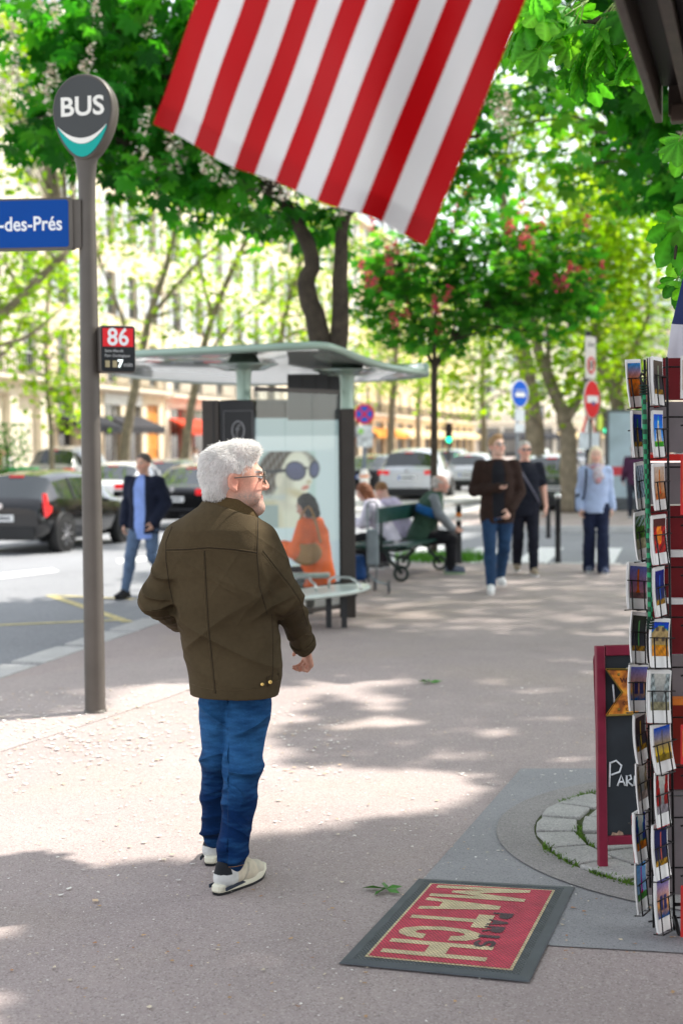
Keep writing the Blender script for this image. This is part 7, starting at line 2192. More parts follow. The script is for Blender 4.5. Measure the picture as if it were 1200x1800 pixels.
    rf._add([(-L_ / 2, 0, H), (L_ / 2, 0, H), (L_ / 2, D, H), (-L_ / 2, D, H), (-L_ / 2 + .3, 1.3, H + roof_h), (L_ / 2 - .3, 1.3, H + roof_h), (L_ / 2 - .3, D - 1, H + roof_h), (-L_ / 2 + .3, D - 1, H + roof_h)], [(0, 1, 5, 4), (1, 2, 6, 5), (2, 3, 7, 6), (3, 0, 4, 7), (4, 5, 6, 7)])
    roof = rf.build('roof', ZINC, t)
    cb = MB(); cb.box((0, 3.5, H + roof_h + .5), (.9, 2.2, 1.8)); src = cb.build('chimney', mat('chimney_brick', (.42, .3, .22), .9, var=.2), roof)
    for x in (-L_ / 2 + .6, L_ / 2 - .6): rep(src, x)
    db = MB(); db.box((0, .75, H + roof_h * .45), (1.1, .9, 1.5)); src = db.build('dormer', mat('dormer_white', (.55, .55, .54), .7), roof); src.location.x = xs_[0]
    for x in xs_[1:]: rep(src, x - xs_[0])
    # shops
    for (b0, b1, kind) in shops:
        xa, xb = -L_ / 2 + bw * b0 + .36, -L_ / 2 + bw * b1 - .36; xc = (xa + xb) / 2; w_ = xb - xa; hz = gh - .62
        if kind.startswith('door'):
            b = MB(); b.box((xc, .16, hz / 2 + .1), (w_, .1, hz - .2)); o = b.build('door', mat('orange_door', (.55, .20, .025), .45, var=.15), t)
            b = MB()
            for q in (-.25, .25):
                for zz in (.2, .5, .8): b.box((xc + q * w_, .10, hz * zz), (w_ * .36, .03, hz * .2))
            b.build('door_panel', mat('orange_panel', (.66, .28, .05), .45), o)
            continue
        b = MB(); b.box((xc, .2, hz / 2), (w_, .08, hz)); o = b.build('shop_window', mat('shop_glass', (.09, .075, .06), .1, var=.5, vscale=.8, spec=.8), t)
        b = MB()
        for q in range(4): b.box((xa + w_ * q / 3, .13, hz / 2), (.12, .1, hz))
        b.box((xc, .13, .3), (w_, .09, .6)); b.build('shop_frame', mat('shop_frame_' + kind, {'black': (.02, .02, .022), 'white': (.62, .6, .56), 'red': (.42, .06, .03), 'orange': (.55, .22, .03), 'tan': (.35, .25, .12)}[kind.split('_')[0]], .5), o)
        if kind.endswith('white') or kind.startswith('white'):
            b = MB(); b.box((xc, -.02, hz + .18), (w_, .1, .55)); b.build('sign_board', mat('sign_board', (.75, .74, .72), .6), t)
        ac = {'black': (.022, .024, .03), 'white': (.03, .03, .035), 'red': (.62, .055, .018), 'orange': (.70, .26, .03), 'tan': (.62, .48, .26)}[kind.split('_')[0]]
        b = MB(); za = min(hz - .25, 3.25); out_ = 1.3
        b._add([(xa, -.03, za), (xb, -.03, za), (xb, -out_, za - .55), (xa, -out_, za - .55), (xa, -out_, za - .82), (xb, -out_, za - .82)], [(0, 1, 2, 3), (3, 2, 5, 4), (0, 3, 4), (1, 5, 2)])
        k = int(w_ / .3)
        for q in range(k): b._add([(xa + w_ * q / k, -out_ - .003, za - .82), (xa + w_ * (q + 1) / k, -out_ - .003, za - .82), (xa + w_ * (q + .5) / k, -out_ - .003, za - .98)], [(0, 1, 2)])
        aw = mat('awning_' + kind.split('_')[0], ac, .8, var=.12, vscale=2); b.build('awning', aw, t)
    return t
def fp(Y): return Vector((XF(Y), Y, 0))
CREAM = (.76, .64, .47); PALE = (.80, .71, .57); WARM = (.72, .54, .33)
building('pale stone mansion with plain tall piers at the far left edge', fp(47), fp(62.5), 4, 3.7, 4.6, (.74, .67, .55), [(0, 1, 'black')], 5, shutters=False)
building('cream stone apartment block over a black awning shop, behind the bus pole', fp(62.8), fp(76.2), 5, 3.3, 4.5, CREAM, [(0, 2, 'black'), (2, 4, 'white'), (4, 5, 'door')], 5)
building('cream apartment block above the bright red awning', fp(76.5), fp(98), 5, 3.3, 4.4, PALE, [(0, 2, 'red'), (2, 3, 'door'), (3, 6, 'red')], 6)
building('cream apartment block hidden behind the bus shelter', fp(98.3), fp(122), 5, 3.3, 4.4, CREAM, [(0, 3, 'tan'), (3, 6, 'black')], 6)
building('warm yellow apartment block with orange shopfront right of the shelter post', fp(122.3), fp(150), 5, 3.3, 4.4, WARM, [(0, 3, 'orange'), (3, 6, 'tan')], 6)
building('yellow stone block with a wide tan cafe awning behind the silver cars', fp(150.3), fp(185), 5, 3.3, 4.4, (.78, .60, .34), [(0, 4, 'tan'), (4, 7, 'tan')], 7)
building('pale distant block between the plane trunks closing the boulevard', fp(185.5), Vector((XF(185) + 24, 205, 0)), 5, 3.4, 4.5, PALE, [(0, 3, 'black'), (3, 6, 'tan')], 6)
building('pale distant block at the right end of the boulevard view', Vector((XF(185) + 24.5, 205.4, 0)), Vector((58, 215, 0)), 5, 3.4, 4.5, CREAM, [(0, 3, 'red'), (3, 7, 'black')], 7)
building('pale building on the right side of the street behind the kiosk trees', Vector((19.5, 46, 0)) + SN * 2, Vector((15.0, 29, 0)) + SN * 2, 5, 3.3, 4.4, PALE, [(0, 2, 'red'), (2, 4, 'black')], 5)
building('cream building farther along the right side of the street', Vector((30.5, 90, 0)) + SN * 2, Vector((19.7, 46.8, 0)) + SN * 2, 5, 3.3, 4.4, CREAM, [(0, 4, 'tan'), (4, 8, 'black')], 9)
# ------------------------------------------------------------------ trees
BARK = mat('bark_dark', (.060, .046, .034), .9, var=.35, vscale=9, bump=.8, bscale=28); BARKP = mat('bark_plane', (.20, .165, .115), .85, var=.35, vscale=5, bump=.5, bscale=14)
LEAFM = leaf_mat('leaf', .55)
def rand_rot(rg, n, droop=.5, up=.7):
    """leaf frames: direction d (outward, drooping), normal mostly up"""
    a = rg.uniform(0, 2 * PI, n); el = rg.normal(-droop, .45, n)
    d = np.stack([np.cos(a) * np.cos(el), np.sin(a) * np.cos(el), np.sin(el)], 1)
    nrm = np.stack([rg.normal(0, 1 - up, n), rg.normal(0, 1 - up, n), np.ones(n)], 1)
    nrm -= d * (nrm * d).sum(1)[:, None]; nrm /= np.linalg.norm(nrm, axis=1)[:, None]
    s = np.cross(d, nrm)
    return d, s, nrm
def palmate():
    """seven folded leaflets hanging from one point: (forward, side, up) template and triangles"""
    V = []; F_ = []
    for a, L_ in ((-2.05, .55), (-1.3, .75), (-.62, .95), (0, 1.0), (.62, .95), (1.3, .75), (2.05, .55)):
        d = np.array((math.cos(a), math.sin(a), 0)); s = np.array((-d[1], d[0], 0)); w_ = .19 * L_ + .03
        b = len(V)
        V += [d * .03, d * L_ * .62 + s * w_ + (0, 0, -.02), d * L_ * .62 - s * w_ + (0, 0, -.02), d * L_ * .60 + np.array((0, 0, -.10 * L_)), d * L_ + np.array((0, 0, -.30 * L_))]
        F_ += [(b, b + 3, b + 1), (b, b + 2, b + 3), (b + 1, b + 3, b + 4), (b + 3, b + 2, b + 4)]
    return np.array(V, dtype=np.float32), np.array(F_)
def planeleaf():
    V = [(0, 0, 0)]; 
    for a, r in ((-2.2, .35), (-1.4, .62), (-1.0, .45), (-.55, .9), (-.25, .62), (0, 1.05), (.25, .62), (.55, .9), (1.0, .45), (1.4, .62), (2.2, .35)): V.append((math.cos(a) * r, math.sin(a) * r, -.12 * r))
    return np.array(V, dtype=np.float32), np.array([(0, i, i + 1) for i in range(1, 11)])
def simple_leaf():
    return np.array([(0, 0, 0), (.45, .30, -.03), (1, 0, -.12), (.45, -.30, -.03)], dtype=np.float32), np.array([(0, 3, 1), (1, 3, 2)])
def fineleaf():
    V = []; F_ = []; C_ = []
    for a, L_ in ((-2.0, .55), (-1.25, .78), (-.6, .96), (0, 1.02), (.6, .95), (1.25, .76), (2.0, .55)):
        d = np.array((math.cos(a), math.sin(a), 0)); s = np.array((-d[1], d[0], 0)); b = len(V); K = 13
        for i in range(K + 1):
            t = i / K; w_ = .225 * L_ * (math.sin(PI * min(1, t ** 1.55)) ** .8) * (1 + (.05 if i % 2 else -.05)) + .004
            z = -.06 * t - .34 * t * t * L_ * .8; rip = .012 * (1 if i % 2 else -1)
            for q, zz, cc in ((-1, -.045 + rip, .92), (-.5, -.015 + rip, .95 if i % 2 else 1.12), (0, 0, 1.4), (.5, -.015 + rip, .95 if i % 2 else 1.12), (1, -.045 + rip, .92)):
                V.append(d * (.03 + L_ * t) + s * w_ * q + np.array((0, 0, z + zz * (w_ / .2) * 2))); C_.append(cc)
        for i in range(K):
            for j in range(4): p = b + i * 5 + j; F_ += [(p, p + 5, p + 1), (p + 1, p + 5, p + 6)]
    return np.array(V, dtype=np.float32), np.array(F_), np.array(C_)
FL = fineleaf()
TPL = {'fine': FL[:2], 'palm': palmate(), 'plane': planeleaf(), 'simple': simple_leaf()}
def leaves_mesh(name, P, size, kind, cols, parent, rg, off, droop=.5, up=.7, dark=None, m=None, frames=None):
    T, F_ = TPL[kind]; n = len(P)
    d, s, u = frames if frames else rand_rot(rg, n, droop, up)
    sz = size * rg.uniform(.65, 1.25, n)
    V = P[:, None, :] + (T[None, :, 0:1] * d[:, None, :] + T[None, :, 1:2] * s[:, None, :] + T[None, :, 2:3] * u[:, None, :]) * sz[:, None, None]
    Fs = (F_[None] + (np.arange(n) * len(T))[:, None, None]).reshape(-1, 3)
    c = np.array(cols)[rg.integers(0, len(cols), n)] * rg.uniform(.75, 1.25, (n, 1))
    if dark is not None: c = c * dark[:, None]
    C_ = np.repeat(c, len(T), 0)
    if kind == 'fine': C_ = C_ * np.tile(FL[2], n)[:, None]
    return np_mesh(name, V.reshape(-1, 3) - np.array(off), Fs, m or LEAFM, parent, False, C_)
def clusters(rg, lobes, n_cl, per, spread, shell=.55):
    """clumps of leaves scattered through ellipsoid lobes (cx,cy,cz,rx,ry,rz,weight)"""
    w_ = np.array([l[6] if len(l) > 6 else l[3] * l[4] * l[5] for l in lobes]); w_ = w_ / w_.sum()
    pick = rg.choice(len(lobes), n_cl, p=w_); C_ = []
    for i in pick:
        l = lobes[i]; v = rg.normal(size=3); v /= np.linalg.norm(v); r = shell + (1 - shell) * rg.uniform() ** .6 if rg.uniform() < .7 else rg.uniform() ** .4
        C_.append((l[0] + v[0] * l[3] * r, l[1] + v[1] * l[4] * r, l[2] + v[2] * l[5] * r))
    C_ = np.array(C_); P = np.repeat(C_, per, 0) + rg.normal(0, 1, (n_cl * per, 3)) * np.array(spread)
    br = np.repeat(rg.uniform(.55, 1.3, n_cl), per)
    return P, br, C_
def limb(mb, pts, r0, r1, n=8):
    k = len(pts); mb.tube(pts, [r0 + (r1 - r0) * (i / (k - 1)) ** .8 for i in range(k)], n)
def smooth_path(pts, sub=4, jit=0.0, rg=None):
    P = [Vector(p) for p in pts]; out = []
    for i in range(len(P) - 1):
        p0 = P[max(i - 1, 0)]; p1 = P[i]; p2 = P[i + 1]; p3 = P[min(i + 2, len(P) - 1)]
        for j in range(sub):
            f = j / sub
            q = 0.5 * ((2 * p1) + (p2 - p0) * f + (2 * p0 - 5 * p1 + 4 * p2 - p3) * f * f + (3 * p1 - p0 - 3 * p2 + p3) * f ** 3)
            if rg and jit: q = q + Vector((rg.gauss(0, jit), rg.gauss(0, jit), 0))
            out.append(q)
    out.append(P[-1]); return out
def tree(label, base, trunks, lobes, n_cl, per, spread, size, kind, cols, bark, seed, name='tree', group=None, extra=None, twig=60, flowers=None, droop=.5, up=.7, shell=.55, keep=None):
    """trunks: list of (points, r0, r1); extra: ready-made leaf points (P, brightness)"""
    rg = np.random.default_rng(seed); rr = random.Random(seed)
    t = thing(name, label, 'tree', base, 0, group)
    o0 = Vector(base); tb = MB()
    for pts, r0, r1 in trunks:
        limb(tb, [p - o0 for p in smooth_path(pts, 4, r0 * .06, rr)], r0, r1, 10)
    P, br, C_ = clusters(rg, lobes, n_cl, per, spread, shell) if n_cl else (np.zeros((0, 3)), np.zeros(0), np.zeros((0, 3)))
    if extra is not None: P = np.concatenate([P, extra[0]]); br = np.concatenate([br, extra[1]])
    if keep is not None: k_ = keep(P); P = P[k_]; br = br[k_]
    tips = [Vector(p) for pts, r0, r1 in trunks for p in smooth_path(pts, 3)[3:]]
    for i in rr.sample(range(len(C_)), min(twig, len(C_))) if len(C_) else []:
        e = Vector(C_[i]); s_ = min(tips, key=lambda q: (q - e).length + max(0, q.z - e.z) * 1.5)
        if keep is not None and not keep(np.array([tuple(e)]))[0]: continue
        mid = s_.lerp(e, .5) + Vector((rr.gauss(0, .1), rr.gauss(0, .1), .12 * (e - s_).length))
        L_ = (e - s_).length; limb(tb, [p - o0 for p in smooth_path([s_, mid, e], 3)], .008 + .010 * L_, .006, 5)
    tb.build('trunk', bark, t)
    crown = leaves_mesh('crown', P, size, kind, cols, t, rg, o0, droop, up, br)
    if flowers:
        nf, fc, h, r = flowers; fm = mat('blossom_%02x%02x' % (int(fc[0][0] * 255), int(fc[0][1] * 255)), (1, 1, 1), .7, attr=True, var=0)
        low = []
        for _ in range(nf):
            l = lobes[rg.choice(len(lobes))]; v = rg.normal(size=3); v[1] = -abs(v[1]) - .6; v /= np.linalg.norm(v); low.append((l[0] + v[0] * l[3], l[1] + v[1] * l[4] * 1.05, l[2] + v[2] * l[5] * .9)); Q = []; k = 42
        for c in low:
            z = rg.uniform(0, 1, k); a = rg.uniform(0, 6.28, k); rad = r * (1 - z) ** .7 * rg.uniform(.5, 1.1, k); tl = rg.normal(0, .15, 2)
            Q.append(np.stack([c[0] + rad * np.cos(a) + tl[0] * z * h, c[1] + rad * np.sin(a) + tl[1] * z * h, c[2] + .1 + z * h], 1))
        Q = np.concatenate(Q); leaves_mesh('blossom', Q, .055, 'simple', fc, crown, rg, o0, 0, .2, None, fm)
    return t
DARKG = [(.026, .19, .020), (.042, .25, .026), (.02, .14, .018), (.09, .36, .035)]
MIDG = [(.05, .26, .03), (.085, .34, .04), (.035, .19, .025), (.14, .42, .05)]
LIME = [(.27, .45, .014), (.36, .53, .022), (.19, .36, .012), (.44, .56, .05)]
SUNV = np.array(SUN)

# 1: white-flowering chestnut behind the shelter
def proj(P):
    d = P - np.array(CAM); R3 = np.array((RTV, UPV, _f)).T; q = d @ R3
    return CX + F_PX * q[:, 0] / q[:, 2], CY - F_PX * q[:, 1] / q[:, 2]
Y1 = 17.0
A_ = lambda px, py, Y=Y1: at(px, py, Y)
b1 = ground(575, 783 + 4250 / Y1)
lob1 = []
for px, py, rx, rz in ((180, 160, 150, 130), (300, 250, 140, 110), (90, 230, 70, 60), (420, 320, 110, 55), (540, 390, 70, 45),  (330, 60, 220, 130), (560, 120, 240, 180), (760, 150, 120, 120), (840, 270, 50, 60), (160, 60, 110, 80), (300, 335, 36, 36)):
    c = A_(px, py); k = Y1 / F_PX; lob1.append((c.x, c.y + .1, c.z, rx * k, 1.5, rz * k, rx * rz * (1.0 if py < 420 else 1.6)))
lob1 += [(-.8, 16.6, 8.0, 3.2, 2.6, 1.8, 45000)]
tree('white-blossomed horse chestnut with a forked trunk rising behind the bus shelter', b1,
     [([b1, A_(580, 760), A_(582, 640)], .2, .17), ([A_(578, 660), A_(556, 570), A_(540, 500), A_(545, 440), A_(500, 360), A_(430, 260)], .155, .06), ([A_(585, 660), A_(597, 560), A_(598, 470), A_(604, 380), A_(640, 250)], .135, .06),
      ([A_(545, 440), A_(480, 340), A_(330, 300), A_(230, 260)], .06, .02), ([A_(500, 360), A_(420, 200), A_(250, 120)], .06, .02), ([A_(604, 380), A_(740, 260), A_(840, 240)], .06, .02)],
     lob1, 410, 9, (.24, .24, .17), .20, 'palm', DARKG + MIDG[:2], BARK, 11, 'chestnut_tree', flowers=(58, [(.80, .72, .56), (.86, .80, .68), (.8, .62, .5)], .30, .085), twig=120, droop=.6)

# 2: small red-flowering chestnut
Y2 = 21.3; A_ = lambda px, py, Y=Y2: at(px, py, Y); b2 = ground(762, 783 + 4250 / Y2); k = Y2 / F_PX; lob2 = []
for px, py, rx, rz in ((760, 520, 140, 95), (880, 500, 130, 100), (960, 540, 80, 60), (700, 450, 80, 70), (820, 400, 110, 60), (950, 450, 90, 60), (1010, 500, 45, 50), (680, 520, 60, 50), (730, 590, 60, 28), (650, 440, 40, 40)):
    c = A_(px, py); lob2.append((c.x, c.y, c.z, rx * k, .95, rz * k, rx * rz))
tree('small red-blossomed chestnut with a slender straight trunk beside the bench', b2,
     [([b2, A_(763, 860), A_(762, 740), A_(763, 640)], .062, .05), ([A_(763, 645), A_(735, 590), A_(715, 520), A_(700, 450)], .035, .012), ([A_(763, 645), A_(765, 560), A_(775, 470), A_(800, 390)], .035, .012), ([A_(764, 640), A_(800, 590), A_(860, 530), A_(940, 500)], .035, .012), ([A_(763, 650), A_(790, 600), A_(830, 480), A_(880, 420)], .03, .012)],
     lob2, 260, 9, (.17, .17, .10), .13, 'palm', MIDG + [(.06, .22, .03)], BARK, 12, 'chestnut_tree', flowers=(40, [(.85, .03, .20), (.9, .07, .22), (.85, .12, .12)], .24, .07), twig=120, droop=.4)

# right-hand row: leaves added along sun rays, mostly unseen, to shape the pavement shade
def dapple():
    rg = np.random.default_rng(31); n = 76000
    gx = rg.uniform(-5.5, 6.5, n); gy = rg.uniform(2.2, 27, n)
    P0 = np.stack([gx, gy, np.zeros(n)], 1); px, py = proj(P0)
    s = snoise((gx * .55, gy * .45, 0 * gx), 3.2, 5, 3) * .32
    def inside(poly):
        m = np.zeros(n, bool)
        for i in range(len(poly)):
            (x0, y0), (x1, y1) = poly[i], poly[(i + 1) % len(poly)]
            m ^= ((y0 > py) != (y1 > py)) & (px < (x1 - x0) * (py - y0) / (y1 - y0 + 1e-9) + x0)
        return m
    lit = inside([(-900, 1275), (0, 1262), (140, 1250), (190, 1205), (330, 1188), (480, 1205), (560, 1222), (500, 1290), (520, 1350), (470, 1440), (400, 1500), (330, 1528), (200, 1535), (0, 1562), (-900, 1640)])
    lit2 = inside([(500, 1185), (760, 1195), (700, 1248), (540, 1262)]) | inside([(430, 1380), (560, 1330), (640, 1350), (820, 1352), (860, 1385), (760, 1440), (640, 1452), (520, 1472), (420, 1500)]) | inside([(820, 1285), (900, 1278), (880, 1300), (820, 1302)]) | inside([(560, 1268), (760, 1262), (700, 1282), (560, 1290)])
    lit3 = inside([(-300, 1720), (60, 1728), (80, 1790), (-300, 2000)]) | inside([(900, 1560), (1020, 1548), (1080, 1566), (1010, 1578)])
    lit6 = np.hypot(gx + 1.63, gy - 4.96) < .42  # gap in the added leaves so sun reaches the man's head
    lit4 = (py < 1040) & (px < 560) & (py > 955)              # the sunny road on the left
    lit5 = (py < 975) & (px > 740) & (py > 880)
    shade = ~(lit | lit3 | lit4 | lit5 | lit6)
    edge = rg.uniform(0, 1, n)
    shade &= ~(lit2 & (s > -.15)); shade &= ~(~lit2 & (s > .42) & (py < 1500))
    shade &= ~((py < 1185) & (rg.uniform(0, 1, n) > .52))
    h = np.where(gy < 7.5, rg.uniform(6, 9.5, n), np.where(gy > 9.6, rg.uniform(14, 19, n), rg.uniform(7, 11, n)))
    P = P0 + SUNV[None] * (h / SUNV[2])[:, None]
    P = P[shade]; gyy = gy[shade]
    # leaves may not hang in front of what the lens sees sharply: only keep those that stay off the picture or belong to the upper right
    P = P; qx, qy = proj(P); infr = (qx > -60) & (qx < 1260) & (qy > -60) & (P[:, 1] > .5)
    ok = ~infr | ((qx > 600 + .3 * (qy)) & (qy < 470) & (P[:, 1] > 9)) | ((qy < 60) & (P[:, 1] > 7.5) & (qx > 560))
    return P[ok], gyy[ok], rg
DP, DG, drg = dapple()
sub = drg.uniform(0, 1, len(DP)) < .5
DP, DG = DP[sub], DG[sub]
m3 = DG < 7.5; m4 = (DG >= 7.5) & (DG < 13); m6 = DG >= 13
ex = lambda m: (DP[m], drg.uniform(.7, 1.25, m.sum()))  # leaves added to a crown only to cast shade
b3 = TREE_C.copy()
# low twigs of the nearest tree that reach into the picture
low = []; lowd = []
def twig_leaves(px, py, Y, n, sp):
    c = at(px, py, Y); low.append(np.array(c) + drg.normal(0, 1, (n, 3)) * np.array((sp, sp, sp * .8)) * .65)
for a in ((1215, 385, 5.6, 3, .04), (1200, 490, 5.5, 3, .03), (1220, 440, 5.9, 2, .05), (1060, 50, 6.7, 7, .11), (1000, 20, 6.7, 8, .12), (960, 45, 6.8, 6, .11), (1085, 110, 6.6, 5, .07), (940, 8, 6.7, 4, .07), (1030, 100, 6.8, 6, .09), (1215, 250, 6.4, 4, .07)): twig_leaves(*a)
LOW = np.concatenate(low)
e3 = ex(m3)
t3 = tree('nearest horse chestnut, its lit leaves reaching in at the top right corner', b3, [([b3, b3 + Vector((.1, .1, 1.6)), b3 + Vector((.25, .25, 3.4)), b3 + Vector((.7, .8, 5)), b3 + Vector((1.6, 1.6, 7))], .17, .06), ([b3 + Vector((.25, .25, 3.4)), b3 + Vector((1.0, -.3, 4.8)), b3 + Vector((2.2, .2, 6.5))], .1, .03), ([b3 + Vector((.25, .25, 3.3)), at(1150, -10, 6.8), at(1040, 40, 6.8), at(960, 20, 7.2)], .03, .008), ([b3 + Vector((.1, .1, 1.9)), at(1215, 420, 5.75), at(1185, 455, 5.6)], .02, .005)],
     [(5.4, 7.6, 7.0, 1.2, 1.6, 1.0)], 0, 8, (.25, .25, .2), .26, 'palm', [(.05, .20, .03), (.07, .26, .035), (.035, .15, .025)], BARK, 13, 'chestnut_tree', extra=e3, twig=0)
for G in low:
    sp = leaves_mesh('leaf_spray', G, .165, 'fine', [(.09, .34, .035), (.13, .42, .05), (.06, .25, .03), (.2, .5, .06)], t3, drg, b3, .75, .75)
    b = MB(); c = Vector(G.mean(0)) - b3 + Vector((.12, .06, .14))
    for p in G: limb(b, [Vector(p) - b3, (Vector(p) - b3).lerp(c, .5) + Vector((0, 0, .04)), c], .0035, .003, 5)
    b.build('leaf_stalk', mat('stalk', (.2, .32, .06), .6), sp)
b4 = Vector((5.0, 13.2, 0)); k4 = lambda P: (lambda q: (q[0] > 800 + .22 * q[1]) | (q[0] > 1210))(proj(P))
tree('dark horse chestnut filling the upper right behind the nearest tree', b4, [([b4, b4 + Vector((0, .1, 2)), b4 + Vector((-.2, .2, 3.6)), b4 + Vector((-1.2, .4, 5.6)), b4 + Vector((-1.6, .8, 7.5))], .2, .06), ([b4 + Vector((-.2, .2, 3.6)), b4 + Vector((.8, 1.2, 7)), b4 + Vector((1.5, 2.4, 12))], .16, .04), ([b4 + Vector((-.2, .2, 3.6)), b4 + Vector((1, 0, 5.5)), b4 + Vector((1.5, .5, 7.5))], .12, .04)],
     [(3.7, 13.4, 5.6, 1.4, 1.4, 1.3), (4.6, 13.0, 4.5, 1.2, 1.2, .8), (3.0, 13.8, 6.4, 1.0, 1.2, .9), (3.3, 13.3, 4.4, .55, .7, .5)], 240, 9, (.22, .22, .16), .20, 'palm', DARKG + MIDG[:1], BARK, 14, 'chestnut_tree', extra=ex(m4), twig=70, keep=k4, flowers=(16, [(.74, .66, .50), (.8, .74, .62)], .24, .065))
b6 = Vector((6.3, 19.6, 0))
tree('horse chestnut seen above the flowering tree at the upper right', b6, [([b6, b6 + Vector((0, .1, 2)), b6 + Vector((-.3, .2, 3.8)), b6 + Vector((-2.2, .2, 5.8)), b6 + Vector((-2.8, .4, 7.6))], .2, .06), ([b6 + Vector((-.3, .2, 3.8)), b6 + Vector((1, 1, 7)), b6 + Vector((1.5, 1.5, 12))], .16, .04), ([b6 + Vector((-.3, .2, 3.8)), b6 + Vector((1, 0, 5.8)), b6 + Vector((1.5, .5, 7.8))], .12, .04)],
     [(3.4, 18.6, 6.6, 1.3, 1.4, 1.0), (2.6, 18.4, 5.6, .8, 1.2, .7), (4.3, 18.8, 5.4, 1.0, 1.2, .9)], 60, 8, (.24, .24, .17), .20, 'palm', MIDG + [(.14, .36, .05)], BARK, 15, 'chestnut_tree', extra=ex(m6), twig=60)

# plane trees
def plane(label, px, py_base, Y, path, lobes, n_cl, seed, r0, forks=(), cols=LIME, size=.17, z0=0.0, per=12, sp=.42):
    b = Vector((at(px, 800, Y).x, Y, z0)); A_ = lambda x, y: at(x, y, Y); k = Y / F_PX
    tr = [([b] + [A_(x, y) for x, y in path], r0, r0 * .35)]
    for f in forks: tr.append(([A_(x, y) for x, y in f[0]], f[1], f[1] * .3))
    lb = []
    for x, y, rx, rz in lobes:
        c = A_(x, y); lb.append((c.x, c.y, c.z, rx * k, max(1.2, rx * k * .7), rz * k, rx * rz))
    return tree(label, b, tr, lb, n_cl, per, (sp, sp, sp * .7), size, 'plane', cols, BARKP, seed, 'plane_tree', 'plane trees along the boulevard', twig=55, droop=.3, up=.5, shell=.3)
# across the street, left
plane('plane tree with a leaning pale trunk over the orange door', 216, 836, 50, [(222, 770), (240, 670), (262, 560), (300, 440), (330, 300)], [(240, 470, 150, 110), (330, 380, 150, 120), (210, 330, 150, 130), (130, 420, 90, 90), (350, 540, 120, 60), (230, 590, 90, 40), (300, 200, 160, 100)], 190, 21, .22, (([(240, 670), (215, 560), (180, 470)], .12), ([(262, 560), (340, 470), (420, 400)], .10)))
plane('plane tree with a leaning trunk in front of the red awning', 320, 834, 56, [(328, 770), (348, 660), (372, 560), (420, 450), (470, 330)], [(420, 470, 150, 110), (520, 520, 110, 70), (470, 330, 160, 130), (380, 570, 110, 50), (560, 420, 100, 100), (480, 600, 90, 30)], 210, 22, .22, (([(348, 660), (390, 590), (450, 540)], .10), ([(372, 560), (350, 450), (360, 360)], .10)))
plane('young thin plane tree in front of the black awning at the left', 92, 832, 47, [(90, 760), (84, 690), (80, 600), (90, 480)], [(80, 640, 90, 70), (70, 540, 80, 80), (100, 700, 50, 40), (60, 460, 70, 70), (120, 760, 22, 30)], 110, 23, .10)
plane('big plane tree whose bare limbs enter from the left edge', -130, 850, 40, [(-110, 700), (-60, 610), (40, 520), (120, 440)], [(20, 600, 60, 60), (60, 460, 90, 80), (30, 340, 90, 90), (-40, 480, 120, 150), (40, 160, 110, 110), (30, 60, 120, 90), (150, 540, 60, 50)], 180, 24, .26, (([(-60, 610), (30, 600), (90, 560)], .10), ([(-70, 640), (10, 620), (40, 560)], .09)))
plane('plane tree behind the bus shelter roof on the far side', 460, 826, 68, [(470, 760), (480, 660), (500, 560), (540, 420)], [(520, 540, 90, 80), (600, 560, 70, 60), (540, 420, 120, 100), (620, 640, 50, 40)], 200, 25, .3)
plane('plane tree at the corner of the warm yellow building', 682, 826, 80, [(688, 740), (694, 640), (700, 540)], [(690, 600, 90, 60), (640, 680, 60, 40), (740, 650, 60, 40), (700, 470, 110, 90)], 170, 26, .3)
# ahead and right
plane('stout plane trunk behind the two walking men', 944, 885, 44, [(940, 800), (932, 700), (915, 600), (900, 480), (880, 330)], [(860, 600, 110, 60), (800, 690, 90, 40), (920, 640, 80, 40), (830, 420, 150, 120), (950, 330, 150, 120), (880, 200, 180, 120)], 330, 27, .38, (([(915, 600), (960, 480), (1000, 360)], .16),))
plane('forked plane trunk between the blue sign and the no entry sign', 1003, 905, 35, [(1000, 830), (992, 740), (970, 680), (940, 600), (915, 480)], [(1010, 640, 90, 50), (940, 560, 90, 60), (1060, 560, 80, 60), (1000, 420, 140, 100), (960, 690, 60, 24), (1080, 420, 100, 90)], 280, 28, .27, (([(992, 740), (1020, 690), (1042, 620), (1050, 480), (1010, 330)], .14), ([(965, 670), (962, 600), (955, 500)], .09)))
plane('plane tree with twisting limbs right of the no entry sign', 1098, 880, 46, [(1096, 780), (1080, 690), (1052, 620), (1048, 520), (1070, 380)], [(1100, 600, 90, 70), (1150, 500, 90, 90), (1060, 700, 60, 30), (1120, 690, 60, 40), (1090, 380, 130, 110), (1040, 250, 140, 110), (1160, 300, 110, 120)], 330, 29, .32, (([(1080, 690), (1110, 620), (1140, 540), (1130, 440)], .12), ([(1052, 620), (1000, 560), (960, 500)], .10)))
plane('thin far plane trunk just left of the postcard rack', 1088, 872, 52, [(1088, 760), (1082, 640), (1090, 500)], [(1080, 560, 80, 70), (1120, 640, 60, 50), (1060, 460, 90, 80)], 130, 30, .16)
plane('distant plane tree closing the view behind the silver car', 850, 822, 110, [(850, 760), (848, 680), (846, 560)], [(800, 700, 70, 40), (880, 690, 70, 40), (830, 620, 110, 60), (930, 680, 60, 40), (760, 640, 70, 50), (860, 540, 130, 80)], 220, 31, .35, size=.24, sp=.7)
plane('distant plane tree behind the white-haired woman', 1050, 822, 105, [(1050, 760), (1052, 660), (1050, 560)], [(1020, 690, 70, 40), (1090, 680, 70, 50), (1050, 600, 110, 70), (1000, 500, 120, 90), (1130, 560, 90, 90)], 220, 32, .35, size=.24, sp=.7)
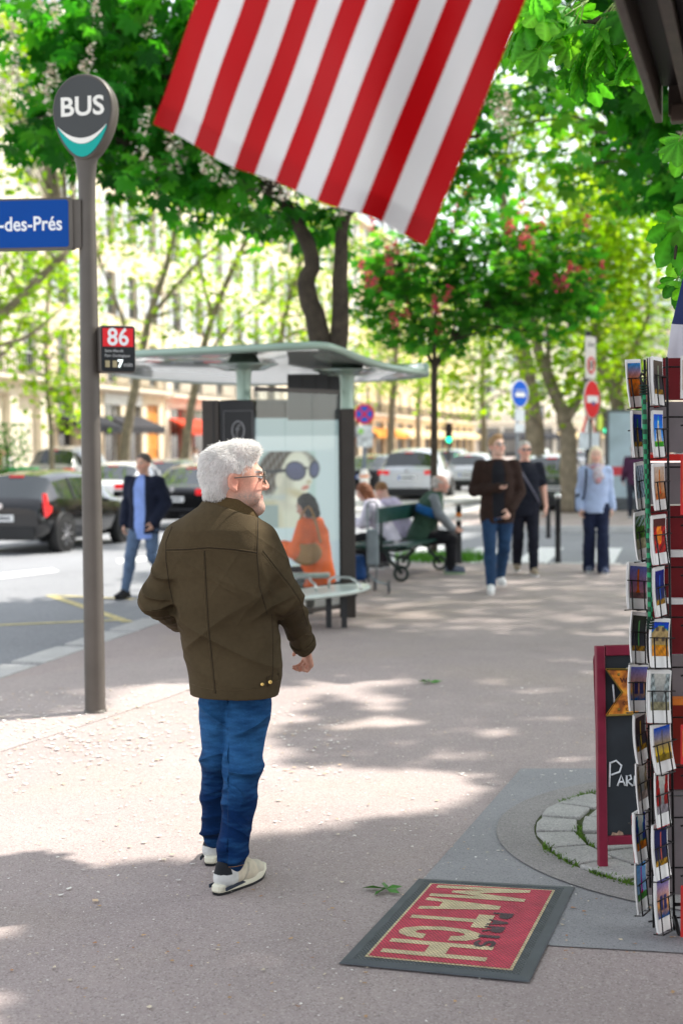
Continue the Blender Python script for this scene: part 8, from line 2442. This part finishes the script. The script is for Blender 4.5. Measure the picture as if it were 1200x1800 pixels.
plane('distant plane tree in the gap above the parked silver cars', 735, 822, 130, [(735, 760), (738, 660), (740, 580)], [(720, 660, 80, 50), (640, 640, 80, 60), (760, 580, 110, 70), (680, 540, 120, 90)], 200, 33, .35, size=.26, sp=.8)

# shrub at the far left, grass round the small tree
g = Vector((at(12, 800, 46).x, 46, 0)); rg = np.random.default_rng(3)
t = thing('shrub', 'dark clipped shrub at the far left beyond the black hatchback', 'shrub', g)
P = g[:] + np.clip(rg.normal(0, 1, (1100, 3)), -1.6, 1.6) * np.array((.42, .42, .6)) + np.array((0, 0, 1.55)); leaves_mesh('foliage', P, .13, 'simple', DARKG, t, rg, g)
b = MB(); b.lathe([(.35, 0), (.42, .5), (.45, .7), (.4, .72), (.05, .68)], n=16); b.build('planter', mat('planter', (.2, .18, .15), .8), t)
b = MB(); b.tube([(0, 0, .6), (.03, 0, 1.1), (0, .02, 1.8)], .05, 8); b.build('stem', BARK, t)
g = Vector((at(42, 800, 45).x, 45, 0)); t = thing('litter_bin', 'small green bin on the far pavement behind the black hatchback', 'bin', g)
b = MB(); b.box((0, 0, .55), (.8, .6, .9), None, .94); b.build('body', mat('bin_green', (.02, .3, .08), .5), t, bevel=.04); b = MB(); b.box((0, 0, 1.04), (.86, .66, .08)); b.build('lid', mat('bin_lid', (.015, .22, .06), .5), t, bevel=.02)
gc = b2; n = 1500; a = rg.uniform(0, 6.28, n); r = .75 * np.sqrt(rg.uniform(0, 1, n)); Pg = np.stack([gc.x + .15 + r * np.cos(a), gc.y - .1 + r * np.sin(a) * .9, np.full(n, .0)], 1)
hh = rg.uniform(.06, .17, n); ax_ = rg.uniform(0, 6.28, n); e_ = np.stack([np.cos(ax_), np.sin(ax_), 0 * ax_], 1) * .008; ln = np.stack([rg.normal(0, .03, n), rg.normal(0, .03, n), hh], 1); i = np.arange(n)
o = np_mesh('grass', np.concatenate([Pg - e_, Pg + e_, Pg + ln]), np.stack([i, i + n, i + 2 * n], 1), mat('grass', (.10, .30, .02), .7, var=.4, vscale=8), None, False)
o['kind'] = 'stuff'; o['label'] = 'tuft of bright grass around the small flowering tree'; o['category'] = 'grass'

# ------------------------------------------------------------------ the other people
def walk(px, py, H, z=0.0): g = ground(px, py, z); return g
g = walk(874, 1040, 1.8)
J = joints(1.80, hs=1.0, elR=(-.25, .06, 1.14), wrR=(-.01, -.22, 1.17), hdR=(.8, -.45, .1), pnR=(-.1, -.1, 1), curlR=1.0, elL=(.255, .05, 1.12), wrL=(.13, -.10, .93), hdL=(-.35, -.5, -.75), pnL=(-.4, .5, .1), curlL=.6,
           knR=(-.10, -.13, .49), anR=(-.095, -.20, .085), knL=(.075, .02, .48), anL=(.06, .24, .14), hyaw=.45, hpitch=-.22)
t = person('young man in a dark brown jacket and jeans, looking up and holding a phone', g, 0, J, 'people walking towards us on the pavement', skin=dict(base=(.78, .50, .39)), hair=dict(col=(.42, .26, .13), style='quiff'),
           inner=dict(name='t_shirt', col=(.012, .013, .018), sleeves=None, add=.020, lo=-.09, neckcut=-.03), top=dict(name='jacket', col=(.030, .015, .011), add=.026, lo=-.16, open_=(.075, .09)), pants=dict(name='jeans', col=(.018, .050, .115), add=.012), shoes=dict(upper=(.8, .8, .79)), shades=dict(dark=False))
b = MB(); b.box((.055, -.285, 1.225), (.08, .012, .15), Matrix.Rotation(.9, 3, 'X')); b.v = [tuple(v) for v in b.v]
ph = b.build('phone', mat('phone_black', (.012, .012, .014), .2), None, bevel=.004); ph.location = g; tag(ph, 'small dark phone held by the young man in the brown jacket', 'phone')
g = walk(922, 1010, 1.74)
J = joints(1.74, elR=(-.235, .05, 1.13), wrR=(-.22, -.06, .89), elL=(.25, .05, 1.13), wrL=(.27, -.03, .885), knR=(-.09, .0, .50), anR=(-.085, .16, .12), knL=(.095, -.10, .49), anL=(.095, -.14, .085), hyaw=.1, hpitch=-.05)
t = person('older man in a navy t-shirt and sunglasses with a shoulder strap across his chest', g, 0, J, 'people walking towards us on the pavement', skin=dict(base=(.74, .42, .32)), hair=dict(col=(.5, .46, .42), style='short'),
           top=dict(name='t_shirt', col=(.010, .012, .022), sleeves='short', add=.016, lo=-.16, belly=.03, neckcut=-.01), pants=dict(name='trousers', col=(.010, .011, .02), add=.016), shoes=dict(upper=(.35, .28, .2)), shades=dict(dark=True), wide=1.05)
b = MB(); b.tube(smooth_path([(-.14, .06, 1.44), (-.10, -.075, 1.42), (-.02, -.165, 1.27), (.08, -.185, 1.10), (.155, -.12, .97), (.17, .0, .93)], 5), .014, 6); b.build('bag_strap', mat('strap_grey', (.12, .12, .16), .8), t)
b = MB(); b.box((-.17, -.06, 1.02), (.09, .16, .22), None, .92); b.build('bag', mat('bag_grey', (.09, .10, .14), .7), t, bevel=.03)
g = walk(1046, 1006, 1.66)
J = joints(1.66, shR=(-.165, .01, 1.41), shL=(.165, .01, 1.41), elR=(-.20, .06, 1.14), wrR=(-.225, -.04, .90), elL=(.20, .06, 1.14), wrL=(.225, -.03, .90), knR=(-.085, .0, .49), anR=(-.08, .1, .09), knL=(.085, -.09, .49), anL=(.08, -.14, .085), hyaw=-.05)
t = person('woman with pale blond bob in a light blue shirt, scarf and wide navy trousers', g, 0, J, 'people walking towards us on the pavement', skin=dict(base=(.74, .47, .36)), hair=dict(col=(.74, .64, .46), style='bob'),
           top=dict(name='shirt', col=(.40, .50, .72), add=.020, lo=-.10), pants=dict(name='trousers', col=(.012, .018, .048), add=.018, flare=.03), shoes=dict(upper=(.12, .14, .22), sole=(.7, .7, .68)), wide=.92)
S = SDF((-.2, -.25, 1.15), (.2, .2, 1.55), .009)
for i in range(14):
    a0, a1 = 2 * PI * i / 14, 2 * PI * (i + 1) / 14; q = lambda a: (.085 * math.sin(a), .005 - .075 * math.cos(a), 1.40 - .02 * math.cos(a))
    S.cone(q(a0), q(a1), .033, .033, .01)
S.cone((-.01, -.10, 1.36), (.0, -.145, 1.22), .045, .05, .02); S.cone((.02, -.10, 1.36), (.05, -.145, 1.26), .035, .04, .02); S.disp(fold(.006, 5, (90, 40)))
V, Q = S.polygonize(1); sc_c = np.where(snoise((V[:, 0], V[:, 1], V[:, 2]), 55, 3)[:, None] > .1, np.array((.50, .25, .28)), np.array((.50, .46, .50)))
np_mesh('scarf', V, Q, mat('scarf', (1, 1, 1), .9, attr=True, var=.2, vscale=40), t, True, sc_c)
b = MB(); b.tube(smooth_path([(-.13, .08, 1.36), (-.135, -.06, 1.36), (-.15, -.13, 1.22), (-.17, -.10, 1.02), (-.19, .02, .94)], 5), .013, 6); b.build('bag_strap', mat('strap_navy', (.015, .02, .04), .8), t)
b = MB(); b.box((-.215, .07, .92), (.09, .22, .26), None, .9); b.build('bag', mat('bag_navy', (.012, .018, .04), .7), t, bevel=.03)
# man crossing the road
g = walk(256, 1050, 1.72, -.12)
J = joints(1.74, elR=(-.26, .06, 1.15), wrR=(-.255, -.03, .90), elL=(.265, .05, 1.15), wrL=(.17, -.08, .93), hdL=(-.3, -.3, -.9), knR=(-.11, -.17, .50), anR=(-.16, -.22, .10), knL=(.10, .0, .49), anL=(.125, .36, .20), ftL=(.1, -.75, -.55), ftR=(-.2, -1, -.05), hyaw=-.1, shR=(-.185, .02, 1.42), shL=(.185, .0, 1.42))
t = person('man crossing the road in an open navy jacket over a light blue shirt', g, -.34, J, None, skin=dict(base=(.68, .40, .29)), hair=dict(col=(.10, .085, .075), style='short'),
           inner=dict(name='shirt', col=(.26, .38, .78), sleeves=None, add=.014, lo=-.215, neckcut=.0), top=dict(name='jacket', col=(.010, .014, .032), add=.03, lo=-.15, open_=(.085, .12), famp=.009), pants=dict(name='jeans', col=(.10, .15, .24), add=.012), shoes=dict(upper=(.02, .02, .024), sole=(.02, .02, .02)))
# seated people
def seated(H, seat, lean=.1, spread=.1, headp=.15, **kw):
    k = H / 1.75; s = seat / k
    top = lambda d: (0, .0 - math.sin(lean) * d, s + .10 + math.cos(lean) * d)
    sh = top(.50); nk = top(.56); hd = top(.72)
    P = dict(pel=(0, 0, s + .09), neck=nk, head=(0, hd[1] - .02, hd[2] - .01), shR=(-.178, sh[1], sh[2]), shL=(.178, sh[1], sh[2]), hipR=(-.09, 0, s + .06), hipL=(.09, 0, s + .06),
             knR=(-.09 - spread, -.42, s + .05), knL=(.09 + spread, -.42, s + .05), anR=(-.09 - spread, -.40, .085), anL=(.09 + spread, -.40, .085),
             elR=(-.24, sh[1] - .08, sh[2] - .27), wrR=(-.12, sh[1] - .28, sh[2] - .26), elL=(.24, sh[1] - .08, sh[2] - .27), wrL=(.10, sh[1] - .28, sh[2] - .24), hdR=(.3, -.9, .1), hdL=(-.3, -.9, .1), pnR=(.3, 0, 1), pnL=(-.3, 0, 1), hpitch=headp)
    P.update(kw); return joints(H, **P)
g = Vector((at(558, 900, 14.45).x, 14.45, -.07))
t = person('dark-haired woman in a bright orange sweater seated inside the glass shelter', g, -PI / 2 - .25, seated(1.66, .40, .16, .02, .35), None, skin=dict(base=(.58, .36, .27)), hair=dict(col=(.018, .014, .012), style='bob'),
           top=dict(name='sweater', col=(.92, .13, .012), add=.045, lo=-.13, famp=.008), pants=dict(name='trousers', col=(.02, .02, .025), add=.015), shoes=dict(upper=(.05, .05, .05)))
S = SDF((.02, -.2, .45), (.5, .45, 1.3), .009); S.ell((.25, -.06, .70), (.055, .17, .13), None, .01); S.ell((.25, -.05, .87), (.08, .13, .09), None, .01, '-')
V, Q = S.polygonize(1); bg_ = np_mesh('handbag', V, Q, mat('tan_leather', (.36, .17, .045), .5, var=.2, bump=.15), t)
b = MB(); b.tube(smooth_path([(.25, .10, .80), (.24, .04, 1.02), (.20, -.04, 1.16), (.215, -.13, 1.02), (.25, -.2, .78)], 4), .012, 6); b.build('handbag_strap', mat('tan_leather', (.36, .17, .045)), bg_)
o0, bd, bn = BENCH
ang = math.atan2(-bn.y, -bn.x) + PI / 2        # facing the street side
pA = at(657, 930, 17.9); pB = at(684, 930, 18.75)
def bench_pt(p, side): q = o0 + bd * ((p - o0).dot(bd)) + bn * (.22 * side); return Vector((q.x, q.y, 0))
t = person('girl in white with long reddish hair on the bench, back to us', bench_pt(at(755, 940, 18.5), -1), ang + .12, seated(1.62, .42, .5, .03, .5), 'people sitting on the green bench', skin=dict(base=(.62, .40, .32)), hair=dict(col=(.20, .07, .03), style='long'),
           top=dict(name='shirt', col=(.66, .62, .72), add=.022, lo=-.12), pants=dict(name='trousers', col=(.012, .012, .014), add=.015), shoes=dict(upper=(.3, .3, .32)), wide=.95)
t = person('second bench sitter with light brown hair and a lilac top, bent forward', bench_pt(at(785, 935, 19.2), -1), ang - .1, seated(1.62, .42, .55, .03, .55), 'people sitting on the green bench', skin=dict(base=(.6, .38, .3)), hair=dict(col=(.24, .12, .05), style='short'),
           top=dict(name='shirt', col=(.52, .46, .62), add=.022, lo=-.12), pants=dict(name='trousers', col=(.03, .025, .03), add=.015), shoes=dict(upper=(.1, .1, .1)), wide=.95)
pv = bench_pt(at(684, 935, 19.0), .6)
t = person('bald man in a green padded vest with grey sleeves at the far bench end', pv, ang + PI - .15 + .45, seated(1.74, .42, .36, .10, .05, elL=(.26, -.25, .78), wrL=(.14, -.42, .60), elR=(-.26, -.25, .78), wrR=(-.14, -.42, .60), hdL=(-.2, -.8, -.5), hdR=(.2, -.8, -.5)), 'people sitting on the green bench', skin=dict(base=(.62, .36, .28)), hair=dict(col=(.5, .46, .42), style='bald'),
           inner=dict(name='sweater', col=(.20, .22, .24), add=.02, lo=-.1), top=dict(name='vest', col=(.035, .075, .05), sleeves=None, add=.045, lo=-.12, famp=.01), pants=dict(name='trousers', col=(.010, .010, .013), add=.018), shoes=dict(upper=(.10, .12, .17), sole=(.35, .5, .3)), wide=1.1)
J_ = seated(1.74, .42, .36); Rt, Lt = torso_frame(J_); S = SDF((-.4, -.6, .5), (.4, .4, 1.3), .01); S.loft(J_['pel'] + Rt[:, 2] * .33, Rt, [(-.055, .262, .186), (.055, .268, .186)], 0); V, Q = S.polygonize(1)
np_mesh('blue_band', V, Q, mat('vest_blue', (.01, .12, .36), .7, var=.15), t)
# small far passers-by
for i, (px, py, H, top_, lab) in enumerate(((4, 838, 1.7, (.62, .25, .18), 'distant passer-by in a salmon top at the far left edge'), (14, 836, 1.68, (.65, .63, .62), 'distant passer-by in a white top at the far left'), (345, 836, 1.66, (.68, .62, .6), 'distant passer-by in a pale top beneath the red awning'), (1114, 915, 1.66, (.06, .02, .05), 'distant passer-by in dark red behind the postcard rack'))):
    g = ground(px, 783 + 1.7 * F_PX / (52 if i < 3 else 33)); 
    J = joints(H, anR=(-.08, .12, .09), anL=(.09, -.12, .085), wrL=(.26, -.1, .92))
    person(lab, g, (.8, -2, 1.5, 3.0)[i], J, None, .014, skin=dict(base=(.6, .38, .3)), hair=dict(col=(.15, .09, .05)), top=dict(name='shirt', col=top_, add=.016), pants=dict(name='trousers', col=(.03, .035, .05), add=.014), shoes=dict(upper=(.1, .1, .1)))
